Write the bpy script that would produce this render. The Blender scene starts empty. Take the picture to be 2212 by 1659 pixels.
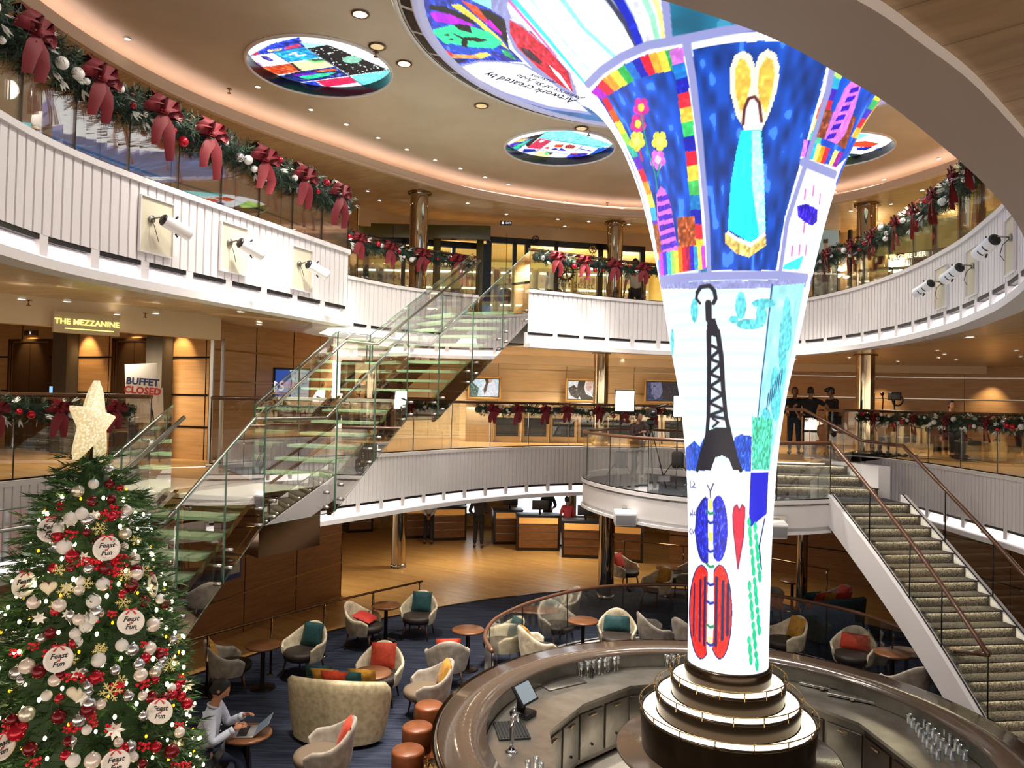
import bpy, bmesh, math, random
import numpy as np
from mathutils import Vector, Matrix
PI = math.pi
rnd = random.Random(7)
C = bpy.context.scene.collection
scene = bpy.context.scene
# ---------------------------------------------------------------- camera
F = 1650.0; PITCH = math.atan(34.5/F); ROLL = .022; EYE = 4.65
_f = Vector((0, math.cos(PITCH), math.sin(PITCH))); _u = Vector((0, -math.sin(PITCH), math.cos(PITCH))); _r = Vector((1, 0, 0))
CR = math.cos(ROLL)*_r + math.sin(ROLL)*_u; CU = -math.sin(ROLL)*_r + math.cos(ROLL)*_u
cd = bpy.data.cameras.new('camera'); cam = bpy.data.objects.new('camera', cd); C.objects.link(cam)
cd.sensor_width = 36; cd.lens = F/2212*36; cd.clip_start = .05; cd.clip_end = 200
cam.matrix_world = Matrix(((CR.x, CU.x, -_f.x, 0), (CR.y, CU.y, -_f.y, 0), (CR.z, CU.z, -_f.z, EYE), (0, 0, 0, 1)))
scene.camera = cam
# ---------------------------------------------------------------- world, exposure
scene.view_settings.view_transform = 'Standard'; scene.view_settings.look = 'None'
scene.view_settings.gamma = 1; scene.view_settings.use_curve_mapping = False
scene.view_settings.exposure = 0.85
w = bpy.data.worlds.new('world'); scene.world = w; w.use_nodes = True
w.node_tree.nodes['Background'].inputs[0].default_value = (1, .86, .70, 1)
w.node_tree.nodes['Background'].inputs[1].default_value = 2.0
def lamp(kind, loc, power, color=(1, .8, .58), size=.2, target=None, angle=120, blend=.9, parent=None, size_y=None):
    ld = bpy.data.lights.new('light', kind); ld.energy = power; ld.color = color
    o = bpy.data.objects.new('light', ld); C.objects.link(o); o.location = loc
    if kind == 'SPOT': ld.spot_size = math.radians(angle); ld.spot_blend = blend; ld.shadow_soft_size = size
    if kind == 'POINT': ld.shadow_soft_size = size
    if kind == 'AREA':
        ld.size = size
        if size_y: ld.shape = 'RECTANGLE'; ld.size_y = size_y
    if target is not None:
        o.rotation_euler = (Vector(target)-Vector(loc)).to_track_quat('-Z', 'Y').to_euler()
    return o
WARM = (1, .87, .68); NEUT = (1, .90, .78); PINK = (1, .80, .72)
# downlights of the levels: (x, y, z of the ceiling, power)
for (x, y, z, p) in [(-6.5, 12.5, 5.6, 60), (-6.6, 8.5, 5.9, 45), (-3.9, 17.5, 5.6, 90), (-1, 20.5, 5.7, 110), (2.2, 21.3, 5.7, 110), (5.5, 20.8, 5.7, 80),
                     (9, 19.2, 5.7, 60), (10.5, 15, 5.7, 60),
                     (-4.2, 18.5, 2.25, 70), (-1.5, 21.5, 2.25, 100), (1.5, 22.5, 2.25, 90), (4, 20, 2.25, 45), (6, 18.5, 2.25, 30),
                     (-6.2, 14.2, 8.75, 60), (-3.6, 18.2, 8.75, 80), (0, 20.3, 8.75, 90), (4.2, 21, 8.75, 90), (8.4, 18, 8.75, 80), (9.2, 12.8, 8.75, 60), (-6.8, 9, 8.75, 50)]:
    lamp('SPOT', (x, y, z), p*(3.3 if z > 3 else 1.9), WARM, .25, (x, y, 0), 150, .8)
# unseen lamps below the atrium ceiling, added to brighten the lounge and fascias
for (x, y, p, tx, ty) in [(-2.3, 8.3, 260, -1.6, 10.2), (-1.2, 11.9, 260, -1.6, 12.2), (1.2, 14.6, 260, 1.5, 13.8), (4.0, 14.6, 260, 4.6, 14), (6.3, 11.2, 240, 6.0, 11.5), (-1.5, 6.2, 240, .2, 8.2), (5.2, 6.0, 200, 3.8, 8.2), (.2, 13.6, 200, .2, 13.2), (-2.9, 12.2, 200, -3.2, 12.6)]:
    bx, by = x+(1.6-x)*.16*(1 if y > 7 else 0), y-(1.5 if y > 13 else .5 if y > 11 else 0); lamp('SPOT', (bx, by, 9.1), p*.58, NEUT, .15, (bx, by, 0), 150, .7); lamp('SPOT', (x+.2, y, 9.1), p*4.2, NEUT, .12, (tx, ty, 0), 62, .7)
for (x, y) in [(8.3, 23.3), (11.4, 23.15), (14.2, 22.45)]: lamp('SPOT', (x, y, 5.62), 60, (1, .80, .52), .05, (x, y+.35, 4.1), 88, 1)
for (x, y, tx, ty) in [(-1.8, 11.2, -1.6, 17), (.6, 12.6, .8, 19), (5.6, 11.6, 8.6, 15), (-2.0, 7.6, -6.2, 9.5)]: lamp('SPOT', (x, y, 9.15), 270, NEUT, .2, (tx, ty, 2.9), 40, 1)  # narrow lamps added to brighten the middle-deck fascias, no fittings there
# ---------------------------------------------------------------- helpers
def P(x, y, z=None, D=None):
    d = _f + CR*((x-1106)/F) + CU*((829.5-y)/F)
    t = (z-EYE)/d.z if z is not None else D/d.y
    return Vector((0, 0, EYE)) + d*t
def PJ(q):
    q = Vector(q)-Vector((0, 0, EYE)); ww = q.dot(_f)
    return 1106+F*q.dot(CR)/ww, 829.5-F*q.dot(CU)/ww
def lin(h):
    if isinstance(h, str):
        h = h.lstrip('#'); c = [int(h[i:i+2], 16)/255 for i in (0, 2, 4)]
    else: c = h
    return tuple((v/12.92 if v <= .04045 else ((v+.055)/1.055)**2.4) for v in c)
MATS = {}
def mat(name, col, rough=.5, metal=0, emit=None, estr=1, noise=None, bump=None, spec=.5, coat=0, sheen=0, sample=True):
    """noise=(scale, darker colour, (sx,sy,sz) stretch)"""
    if name in MATS: return MATS[name]
    m = bpy.data.materials.new(name); m.use_nodes = True; nt = m.node_tree; b = nt.nodes['Principled BSDF']
    c = lin(col)
    b.inputs['Base Color'].default_value = (*c, 1); b.inputs['Roughness'].default_value = rough
    b.inputs['Metallic'].default_value = metal; b.inputs['Specular IOR Level'].default_value = spec
    b.inputs['Coat Weight'].default_value = coat; b.inputs['Sheen Weight'].default_value = sheen
    if emit:
        b.inputs['Emission Color'].default_value = (*lin(emit), 1); b.inputs['Emission Strength'].default_value = estr
        if not sample: m.cycles.emission_sampling = 'NONE'
    tc = None
    if noise or bump:
        tc = nt.nodes.new('ShaderNodeTexCoord'); mp = nt.nodes.new('ShaderNodeMapping'); nt.links.new(tc.outputs['Object'], mp.inputs[0])
    if noise:
        if len(noise) > 2: mp.inputs['Scale'].default_value = noise[2]
        n = nt.nodes.new('ShaderNodeTexNoise'); n.inputs['Scale'].default_value = noise[0]; n.inputs['Detail'].default_value = 4
        nt.links.new(mp.outputs[0], n.inputs['Vector'])
        r = nt.nodes.new('ShaderNodeValToRGB'); r.color_ramp.elements[0].position = .35; r.color_ramp.elements[1].position = .65
        r.color_ramp.elements[0].color = (*lin(noise[1]), 1); r.color_ramp.elements[1].color = (*c, 1)
        nt.links.new(n.outputs['Fac'], r.inputs[0]); nt.links.new(r.outputs[0], b.inputs['Base Color'])
    if bump:
        n2 = nt.nodes.new('ShaderNodeTexNoise'); n2.inputs['Scale'].default_value = bump[0]; n2.inputs['Detail'].default_value = 3
        nt.links.new(mp.outputs[0], n2.inputs['Vector'])
        bp = nt.nodes.new('ShaderNodeBump'); bp.inputs['Strength'].default_value = bump[1]; bp.inputs['Distance'].default_value = bump[2] if len(bump) > 2 else .02
        nt.links.new(n2.outputs['Fac'], bp.inputs['Height']); nt.links.new(bp.outputs[0], b.inputs['Normal'])
    MATS[name] = m; return m
def glass(name, tint=(.955, .968, .96), refl=.06, rough=0.0):
    if name in MATS: return MATS[name]
    m = bpy.data.materials.new(name); m.use_nodes = True; nt = m.node_tree; nt.nodes.clear()
    o = nt.nodes.new('ShaderNodeOutputMaterial'); t = nt.nodes.new('ShaderNodeBsdfTransparent'); t.inputs[0].default_value = (*tint, 1)
    g = nt.nodes.new('ShaderNodeBsdfGlossy'); g.inputs['Roughness'].default_value = rough; g.inputs[0].default_value = (1, 1, 1, 1)
    lw = nt.nodes.new('ShaderNodeFresnel'); lw.inputs[0].default_value = 1.45
    ad = nt.nodes.new('ShaderNodeMath'); ad.operation = 'MULTIPLY_ADD'; ad.inputs[1].default_value = .5; ad.inputs[2].default_value = refl-.03
    nt.links.new(lw.outputs[0], ad.inputs[0])
    mx = nt.nodes.new('ShaderNodeMixShader'); nt.links.new(ad.outputs[0], mx.inputs[0]); nt.links.new(t.outputs[0], mx.inputs[1]); nt.links.new(g.outputs[0], mx.inputs[2])
    nt.links.new(mx.outputs[0], o.inputs[0]); MATS[name] = m; return m
def planks(name, c1, c2, scale, rot=0, rough=.35, length=1.4, width=.12, gap=None, object_coords=False):
    """wood boards: brick texture + stretched grain"""
    m = bpy.data.materials.new(name); m.use_nodes = True; nt = m.node_tree; b = nt.nodes['Principled BSDF']; L = nt.links.new
    tc = nt.nodes.new('ShaderNodeTexCoord'); mp = nt.nodes.new('ShaderNodeMapping'); mp.inputs['Rotation'].default_value = (0, 0, rot)
    L(tc.outputs['Object'], mp.inputs[0])
    br = nt.nodes.new('ShaderNodeTexBrick'); br.inputs['Scale'].default_value = 1; br.inputs['Brick Width'].default_value = length; br.inputs['Row Height'].default_value = width
    br.inputs['Mortar Size'].default_value = .003; br.inputs['Color1'].default_value = (*lin(c1), 1); br.inputs['Color2'].default_value = (*lin(c2), 1)
    br.inputs['Mortar'].default_value = (*lin(gap or c2), 1); L(mp.outputs[0], br.inputs['Vector'])
    mp2 = nt.nodes.new('ShaderNodeMapping'); mp2.inputs['Scale'].default_value = (1.2, 9, 1); L(mp.outputs[0], mp2.inputs[0])
    n = nt.nodes.new('ShaderNodeTexNoise'); n.inputs['Scale'].default_value = scale; n.inputs['Detail'].default_value = 5; L(mp2.outputs[0], n.inputs['Vector'])
    r = nt.nodes.new('ShaderNodeMapRange'); r.inputs[1].default_value = .3; r.inputs[2].default_value = .7; r.inputs[3].default_value = .80; r.inputs[4].default_value = 1.12; L(n.outputs['Fac'], r.inputs[0])
    mx = nt.nodes.new('ShaderNodeVectorMath'); mx.operation = 'SCALE'; L(br.outputs['Color'], mx.inputs[0]); L(r.outputs[0], mx.inputs['Scale'])
    L(mx.outputs[0], b.inputs['Base Color']); b.inputs['Roughness'].default_value = rough
    MATS[name] = m; return m
class MB:
    def __init__(s): s.v = []; s.f = []; s.m = []; s.sm = []; s.cur = 0; s.smooth = False
    def add(s, vs, fs, smooth=None):
        b = len(s.v); s.v += [tuple(v) for v in vs]
        for f in fs: s.f.append([b+i for i in f]); s.m.append(s.cur); s.sm.append(s.smooth if smooth is None else smooth)
        return s
    def box(s, c, d, rz=0, M=None):
        x, y, z = d[0]/2, d[1]/2, d[2]/2
        vs = [Vector((i*x, j*y, k*z)) for i in (-1, 1) for j in (-1, 1) for k in (-1, 1)]
        R = M if M is not None else Matrix.Rotation(rz, 3, 'Z')
        return s.add([R@v+Vector(c) for v in vs], [(0, 1, 3, 2), (4, 6, 7, 5), (0, 4, 5, 1), (2, 3, 7, 6), (0, 2, 6, 4), (1, 5, 7, 3)], False)
    def rbox(s, c, d, rz=0, r=.02, M=None):
        """bevelled box"""
        x, y, z = d[0]/2, d[1]/2, d[2]/2; r = min(r, x*.9, y*.9, z*.9)
        R = M if M is not None else Matrix.Rotation(rz, 3, 'Z'); bm = bmesh.new(); bmesh.ops.create_cube(bm, size=1)
        for v in bm.verts: v.co = Vector((v.co.x*2*x, v.co.y*2*y, v.co.z*2*z))
        bmesh.ops.bevel(bm, geom=bm.edges[:], offset=r, segments=3, profile=.5, affect='EDGES')
        bm.verts.index_update(); s.add([R@v.co+Vector(c) for v in bm.verts], [[v.index for v in f.verts] for f in bm.faces], True); bm.free(); return s
    def tube(s, pts, r, n=8, closed=False, caps=True, smooth=True):
        pts = [Vector(p) for p in pts]; N = len(pts); rs = r if isinstance(r, (list, tuple)) else [r]*N
        vs = []; up = None
        for i, p in enumerate(pts):
            a = pts[(i-1) % N] if (i > 0 or closed) else p; b = pts[(i+1) % N] if (i < N-1 or closed) else p
            t = (b-a); t = t.normalized() if t.length > 1e-9 else Vector((0, 0, 1))
            if up is None:
                up = Vector((0, 0, 1)) if abs(t.z) < .9 else Vector((1, 0, 0))
            x = up-t*up.dot(t)
            if x.length < 1e-5: x = t.orthogonal()
            x.normalize(); y = t.cross(x); up = x
            for k in range(n):
                a2 = 2*PI*k/n; vs.append(p+(x*math.cos(a2)+y*math.sin(a2))*rs[i])
        fs = []
        for i in range(N if closed else N-1):
            j = (i+1) % N
            for k in range(n): fs.append((i*n+k, i*n+(k+1) % n, j*n+(k+1) % n, j*n+k))
        if caps and not closed: fs.append(list(range(n))[::-1]); fs.append([(N-1)*n+k for k in range(n)])
        return s.add(vs, fs, smooth)
    def lathe(s, prof, c=(0, 0, 0), n=32, a0=0, a1=2*PI, smooth=True, M=None):
        full = abs(a1-a0-2*PI) < 1e-6; N = n if full else n+1; vs = []; c = Vector(c)
        for k in range(N):
            a = a0+(a1-a0)*k/n
            for r, z in prof:
                v = Vector((r*math.cos(a), r*math.sin(a), z)); vs.append((M@v if M else v)+c)
        m = len(prof); fs = []
        for k in range(n):
            k2 = (k+1) % N
            for i in range(m-1):
                q = [k*m+i, k2*m+i, k2*m+i+1, k*m+i+1]
                if prof[i][0] < 1e-6: q = [k*m+i, k2*m+i+1, k*m+i+1]
                elif prof[i+1][0] < 1e-6: q = [k*m+i, k2*m+i, k*m+i+1]
                fs.append(q)
        return s.add(vs, fs, smooth)
    def ball(s, c, r, n=12, sc=(1, 1, 1), M=None):
        prof = [(max(0, r*math.sin(PI*i/(n//2+2))), -r*math.cos(PI*i/(n//2+2))) for i in range(n//2+3)]
        prof[0] = (0, -r); prof[-1] = (0, r)
        S = Matrix.Diagonal(sc).to_3x3(); return s.lathe(prof, c, n, M=(M@S if M else S))
    def grid(s, P2, smooth=True):
        a = len(P2); b = len(P2[0])
        return s.add([q for row in P2 for q in row], [(i*b+j, i*b+j+1, (i+1)*b+j+1, (i+1)*b+j) for i in range(a-1) for j in range(b-1)], smooth)
    def prism(s, poly, z0, z1, smooth=False, holes=None):
        n = len(poly); vs = [(p[0], p[1], z0) for p in poly]+[(p[0], p[1], z1) for p in poly]
        return s.add(vs, [list(range(n))[::-1], [n+i for i in range(n)]]+[(i, (i+1) % n, n+(i+1) % n, n+i) for i in range(n)], smooth)
    def sweep(s, path, prof, closed=False, side=1, caps=True, smooth=False):
        """path: plan points; prof: closed loop of (offset to the left*side, z)"""
        nr = normals(path, closed); m = len(prof); vs = []
        for p, q in zip(path, nr):
            for o, z in prof: vs.append((p[0]+q[0]*o*side, p[1]+q[1]*o*side, (p[2] if len(p) > 2 else 0)+z))
        N = len(path); fs = []
        for i in range(N if closed else N-1):
            j = (i+1) % N
            for k in range(m): fs.append((i*m+k, i*m+(k+1) % m, j*m+(k+1) % m, j*m+k))
        if caps and not closed: fs.append(list(range(m))[::-1]); fs.append([(N-1)*m+k for k in range(m)])
        return s.add(vs, fs, smooth)
    def build(s, name, m, parent=None, world=False, link=True):
        me = bpy.data.meshes.new(name); vs = s.v
        if world and parent is not None:
            L = parent.location; vs = [(v[0]-L[0], v[1]-L[1], v[2]-L[2]) for v in vs]
        me.from_pydata(vs, [], s.f)
        for x in (m if isinstance(m, (list, tuple)) else [m]): me.materials.append(x)
        me.polygons.foreach_set('material_index', s.m); me.polygons.foreach_set('use_smooth', s.sm)
        me.update()
        o = bpy.data.objects.new(name, me); C.objects.link(o)
        if parent is not None: o.parent = parent
        return o
def normals(path, closed=False):
    N = len(path); out = []
    for i in range(N):
        a = path[(i-1) % N] if (i > 0 or closed) else path[i]; b = path[(i+1) % N] if (i < N-1 or closed) else path[i]
        dx, dy = b[0]-a[0], b[1]-a[1]; L = math.hypot(dx, dy) or 1; out.append((-dy/L, dx/L))
    return out
def cat(pts, step=.1, closed=False):
    """Catmull-Rom through the points, resampled at a step"""
    pts = [Vector(p if len(p) == 3 else (p[0], p[1], 0)) for p in pts]; N = len(pts); out = []
    for i in range(N if closed else N-1):
        if closed: p0, p1, p2, p3 = [pts[(i+k) % N] for k in (-1, 0, 1, 2)]
        else: p1, p2 = pts[i], pts[i+1]; p0 = pts[i-1] if i > 0 else p1*2-p2; p3 = pts[i+2] if i+2 < N else p2*2-p1
        n = max(2, int((p2-p1).length/step*4))
        for k in range(n):
            t = k/n; out.append(.5*((2*p1)+(p2-p0)*t+(2*p0-5*p1+4*p2-p3)*t*t+(3*p1-p0-3*p2+p3)*t**3))
    if not closed: out.append(pts[-1])
    return resample(out, step, closed)
def resample(path, step, closed=False):
    pts = [Vector(p) for p in path]
    if closed: pts.append(pts[0])
    cum = [0]
    for a, b in zip(pts, pts[1:]): cum.append(cum[-1]+(b-a).length)
    n = max(1, round(cum[-1]/step)); out = []; j = 0
    for k in range(n if closed else n+1):
        s = cum[-1]*k/n
        while j < len(cum)-2 and cum[j+1] < s: j += 1
        d = cum[j+1]-cum[j]; t = (s-cum[j])/d if d > 0 else 0; out.append(pts[j].lerp(pts[j+1], min(1, max(0, t))))
    return out
def off(path, d, closed=False):
    nr = normals(path, closed); return [Vector((p[0]+q[0]*d, p[1]+q[1]*d, p[2] if len(p) > 2 else 0)) for p, q in zip(path, nr)]
def length(path): return sum((b-a).length for a, b in zip(path, path[1:]))
def at(path, s):
    """point and tangent at length s"""
    for a, b in zip(path, path[1:]):
        L = (b-a).length
        if s <= L: return a.lerp(b, s/L if L else 0), (b-a).normalized()
        s -= L
    return path[-1].copy(), (path[-1]-path[-2]).normalized()
def tag(o, label=None, cat_=None, group=None, kind=None):
    if label: o['label'] = label
    if cat_: o['category'] = cat_
    if group: o['group'] = group
    if kind: o['kind'] = kind
    return o
def thing(name, label, cat_, loc=(0, 0, 0), rz=0, group=None):
    o = bpy.data.objects.new(name, None); C.objects.link(o); o.empty_display_size = .1
    o.location = loc; o.rotation_euler = (0, 0, rz); return tag(o, label, cat_, group)
def struct(name, mb, m, parent=None):
    o = mb.build(name, m, parent)
    if parent is None: o['kind'] = 'structure'
    return o
def dup(root, loc, rz=None, label=None, group=None, scale=None):
    r = root.copy(); C.objects.link(r); r.location = loc
    if rz is not None: r.rotation_euler = (0, 0, rz) if not isinstance(rz, (tuple, list)) else rz
    if label: r['label'] = label
    if group: r['group'] = group
    if scale: r.scale = (scale,)*3
    for ch in list(root.children):
        c = ch.copy(); C.objects.link(c); c.parent = r
        for g in ch.children:
            d = g.copy(); C.objects.link(d); d.parent = c
    return r
def text(name, s, size, m, M, parent=None, depth=.002, align='CENTER', font_shear=0, bold=0):
    cu = bpy.data.curves.new(name, 'FONT'); cu.body = s; cu.size = size; cu.align_x = align; cu.align_y = 'CENTER'
    cu.extrude = depth; cu.shear = font_shear; cu.offset = bold; cu.resolution_u = 2
    to = bpy.data.objects.new(name, cu); C.objects.link(to)
    dg = bpy.context.evaluated_depsgraph_get(); me = bpy.data.meshes.new_from_object(to.evaluated_get(dg))
    bpy.data.objects.remove(to); me.transform(M); me.materials.clear(); me.materials.append(m)
    o = bpy.data.objects.new(name, me); C.objects.link(o)
    if parent is not None: o.parent = parent
    return o
def frame(o, x, y, z=None):
    """matrix from axes"""
    x = Vector(x).normalized(); y = Vector(y).normalized(); z = x.cross(y)
    return Matrix(((x.x, y.x, z.x, o[0]), (x.y, y.y, z.y, o[1]), (x.z, y.z, z.z, o[2]), (0, 0, 0, 1)))
# ---------------------------------------------------------------- materials
white = mat('white_paint', '#dddadc', .45); cream = mat('cream_paint', '#c9b594', .5); whiteg = mat('white_gloss', '#e8e8ea', .3)
steel = mat('brushed_steel', '#9d9a94', .28, 1); chrome = mat('mirror_chrome', '#b9a78c', .06, 1); bronze = mat('bronze_mirror', '#7c6148', .10, 1)
black = mat('black_plastic', '#0d0d0f', .4); dark = mat('dark_metal', '#1b1715', .35, .6); railw = mat('brown_handrail', '#5e3c29', .32, coat=.3)
panelw = mat('wood_panel', '#b68c5c', .42, noise=(3, '#a57c4d', (.6, .6, 9)))
panelc = mat('cream_wood_panel', '#dcc69c', .42, noise=(3, '#cfb88b', (.6, .6, 8)))
panell = mat('lounge_wood_panel', '#94653a', .4, noise=(3, '#80552f', (.6, .6, 9)))
pane = glass('clear_glass'); gedge = mat('glass_edge_green', '#3f5f50', .2, 0)
ledw = mat('cool_led', '#ffffff', .5, emit='#fff0ec', estr=.8); ledp = mat('cove_led', '#ffffff', .5, emit='#ffdccc', estr=6)
warmled = mat('warm_led', '#ffffff', .5, emit='#fff0c8', estr=.95)
spotm = mat('lamp_lens', '#ffffff', .5, emit='#fff1d8', estr=9, sample=False)
ceilm = mat('ceiling_satin', '#d0c6b8', .4, noise=(1.2, '#c6bbab'))
soffm = planks('soffit_boards', '#cbb594', '#c2ab89', 2, .5, .25, 4, .28, '#a88f6a')
floorw = planks('floor_oak', '#bd9459', '#ab8147', 3, .55, .38, 1.3, .14, '#8f6a36')
carpet = mat('navy_carpet', '#3b4152', .95, noise=(26, '#20232f', (.06, 1.6, 1)), spec=.1)
# ================================================================ STRUCTURE
CC = Vector((1.3, 9.5, 0))                       # middle of the atrium in plan
Z2, Z3, S2, S3, ZC = 3.5, 6.42, 5.67, 8.9, 9.25   # floors of levels 2 and 3, soffit of level 3 edge, upper soffit, dome ceiling
CAP3 = 6.8
eA = cat([(-2.0, 1.5), (-3.2, 2.9), (-3.85, 4.6), (-4.05, 6.0), (-3.96, 7.0), (-3.58, 8.2), (-3.1, 9.5), (-2.46, 11.2)], .08)
eB = cat([(-3.25, 12.9), (-3.0, 13.5), (-2.62, 14.15), (-2.2, 14.72), (-1.65, 15.2), (-1.05, 15.6), (-.75, 15.75)], .08)
eC = cat([(.27, 14.75), (1.0, 15.15), (1.8, 15.6), (3.2, 16.2), (4.6, 16.2), (5.7, 15.4), (6.1, 13.9), (6.08, 11.9), (5.76, 10.0), (5.35, 8.6), (4.9, 7.4), (4.1, 5.8), (3.1, 4.4), (2.3, 3.44), (1.52, 2.63), (1.1, 2.25), (.62, 1.9), (-.3, 1.5), (-1.2, 1.3)], .08)
def ringstrip(path, z, outer, zo=None, closed=False):
    """flat deck from an edge path outwards"""
    m = MB(); vs = []
    for p in path:
        d = (Vector((p[0], p[1], 0))-CC); L = d.length; q = CC+d*((L+outer)/L); vs += [(p[0], p[1], z), (q.x, q.y, z if zo is None else zo)]
    n = len(path); m.add(vs, [(2*i, 2*((i+1) % n), 2*((i+1) % n)+1, 2*i+1) for i in range(n if closed else n-1)]); return m
def outw(path, d):
    r = []
    for p in path:
        v = Vector((p[0], p[1], 0))-CC; r.append(CC+v*((v.length+d)/v.length))
    return r
# level 3 soffit and floor
edge3 = [Vector((p[0], p[1], 0)) for p in eA]+[Vector((-2.75, 11.35, 0)), Vector((-3.3, 12.5, 0))]+eB+[Vector((-.3, 15.3, 0))]+eC
m = MB()
a = ringstrip(edge3, 5.69, 2.6, 5.95, True); m.add(a.v, a.f); a = ringstrip(outw(edge3, 2.6), 5.95, 12, None, True); m.add(a.v, a.f)
struct('ceiling', m, soffm)
m = MB(); a = ringstrip(edge3, Z3, 14, None, True); m.add(a.v, a.f); struct('floor', m, floorw)
# level 2
eL = cat([(-6.3, 5.0), (-6.35, 7.0), (-6.28, 8.6), (-5.95, 9.9), (-5.5, 11.2), (-5.42, 11.5)], .08)
eM = cat([(-4.75, 12.1), (-4.3, 12.7), (-3.6, 13.7), (-2.72, 15.0), (-1.9, 16.2), (-1.0, 17.3), (.53, 18.64), (1.92, 19.31), (3.3, 19.5), (4.4, 19.2), (4.75, 18.0), (4.85, 15.9)], .08)
eR = cat([(6.75, 15.5), (7.1, 17.2), (7.5, 18.0), (8.1, 18.0), (8.5, 17.0), (8.62, 15.5), (8.6, 14.0), (8.58, 12.8), (8.3, 11.0), (7.8, 9.0), (7.0, 6.8), (6.0, 5.0)], .08)
edge2 = eL+[Vector((-5.2, 11.75, 0))]+eM+eR+[Vector((4, 2, 0)), Vector((1.5, .7, 0)), Vector((-2, .6, 0)), Vector((-5, 2.2, 0))]
m = MB(); a = ringstrip(edge2, Z2, 12, None, True); m.add(a.v, a.f); struct('floor', m, floorw)
m = MB(); a = ringstrip(edge2, 2.32, 14, None, True); m.add(a.v, a.f); struct('ceiling', m, soffm)
# level 1 floor, carpet, bar deck
m = MB(); m.add([(-26, -2, 0), (26, -2, 0), (26, 40, 0), (-26, 40, 0)], [(0, 1, 2, 3)]); struct('floor', m, floorw)
BC = Vector((2.42, 8.4, 0))
cp = cat([(-6.3, 10.4), (-5.12, 12.66), (-3.46, 15.16), (-1.59, 16.98), (.05, 18.11), (2.36, 19.2), (3.7, 19.3), (5.0, 19.0), (6.3, 18.1), (7.6, 16.5), (9.5, 14.5)], .2)+[Vector((9.5, 2, 0)), Vector((-6.3, 2, 0))]
m = MB(); m.prism([(p.x, p.y) for p in cp], .004, .012); o = struct('floor', m, carpet); o['label'] = 'navy striped carpet'
m = MB(); m.sweep(cp[:-2], [(-.03, .012), (.03, .012), (.03, .022), (-.03, .022)]); struct('trim_1', m, bronze)
stooldeck = planks('stool_deck_boards', '#7c4526', '#683619', 3, .9, .35, 1.0, .1, '#3c1f10')
m = MB(); m.lathe([(2.9, .014), (4.0, .014), (4.0, .026), (2.9, .026)], BC, 64); struct('floor', m, stooldeck)
tile = mat('pale_stone_tile', '#c9c2b6', .35, noise=(3, '#b9b1a4'))
m = MB(); m.lathe([(0, .02), (2.7, .02)], BC, 48); struct('floor', m, tile)
# fascias
def ribbed(path, zt, zb, name, label=None, slots=True, flip=None, rib=.115):
    """white ribbed edge of a deck with cap, slots, light strip and lip"""
    mid = path[len(path)//2]; nr = normals(path)[len(path)//2]
    s = 1 if Vector((nr[0], nr[1])).dot(Vector((CC.x-mid[0], CC.y-mid[1]))) > 0 else -1
    L = length(path); n = int(L/rib); m = MB(); pts = []
    for k in range(n):
        for f, d in ((0, .022), (.8, .022), (.82, 0), (.98, 0)):
            p, t = at(path, (k+f)*L/n); nn = Vector((-t.y, t.x, 0))*s; pts.append(p+nn*d)
    zl = zb+.30
    for p, q in zip(pts, pts[1:]): m.add([(p.x, p.y, zl), (q.x, q.y, zl), (q.x, q.y, zt-.05), (p.x, p.y, zt-.05)], [(0, 1, 2, 3)])
    m.sweep(path, [(-.12, zt-.06), (.055, zt-.06), (.055, zt), (-.12, zt)], side=s)          # cap
    m.sweep(path, [(-.12, zb), (.13, zb), (.13, zb+.085), (-.02, zb+.085), (-.12, zb+.085)], side=s)   # lip
    m.sweep(path, [(-.12, zb+.085), (-.05, zb+.085), (-.05, zb+.30), (-.12, zb+.30)], side=s)
    o = struct(name, m, white)
    if label: o['label'] = label
    k = MB(); g = MB(); b = MB(); step = .62; ns = max(1, int(L/step))
    for i in range(ns):
        s0 = (i+.08)*L/ns; s1 = (i+.92)*L/ns; seg = [at(path, s0+(s1-s0)*j/6)[0] for j in range(7)]
        k.sweep(seg, [(-.05, zb+.255), (.012, zb+.255), (.012, zb+.30), (-.05, zb+.30)], side=s)
        seg = [at(path, s1+(L/ns*.16)*j/3)[0] for j in range(4)] if i < ns-1 else None
        if seg: b.sweep(seg, [(-.05, zb+.10), (.02, zb+.10), (.02, zb+.30), (-.05, zb+.30)], side=s)
    g.sweep(path, [(-.04, zb+.09), (.035, zb+.09), (-.035, zb+.235)], side=s)
    k.build('vent_slot', black, o); g.build('led_strip', ledw, o); b.build('bracket', white, o)
    return o
ribbed(eA, CAP3, S2, 'trim_2', 'white ribbed balcony front on the left, nearest the camera')
ribbed(eB, CAP3, S2, 'trim_3'); ribbed(eC, CAP3, S2, 'trim_4')
ribbed([Vector((-2.46, 11.2, 0)), Vector((-2.9, 11.45, 0)), Vector((-3.3, 12.4, 0)), Vector((-3.25, 12.9, 0))], CAP3, S2, 'trim_5')
ribbed(eL, Z2+.02, 2.3, 'trim_6'); ribbed(eM, Z2+.02, 2.3, 'trim_7'); ribbed(eR, Z2+.02, 2.3, 'trim_8')
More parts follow.
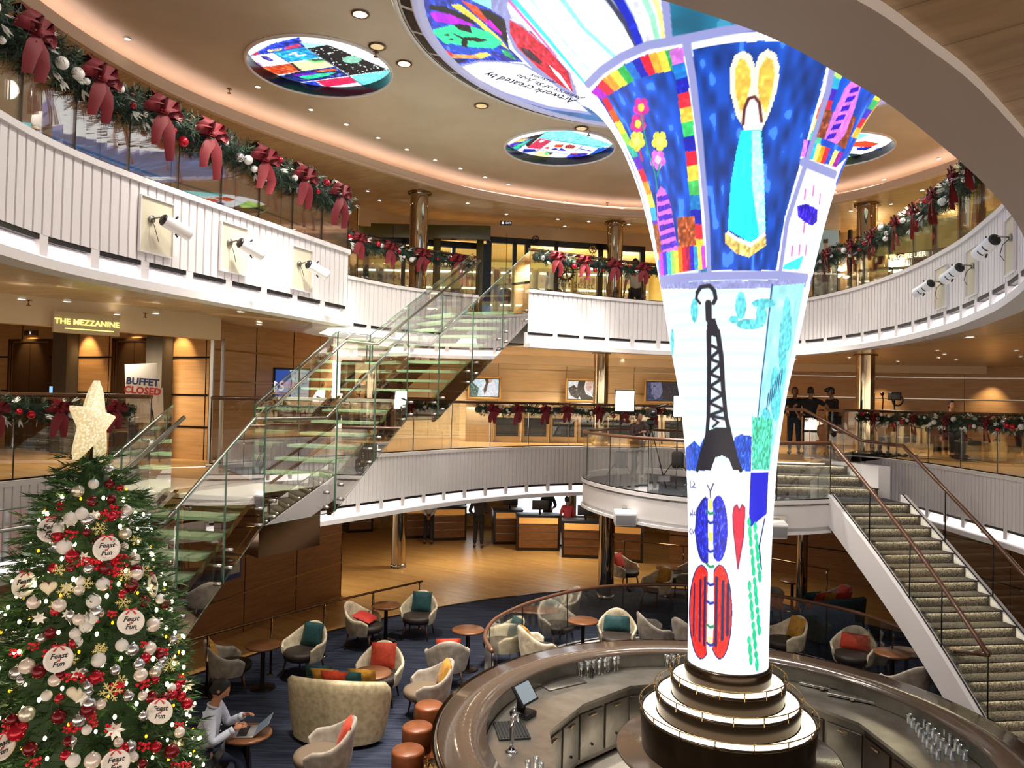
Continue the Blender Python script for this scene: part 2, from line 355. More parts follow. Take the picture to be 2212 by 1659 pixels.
# ceiling of the dome: inner field, step face with cove light, outer boards
se = cat([(-5.47, 8.33), (-5.27, 9.78), (-4.75, 11.2), (-3.95, 12.5), (-3.05, 13.65), (-2.0, 14.9), (-.7, 16.1), (1.06, 17.0), (2.91, 17.4), (5, 17.0), (6.58, 15.89), (7.3, 14.7), (7.8, 13.2), (8.0, 11.5), (7.7, 8.5), (6.5, 5.2), (4, 2.7), (1, 1.6), (-2, 2.2), (-4.5, 4.5), (-5.35, 6.5)], .12, closed=True)
m = MB(); a = ringstrip(se, S3, 10, None, True); m.add(a.v, a.f); struct('ceiling', m, soffm)
from mathutils.geometry import tessellate_polygon
SCR = [(P(x, y, z=ZC-.01), .985) for x, y in ((692, 149), (1209, 321), (1800, 326))]      # round screens let into the ceiling
loops = [[Vector((p.x, p.y, ZC)) for p in outw(se, .55)]]+[[Vector((c.x+r*math.cos(2*PI*k/48), c.y+r*math.sin(2*PI*k/48), ZC)) for k in range(48)] for c, r in SCR]
m = MB(); m.add([v for l in loops for v in l], [tuple(t) for t in tessellate_polygon(loops)]); struct('ceiling', m, ceilm)
nr = normals(se, True); sgn = 1 if Vector((nr[0][0], nr[0][1])).dot(Vector((CC.x-se[0].x, CC.y-se[0].y))) > 0 else -1
lipm = mat('pale_ceiling_lip', '#d9c3b0', .45)
m = MB(); m.sweep(se, [(-.05, S3-.01), (.03, S3-.01), (.03, S3+.03), (.0, S3+.05), (0, S3+.17), (-.05, S3+.17)], closed=True, side=sgn); o = struct('trim_9', m, lipm)
m = MB(); m.sweep(se, [(-.55, S3+.01), (-.55, ZC), (-.56, ZC), (-.56, S3+.01)], closed=True, side=sgn); m.build('back_board', lipm, o)
m = MB(); m.sweep(se, [(-.14, S3+.12), (-.10, S3+.12), (-.10, S3+.14), (-.14, S3+.14)], closed=True, side=sgn); m.build('cove_light', ledp, o)
# walls ------------------------------------------------------------
def wall(name, path, z0, z1, m, strips=(), stripm=None, joints=None, th=.1, label=None):
    mb = MB(); mid = path[len(path)//2]; nr = normals(path)[len(path)//2]
    s = 1 if Vector((nr[0], nr[1])).dot(Vector((CC.x-mid[0], CC.y-mid[1]))) > 0 else -1
    mb.sweep(path, [(-th, z0), (0, z0), (0, z1), (-th, z1)], side=s); o = struct(name, mb, m)
    if label: o['label'] = label
    if strips:
        k = MB()
        for z in strips: k.sweep(path, [(0, z), (.012, z), (.012, z+.03), (0, z+.03)], side=s)
        k.build('inlay_strip', stripm or steel, o)
    if joints:
        k = MB(); L = length(path)
        for i in range(1, int(L/joints)+1):
            p, t = at(path, i*joints); n = Vector((-t.y, t.x, 0))*s; ang = math.atan2(t.y, t.x)
            k.box((p.x+n.x*.003, p.y+n.y*.003, (z0+z1)/2), (.01, .012, z1-z0), ang)
        k.build('panel_joint', dark, o)
    return o
brass = mat('inlay_brass', '#a08458', .3, 1)
V2 = lambda *a: [Vector((x, y, 0)) for x, y in a]
wall('wall_left', V2((-12.5, 15.75), (-5.2, 13.1)), Z2, 5.95, panelw, (4.05, 4.6, 5.25), dark, 1.1, label='wood panelled lift lobby wall')
wall('wall_left', cat([(-5.2, 13.1), (-4.75, 14.3), (-4.35, 15.6), (-4.05, 17.2)], .2), Z2, 5.95, panelw, (4.35, 4.85, 5.4), brass, 1.2)
wall('wall_back', cat([(-4.05, 20.8), (-2.2, 22.2), (.2, 22.9), (3, 23.3), (6, 23.6)], .3), Z2, 5.95, panelc, (4.9, 5.55), brass, 2.1)
wall('wall_right', cat([(6, 23.6), (10, 23.8), (14, 23), (17, 20), (18, 14), (17, 8)], .3), Z2, 5.95, panelw, (4.95, 5.6), steel, 2.6)
wall('wall_left', cat([(-12.2, 4.5), (-12.6, 9), (-12.6, 15.8)], .3), Z2, 5.95, panelw)
wall('wall_left', cat([(-6.6, 12.2), (-5.53, 14.17), (-4.77, 16.02), (-3.91, 18.0)], .2), 0, 2.32, panell, (.75, 1.45), brass, 1.6, th=.25, label='curved wood panelled wall on the lowest deck')
wall('wall_left', cat([(-9, 3), (-8.5, 9), (-6.6, 12.2)], .3), 0, 2.32, panell)
wall('wall_back', cat([(-9, 24.5), (-6, 26.5), (-2, 28.0), (4, 28), (8, 26.5)], .4), 0, 2.32, mat('gold_wallpaper', '#b58f52', .45, noise=(5, '#8e6c36')))
wall('wall_right', cat([(4.7, 22.4), (7.6, 21.4), (10.4, 18.8), (11.2, 15), (11, 9), (9, 4)], .3), 0, 2.32, panell, (.8, 1.6), dark, 1.8)
wall('wall_left', cat([(-6.5, 3.2), (-6.9, 6), (-6.5, 9), (-5.7, 11.6), (-4.9, 13.2), (-4.2, 15.2), (-3.5, 16.9)], .2), Z3, S3, panelw, (7.2, 8.0), dark, 1.3)
creamw = mat('cream_shop_wall', '#c8ab83', .5)
wall('wall_back', cat([(-3.5, 17.0), (-2.4, 17.9), (-1, 18.4), (.8, 18.6), (3.6, 19.3), (6.0, 19.3)], .2), 8.5, S3+.02, creamw)
wall('wall_back', cat([(3.9, 19.4), (6.2, 19.3), (8.0, 18.5), (9.6, 16.5), (10.3, 13), (10, 8.5), (8.4, 4.5)], .2), Z3, S3, creamw)
# bulkheads that step down from the level 2 ceiling
m = MB(); m.sweep(cat([(-9.6, 8.6), (-8.0, 9.6), (-6.3, 11.2), (-5.0, 12.9)], .3), [(-.1, 5.55), (.1, 5.55), (.1, 5.95), (-.1, 5.95)]); struct('trim_10', m, cream)
m = MB(); m.sweep(cat([(-4.0, 20.3), (-2.0, 21.7), (.2, 22.4), (3, 22.8), (6, 23.1), (10, 23.3), (14, 22.6)], .3), [(-.1, 5.72), (.3, 5.72), (.3, 5.95), (-.1, 5.95)]); struct('trim_11', m, cream)
# pillars ----------------------------------------------------------
def pillar(x, y, z0, z1, r, label):
    t = thing('pillar', label, 'pillar', (x, y, z0), 0, 'mirror-polished round pillars')
    h = z1-z0; m = MB(); m.lathe([(r, 0), (r, h)], n=40); m.build('shaft', chrome, t)
    m = MB(); m.lathe([(r, 0), (r+.015, 0), (r+.015, .1), (r, .1)], n=40); m.build('base_ring', steel, t)
    m = MB(); m.lathe([(r, h-.03), (r+.06, h-.03), (r+.06, h), (r, h)], n=40); m.build('collar', bronze, t)
pillar(-3.01, 21.05, 0, 2.32, .19, 'polished round pillar standing on the oak floor before the reception desks')
pillar(2.33, 18.22, 0, 2.32, .19, 'dark polished pillar at the edge of the lounge under the round platform')
pillar(2.36, 20.3, Z2, 5.95, .2, 'polished pillar beside the video light on the middle deck')
pillar(2.36, 18.0, Z3, S3, .19, 'polished pillar in front of the watch shop on the top deck')
pillar(-2.0, 15.75, Z3, S3, .19, 'polished pillar left of the shop door on the top deck')
pillar(8.65, 18.7, Z2, 5.95, .22, 'polished pillar behind the right garland on the middle deck')
pillar(7.35, 15.9, Z3, S3, .2, 'polished pillar on the top deck right of the light column')
pillar(6.95, 11.6, Z3, S3, .18, 'polished pillar at the far right of the top deck')
pillar(6.05, 15.8, 0, 2.32, .11, 'slim polished post rising from the lounge under the right stairs')
# ================================================================ LIGHT COLUMN
def colourmat(name, strength, rough=.4):
    m = bpy.data.materials.new(name); m.use_nodes = True; nt = m.node_tree; b = nt.nodes['Principled BSDF']
    a = nt.nodes.new('ShaderNodeAttribute'); a.attribute_name = 'art'
    b.inputs['Base Color'].default_value = (.02, .02, .02, 1); b.inputs['Roughness'].default_value = rough
    nt.links.new(a.outputs['Color'], b.inputs['Emission Color']); b.inputs['Emission Strength'].default_value = strength
    m.cycles.emission_sampling = 'NONE'; return m
def grid_mesh(name, V, col, m, parent=None, closed_u=False, matidx=None):
    """V: (rows, cols, 3) vertices, col: (rows, cols, 3) sRGB colours"""
    R_, K, _ = V.shape; me = bpy.data.meshes.new(name)
    me.vertices.add(R_*K); me.vertices.foreach_set('co', V.reshape(-1).astype(np.float32))
    i, j = np.meshgrid(np.arange(R_-1), np.arange(K if closed_u else K-1), indexing='ij'); j2 = (j+1) % K
    q = np.stack([i*K+j, i*K+j2, (i+1)*K+j2, (i+1)*K+j], -1).reshape(-1, 4)
    nf = len(q); me.loops.add(nf*4); me.loops.foreach_set('vertex_index', q.reshape(-1).astype(np.int32))
    me.polygons.add(nf); me.polygons.foreach_set('loop_start', np.arange(nf, dtype=np.int32)*4)
    try: me.polygons.foreach_set('loop_total', np.full(nf, 4, dtype=np.int32))
    except Exception: pass
    me.update(calc_edges=True); me.validate()
    c = np.clip(col.reshape(-1, 3), 0, 1); c = np.where(c <= .04045, c/12.92, ((c+.055)/1.055)**2.4)
    at_ = me.color_attributes.new('art', 'FLOAT_COLOR', 'POINT'); at_.data.foreach_set('color', np.c_[c, np.ones(len(c))].astype(np.float32).reshape(-1))
    me.polygons.foreach_set('use_smooth', np.ones(nf, dtype=bool))
    me.materials.append(m); o = bpy.data.objects.new(name, me); C.objects.link(o)
    if parent is not None: o.parent = parent
    return o
RS = np.random.RandomState(3)
def smooth_noise(h, w, cell, seed=0):
    r = np.random.RandomState(seed); gh, gw = int(h/cell[0])+3, int(w/cell[1])+3; g = r.rand(gh, gw)
    y = np.arange(h)/cell[0]; x = np.arange(w)/cell[1]; yi = y.astype(int); xi = x.astype(int); fy = (y-yi)[:, None]; fx = (x-xi)[None]
    fy = fy*fy*(3-2*fy); fx = fx*fx*(3-2*fx)
    a = g[yi][:, xi]; b = g[yi][:, xi+1]; c = g[yi+1][:, xi]; d = g[yi+1][:, xi+1]
    return a*(1-fy)*(1-fx)+b*(1-fy)*fx+c*fy*(1-fx)+d*fy*fx
hexc = lambda h: np.array([int(h[i:i+2], 16)/255 for i in (1, 3, 5)])
class Canvas:
    """a small painter: colours on a grid, shapes given in grid units (column, row)"""
    def __init__(s, h, w, col='#ffffff'): s.a = np.ones((h, w, 3))*hexc(col); s.h = h; s.w = w; s.k = 0
    def sub(s, pts, pad=2):
        p = np.array(pts, float); x0 = max(0, int(p[:, 0].min()-pad)); x1 = min(s.w, int(p[:, 0].max()+pad+1)); y0 = max(0, int(p[:, 1].min()-pad)); y1 = min(s.h, int(p[:, 1].max()+pad+1))
        if x1 <= x0 or y1 <= y0: return None
        X, Y = np.meshgrid(np.arange(x0, x1)+.0, np.arange(y0, y1)+.0); return x0, x1, y0, y1, X, Y
    def put(s, r, mask, col, tex=0, dirn=None):
        x0, x1, y0, y1, X, Y = r; c = hexc(col) if isinstance(col, str) else col; b = s.a[y0:y1, x0:x1]
        cc = np.ones(b.shape)*c
        if tex:
            s.k += 1; n = smooth_noise(y1-y0, x1-x0, dirn or (3, 3), s.k); cc = np.clip(cc*(1+(n[..., None]-.5)*2*tex)+(n[..., None] > .83)*tex*.5, 0, 1)
        mm = np.clip(mask, 0, 1)[..., None]; s.a[y0:y1, x0:x1] = b*(1-mm)+cc*mm
    def poly(s, pts, col, tex=0, dirn=None):
        r = s.sub(pts)
        if r is None: return
        x0, x1, y0, y1, X, Y = r; ins = np.zeros(X.shape, bool); n = len(pts)
        for i in range(n):
            (ax, ay), (bx, by) = pts[i], pts[(i+1) % n]
            if ay == by: continue
            c = ((ay > Y) != (by > Y)) & (X < (bx-ax)*(Y-ay)/(by-ay)+ax); ins ^= c
        s.put(r, ins.astype(float), col, tex, dirn)
    def line(s, pts, wd, col, sx=1.0, tex=0):
        """sx: size of a column relative to a row"""
        r = s.sub(pts, wd/min(sx, 1)+2)
        if r is None: return
        x0, x1, y0, y1, X, Y = r; d = np.full(X.shape, 1e9)
        for (ax, ay), (bx, by) in zip(pts, pts[1:]):
            dx, dy = (bx-ax)*sx, by-ay; L = dx*dx+dy*dy+1e-9; t = np.clip((((X-ax)*sx)*dx+(Y-ay)*dy)/L, 0, 1)
            d = np.minimum(d, np.hypot((X-ax)*sx-t*dx, (Y-ay)-t*dy))
        s.put(r, np.clip(wd/2-d+.5, 0, 1), col, tex)
# profile of the column and its flare (radius, height)
LC = Vector((2.42, 8.4, 0))
prof = [(.425, 1.85), (.43, 2.6), (.445, 3.3), (.48, 4.0), (.56, 4.7), (.67, 5.28), (.81, 6.04), (.93, 6.6), (1.07, 7.1), (1.28, 7.6), (1.5, 7.95), (1.78, 8.24), (2.1, 8.47), (2.5, 8.68), (2.9, 8.83), (3.2, 8.92), (3.5, 8.97)]
pp = cat([(r, z) for r, z in prof], .0105); NT = len(pp); NU = 760
PR = np.array([p.x for p in pp]); PZ = np.array([p.y for p in pp])
PHI = (np.arange(NU)/NU)*2*math.pi-math.pi        # 0 faces the near gallery
B0 = math.atan2(-LC.y, -LC.x)
ang = B0+PHI                                      # increasing angle runs to the viewer's right
LV = np.zeros((NT, NU, 3)); LV[..., 0] = LC.x+PR[:, None]*np.cos(ang)[None]; LV[..., 1] = LC.y+PR[:, None]*np.sin(ang)[None]; LV[..., 2] = PZ[:, None]
_q = LV-np.array([0, 0, EYE]); _w = _q@np.array(_f); LPX = 1106+F*(_q@np.array(CR))/_w; LPY = 829.5-F*(_q@np.array(CU))/_w
# which vertices can be seen from the gallery, to read positions off the photograph
dr = np.gradient(PR); dz = np.gradient(PZ); nrm = np.zeros_like(LV); nn = np.hypot(dr, dz)
nrm[..., 0] = (dz/nn)[:, None]*np.cos(ang)[None]; nrm[..., 1] = (dz/nn)[:, None]*np.sin(ang)[None]; nrm[..., 2] = -(dr/nn)[:, None]
LVIS = (nrm*_q).sum(-1) < 0
_TS = np.linspace(4, 14.5, 420)
def SURF(x, y):
    """where the sight line through a photograph position meets the screen surface"""
    d = _f + CR*((x-1106)/F) + CU*((829.5-y)/F); d = np.array(d)
    def g(t):
        X = d[0]*t-LC.x; Y = d[1]*t-LC.y; z = EYE+d[2]*t
        return np.hypot(X, Y)-np.where(z > PZ[-1], 50, np.interp(z, PZ, PR))
    v = g(_TS); k = np.argmax(v < 0)
    if v[k] >= 0: k = int(np.argmin(np.abs(v))); return d*_TS[k]+np.array([0, 0, EYE])
    lo, hi = _TS[max(0, k-1)], _TS[k]
    for _ in range(12):
        md = (lo+hi)/2
        if g(md) < 0: hi = md
        else: lo = md
    return d*hi+np.array([0, 0, EYE])
def UV(x, y):
    """photograph position -> (column, row) on the surface"""
    q = SURF(x, y); a = (math.atan2(q[1]-LC.y, q[0]-LC.x)-B0+math.pi) % (2*math.pi)
    z = q[2]; rr = math.hypot(q[0]-LC.x, q[1]-LC.y)
    r_ = float(np.interp(z, PZ, np.arange(NT))) if z < 8.7 else float(np.interp(rr, PR, np.arange(NT)))
    return (a/(2*math.pi)*NU, r_)
def UVs(pts, n=6, closed=True):
    out = []; N = len(pts)
    for i in range(N if closed else N-1):
        a, b = pts[i], pts[(i+1) % N]
        for k in range(n): out.append(UV(a[0]+(b[0]-a[0])*k/n, a[1]+(b[1]-a[1])*k/n))
    if not closed: out.append(UV(*pts[-1]))
    return out
cv = Canvas(NT, NU, '#f4fdff')
def ap(pts, col, tex=0, n=5, dirn=None): cv.poly(UVs(pts, n), col, tex, dirn)
def al(pts, wd, col, n=3, tex=0):
    u = UVs(pts, n, False); row = int(u[0][1]); cv.line(u, wd*NT/1500*1.0, col, PR[min(NT-1, max(0, row))]*2*math.pi/NU/.0105, tex)
def ael(cx, cy, rx, ry, col, tex=0, a=0, n=18): ap([(cx+rx*math.cos(t)*math.cos(a)-ry*math.sin(t)*math.sin(a), cy+rx*math.cos(t)*math.sin(a)+ry*math.sin(t)*math.cos(a)) for t in [2*PI*k/n for k in range(n)]], col, tex, 1)
grey = '#8f93c8'
rows = lambda y, x=1570: UV(x, y)[1]
rTop, r6, r10 = rows(160, 1600), rows(596), rows(1012)
# panels all the way round: blocks of colour in the bands (column start, end)
def band(u0, u1, v0, v1, col, tex=0, dirn=None): cv.poly([(u0, v0), (u1, v0), (u1, v1), (u0, v1)], col, tex, dirn)
u_l = UV(1480, 100)[0]; u_l2 = UV(1532, 590)[0]; u_r = UV(1812, 90)[0]; u_r2 = UV(1683, 590)[0]
for k in range(7):                                                # bands behind, seen from elsewhere
    u0 = k*NU/7; band(u0, u0+NU/7, r6, rTop, ['#1c50c8', '#ffffff', '#e8f4ff', '#1c78b4', '#f4fdff', '#1c50c8', '#18b4c8'][k], .15, (9, 4)); band(u0, u0+4, r6, rTop, grey)
for k in range(6):
    u0 = k*NU/6; band(u0, u0+NU/6, rTop, NT, ['#1a5f9a', '#f2fbff', '#e8f6ff', '#2a2c9a', '#ffe14a', '#f2fbff'][k], .2, (30, 5)); band(u0, u0+5, rTop, NT, grey)
# lower white field with faint colour rows
for r_ in range(int(r10), int(r6)):
    w_ = .5+.5*math.sin(r_*.42)
    cv.a[r_] = cv.a[r_]*(1-.28*w_)+hexc('#6fd8e4')*.28*w_
cvn = smooth_noise(NT, NU, (14, 26), 99)
# ---- butterfly panel
ap([(1478, 1018), (1622, 1020), (1625, 1500), (1476, 1500)], '#fbfeff'); al([(1478, 1017), (1625, 1019)], 6, '#e8fbff')
ap([(1622, 1020), (1660, 1020), (1656, 1110), (1620, 1140), (1618, 1105)], '#0a14c8')
ael(1524, 1146, 22, 72, '#1420c4', .5, n=24); ael(1552, 1142, 20, 72, '#1420c4', .5, n=24)
al([(1524, 1075), (1506, 1100), (1502, 1150), (1512, 1200), (1527, 1218)], 4, '#101a70')
for sx in (-1, 1):
    ael(1535+sx*20, 1322, 27, 103, '#141a68', 0, n=26)
    ael(1535+sx*20, 1322, 24.5, 100, '#e8231c', .25, n=26)
for x in (1500, 1513, 1523, 1548, 1562, 1573): al([(x, 1240+abs(x-1536)*.6), (x-2, 1405-abs(x-1536)*.9)], 5, '#1a1450')
ap([(1529, 1078), (1540, 1078), (1541, 1220), (1542, 1340), (1538, 1415), (1531, 1430), (1526, 1400), (1528, 1300), (1530, 1200)], '#f4fbff')
for i, y in enumerate((1108, 1128, 1190, 1223, 1262, 1302, 1353, 1392)): al([(1528, y-3), (1534, y+2), (1541, y)], 5, '#14289a' if i % 3 else '#1e8a5a')
ap([(1530, 1080), (1538, 1080), (1538, 1100), (1531, 1100)], '#ffe45a'); ap([(1530, 1150), (1539, 1150), (1539, 1170), (1531, 1170)], '#ffe45a'); ap([(1529, 1375), (1537, 1375), (1537, 1390), (1530, 1390)], '#fff08a')
al([(1535, 1075), (1534, 1060), (1528, 1048)], 2.2, '#222a50'); al([(1535, 1060), (1541, 1045)], 2.2, '#222a50')
ap([(1583, 1112), (1586, 1095), (1592, 1090), (1597, 1103), (1603, 1090), (1608, 1094), (1610, 1110), (1606, 1160), (1597, 1212), (1594, 1228), (1590, 1200), (1584, 1140)], '#e8143c', .15)
al([(1597, 1103), (1592, 1090), (1586, 1095), (1583, 1112), (1584, 1140), (1594, 1229)], 2, '#7a1440'); al([(1597, 1103), (1603, 1090), (1609, 1096), (1606, 1160), (1594, 1229)], 2, '#7a1440')
for i in range(30):
    x = 1618+(i*37 % 24); y = 1128+i*10.6; ael(x, y, 4.2, 9+(i % 3)*3, '#19c98c', .1, n=10)
al([(1652, 1120), (1640, 1180), (1645, 1230)], 3, '#1a2460')
for (sx, sy, st) in [(1484, 1042, [[(0, 0), (3, 14)], [(8, -4), (7, 10), (11, 10)], [(14, -2), (17, 4), (12, 10), (19, 12)]]), (1486, 1102, [[(0, 0), (0, 14)], [(4, 5), (8, 9), (4, 12)], [(10, 0), (10, 12)], [(15, 4), (12, 10), (18, 10), (18, 2)]]), (1489, 1142, [[(4, 0), (0, 6), (5, 12)], [(7, 2), (8, 10), (12, 2)]])]:
    for s_ in st: al([(sx+a, sy+b) for a, b in s_], 2.2, '#232a78')
# ---- tower panel
ap([(1425, 610), (1742, 604), (1740, 622), (1428, 625)], grey, .1)
ap([(1665, 618), (1738, 612), (1662, 1015), (1624, 1015)], '#9fe9ee', .12, dirn=(12, 8))
al([(1668, 615), (1625, 1015)], 3, '#274a78')
for (cx, cy, w_, h_) in [(1650, 655, 26, 10), (1600, 660, 12, 30), (1585, 690, 10, 8), (1620, 700, 30, 12), (1645, 680, 12, 22), (1500, 670, 8, 26), (1700, 700, 10, 60), (1690, 760, 8, 70), (1675, 850, 12, 60), (1655, 930, 14, 50), (1452, 740, 4, 30)]: ael(cx, cy, w_, h_, '#5ccfdc', .2)
ap([(1481, 968), (1500, 952), (1512, 965), (1520, 945), (1523, 1018), (1480, 1016)], '#1c4cc0', .35); ap([(1586, 945), (1600, 938), (1624, 942), (1622, 1018), (1586, 1016)], '#1c4cc0', .35)
ap([(1625, 900), (1668, 905), (1662, 1015), (1625, 1015)], '#4ed0a8', .35)
for q in range(7): al([(1656+q*5, 885-q*9), (1660+q*5, 850-q*9)], 2, '#1c2c60')
bk = '#0d0f22'
al([(1506, 632), (1514, 620), (1532, 617), (1543, 628), (1546, 645), (1541, 655)], 7, bk); al([(1506, 632), (1504, 645), (1512, 655)], 5, bk)
al([(1530, 655), (1531, 690)], 12, bk); ap([(1527, 690), (1545, 688), (1553, 715), (1550, 730), (1528, 722)], bk)
al([(1531, 715), (1532, 780), (1531, 850), (1530, 900), (1527, 940), (1512, 990), (1506, 1016)], 9, bk); al([(1550, 715), (1558, 770), (1562, 840), (1568, 900), (1580, 950), (1590, 990), (1600, 1016)], 9, bk)
zz = [(1533, 745), (1556, 755), (1533, 775), (1558, 785), (1533, 808), (1560, 818), (1533, 835), (1562, 852), (1532, 870), (1565, 885), (1531, 898), (1568, 905)]
al(zz, 6, bk); al([(1540, 905), (1552, 912), (1540, 922)], 4, bk)
ap([(1530, 930), (1550, 922), (1572, 925), (1585, 950), (1600, 1016), (1584, 1016), (1575, 992), (1560, 984), (1545, 988), (1535, 1016), (1504, 1016), (1518, 965)], bk)
# ---- flower panel (left)
fl = [(1272, 195), (1300, 160), (1345, 128), (1400, 106), (1475, 92), (1488, 160), (1510, 330), (1522, 480), (1528, 582), (1424, 600), (1412, 500), (1385, 400), (1340, 300), (1300, 235)]
ap([(x+(1408-x)*-.03, y-6) for x, y in fl], '#ffffff'); ap([(1282, 196), (1308, 168), (1350, 138), (1402, 116), (1472, 102), (1484, 170), (1505, 335), (1516, 480), (1523, 580), (1428, 595), (1418, 500), (1392, 400), (1346, 300), (1308, 235)], '#164fc0', .3, dirn=(14, 6))
def qt(t, a, b): return (a[0]+(b[0]-a[0])*t, a[1]+(b[1]-a[1])*t)
def strip(outer, inner, cols):
    n = len(cols); lo = [len_ for len_ in range(1)]
    def samp(pl, t):
        seg = [math.dist(a, b) for a, b in zip(pl, pl[1:])]; T = sum(seg)*t
        for s_, a, b in zip(seg, pl, pl[1:]):
            if T <= s_ or b is pl[-1]: return qt(min(1, T/s_), a, b)
            T -= s_
    for i, c in enumerate(cols): ap([samp(outer, i/n), samp(outer, (i+1)/n), samp(inner, (i+1)/n), samp(inner, i/n)], c, .12, 3)
rb = ['#b41ec8', '#e8203c', '#f0a030', '#f4e04a', '#28b450', '#2070d0', '#1420b4', '#e8203c', '#e8b03c', '#f4e04a', '#28a050', '#d070d8']
strip([(1276, 200), (1304, 168), (1350, 138), (1402, 116), (1474, 101)], [(1300, 215), (1330, 196), (1368, 174), (1410, 160), (1480, 148)], rb)
strip([(1474, 101), (1486, 170), (1506, 335), (1516, 480), (1523, 580)], [(1446, 110), (1462, 190), (1482, 340), (1493, 470), (1498, 580)], ['#d070d8', '#1478d0', '#1420b4', '#f0283c', '#f4c84a', '#38d070', '#1420b4', '#e8203c', '#f4d04a', '#48c060', '#1478c0', '#1420b4', '#e8283c', '#f4c83c', '#b41ec8'])
strip([(1300, 215), (1330, 270), (1372, 350), (1400, 430), (1416, 520), (1424, 590)], [(1312, 210), (1345, 270), (1385, 350), (1412, 430), (1428, 520), (1436, 590)], ['#e8203c', '#e8602c', '#f4e04a', '#9ae05a', '#3ac0a0', '#6a28c8', '#e8203c', '#f0a030', '#f4e86a', '#3ab0e0', '#6a28c8', '#e8203c', '#f4e04a', '#2aa0e0'])
strip([(1422, 535), (1523, 530)], [(1426, 596), (1525, 580)], ['#c840d8', '#3a30d0', '#28b4e0', '#a0e86a', '#f4e04a', '#f0801e', '#e8203c', '#a02050', '#3a28d0', '#28a0e0', '#f4e04a', '#c840d8'])
for (fx, fy, c1, c2) in [(1385, 232, '#d8289a', '#f4d84a'), (1378, 268, '#d8288a', '#f4e04a'), (1376, 305, '#e0dc50', '#f4f08a'), (1425, 305, '#e8e050', '#fff27a'), (1421, 345, '#e070e0', '#ffd0ff')]:
    for k in range(5): ael(fx+10*math.cos(k*1.257+.3), fy+13*math.sin(k*1.257+.3), 8, 10, c1, .15, n=10)
    ael(fx, fy, 7, 9, c2, .1, n=10)
al([(1385, 250), (1398, 320), (1415, 375), (1420, 410)], 4, '#1e9a78'); al([(1425, 355), (1420, 380)], 4, '#1e9a78'); al([(1382, 328), (1387, 345)], 7, '#e02848')
ap([(1462, 470), (1500, 466), (1504, 530), (1466, 534)], '#b0522a', .35); ap([(1410, 485), (1424, 482), (1430, 545), (1420, 548)], '#a0522a', .3)
ap([(1418, 420), (1427, 402), (1437, 410), (1448, 440), (1458, 500), (1464, 540), (1432, 545), (1420, 480)], '#e070d8', .1)
for k in range(6): ap([(1419+k*1.5, 425+k*21), (1444+k*3, 420+k*20), (1448+k*3, 430+k*20), (1421+k*1.5, 437+k*21)], '#4a1ec0', .2)
# ---- winged figure panel (middle)
ap([(1488, 96), (1560, 78), (1650, 66), (1740, 66), (1808, 82), (1795, 200), (1750, 350), (1705, 480), (1682, 590), (1532, 588), (1522, 430), (1505, 250)], '#ffffff')
ap([(1496, 108), (1560, 94), (1650, 88), (1740, 92), (1796, 102), (1772, 200), (1732, 340), (1695, 470), (1676, 584), (1536, 584), (1526, 430), (1510, 250)], '#0f45a8', .35, dirn=(16, 6))
ap([(1612, 285), (1590, 250), (1578, 200), (1576, 150), (1588, 118), (1606, 110), (1622, 120), (1631, 145), (1640, 118), (1658, 106), (1676, 116), (1684, 145), (1680, 190), (1664, 240), (1645, 282)], '#fff7d0')
ap([(1600, 245), (1588, 200), (1588, 150), (1598, 126), (1610, 128), (1620, 150), (1622, 180), (1612, 215)], '#eec34e', .15); ap([(1655, 245), (1640, 215), (1636, 180), (1642, 145), (1656, 122), (1670, 130), (1674, 160), (1668, 200)], '#eec34e', .15)
ap([(1606, 285), (1608, 235), (1616, 214), (1630, 210), (1642, 222), (1646, 262), (1644, 285)], '#fdfbfb')
al([(1605, 268), (1608, 235), (1617, 213), (1630, 209), (1640, 222), (1645, 262)], 5, '#5a2426')
ap([(1601, 282), (1644, 280), (1650, 360), (1654, 500), (1620, 524), (1572, 495), (1578, 400), (1590, 330)], '#1fe6ea', .12, dirn=(24, 5))
ap([(1624, 284), (1642, 282), (1650, 380), (1653, 500), (1640, 510), (1624, 400)], '#b8f6f8', .15)
ap([(1567, 502), (1590, 520), (1622, 534), (1654, 506), (1655, 530), (1618, 556), (1590, 548), (1566, 524)], '#e8c66a', .3); ap([(1572, 498), (1592, 512), (1622, 524), (1653, 500), (1654, 508), (1622, 534), (1590, 520), (1569, 506)], '#fff8e0')
# ---- right strip: rainbow tower panel and dark cloud panel
ap([(1812, 84), (1870, 108), (1920, 150), (1948, 170), (1900, 245), (1852, 330), (1808, 372), (1728, 342), (1770, 230)], '#ffffff')
ap([(1822, 88), (1870, 112), (1910, 150), (1938, 172), (1895, 240), (1848, 322), (1805, 362), (1735, 338), (1778, 230)], '#1450c8', .3, dirn=(20, 7))
strip([(1818, 90), (1780, 200), (1757, 270), (1738, 330)], [(1844, 100), (1802, 210), (1780, 280), (1765, 340)], ['#f06020', '#f4f080', '#b8e86a', '#2ab0d8', '#4a28c8', '#e8283c', '#f07020', '#f4e86a', '#58c8a0', '#d878d8'])
strip([(1737, 300), (1822, 330)], [(1730, 338), (1806, 362)], ['#d878e0', '#4a28c8', '#28b8e0', '#f4f080', '#f0a020', '#e8283c', '#2850d0', '#f4f080', '#a020a0'])
strip([(1935, 160), (1895, 225), (1850, 300)], [(1925, 155), (1885, 215), (1838, 295)], ['#1420c8', '#e8203c', '#f4e04a', '#28b468', '#3030c8', '#e8203c', '#f4c04a'])
ap([(1780, 236), (1800, 240), (1780, 300), (1762, 296)], '#8c4630', .25); ap([(1822, 246), (1850, 252), (1826, 322), (1806, 312)], '#8c4630', .25)
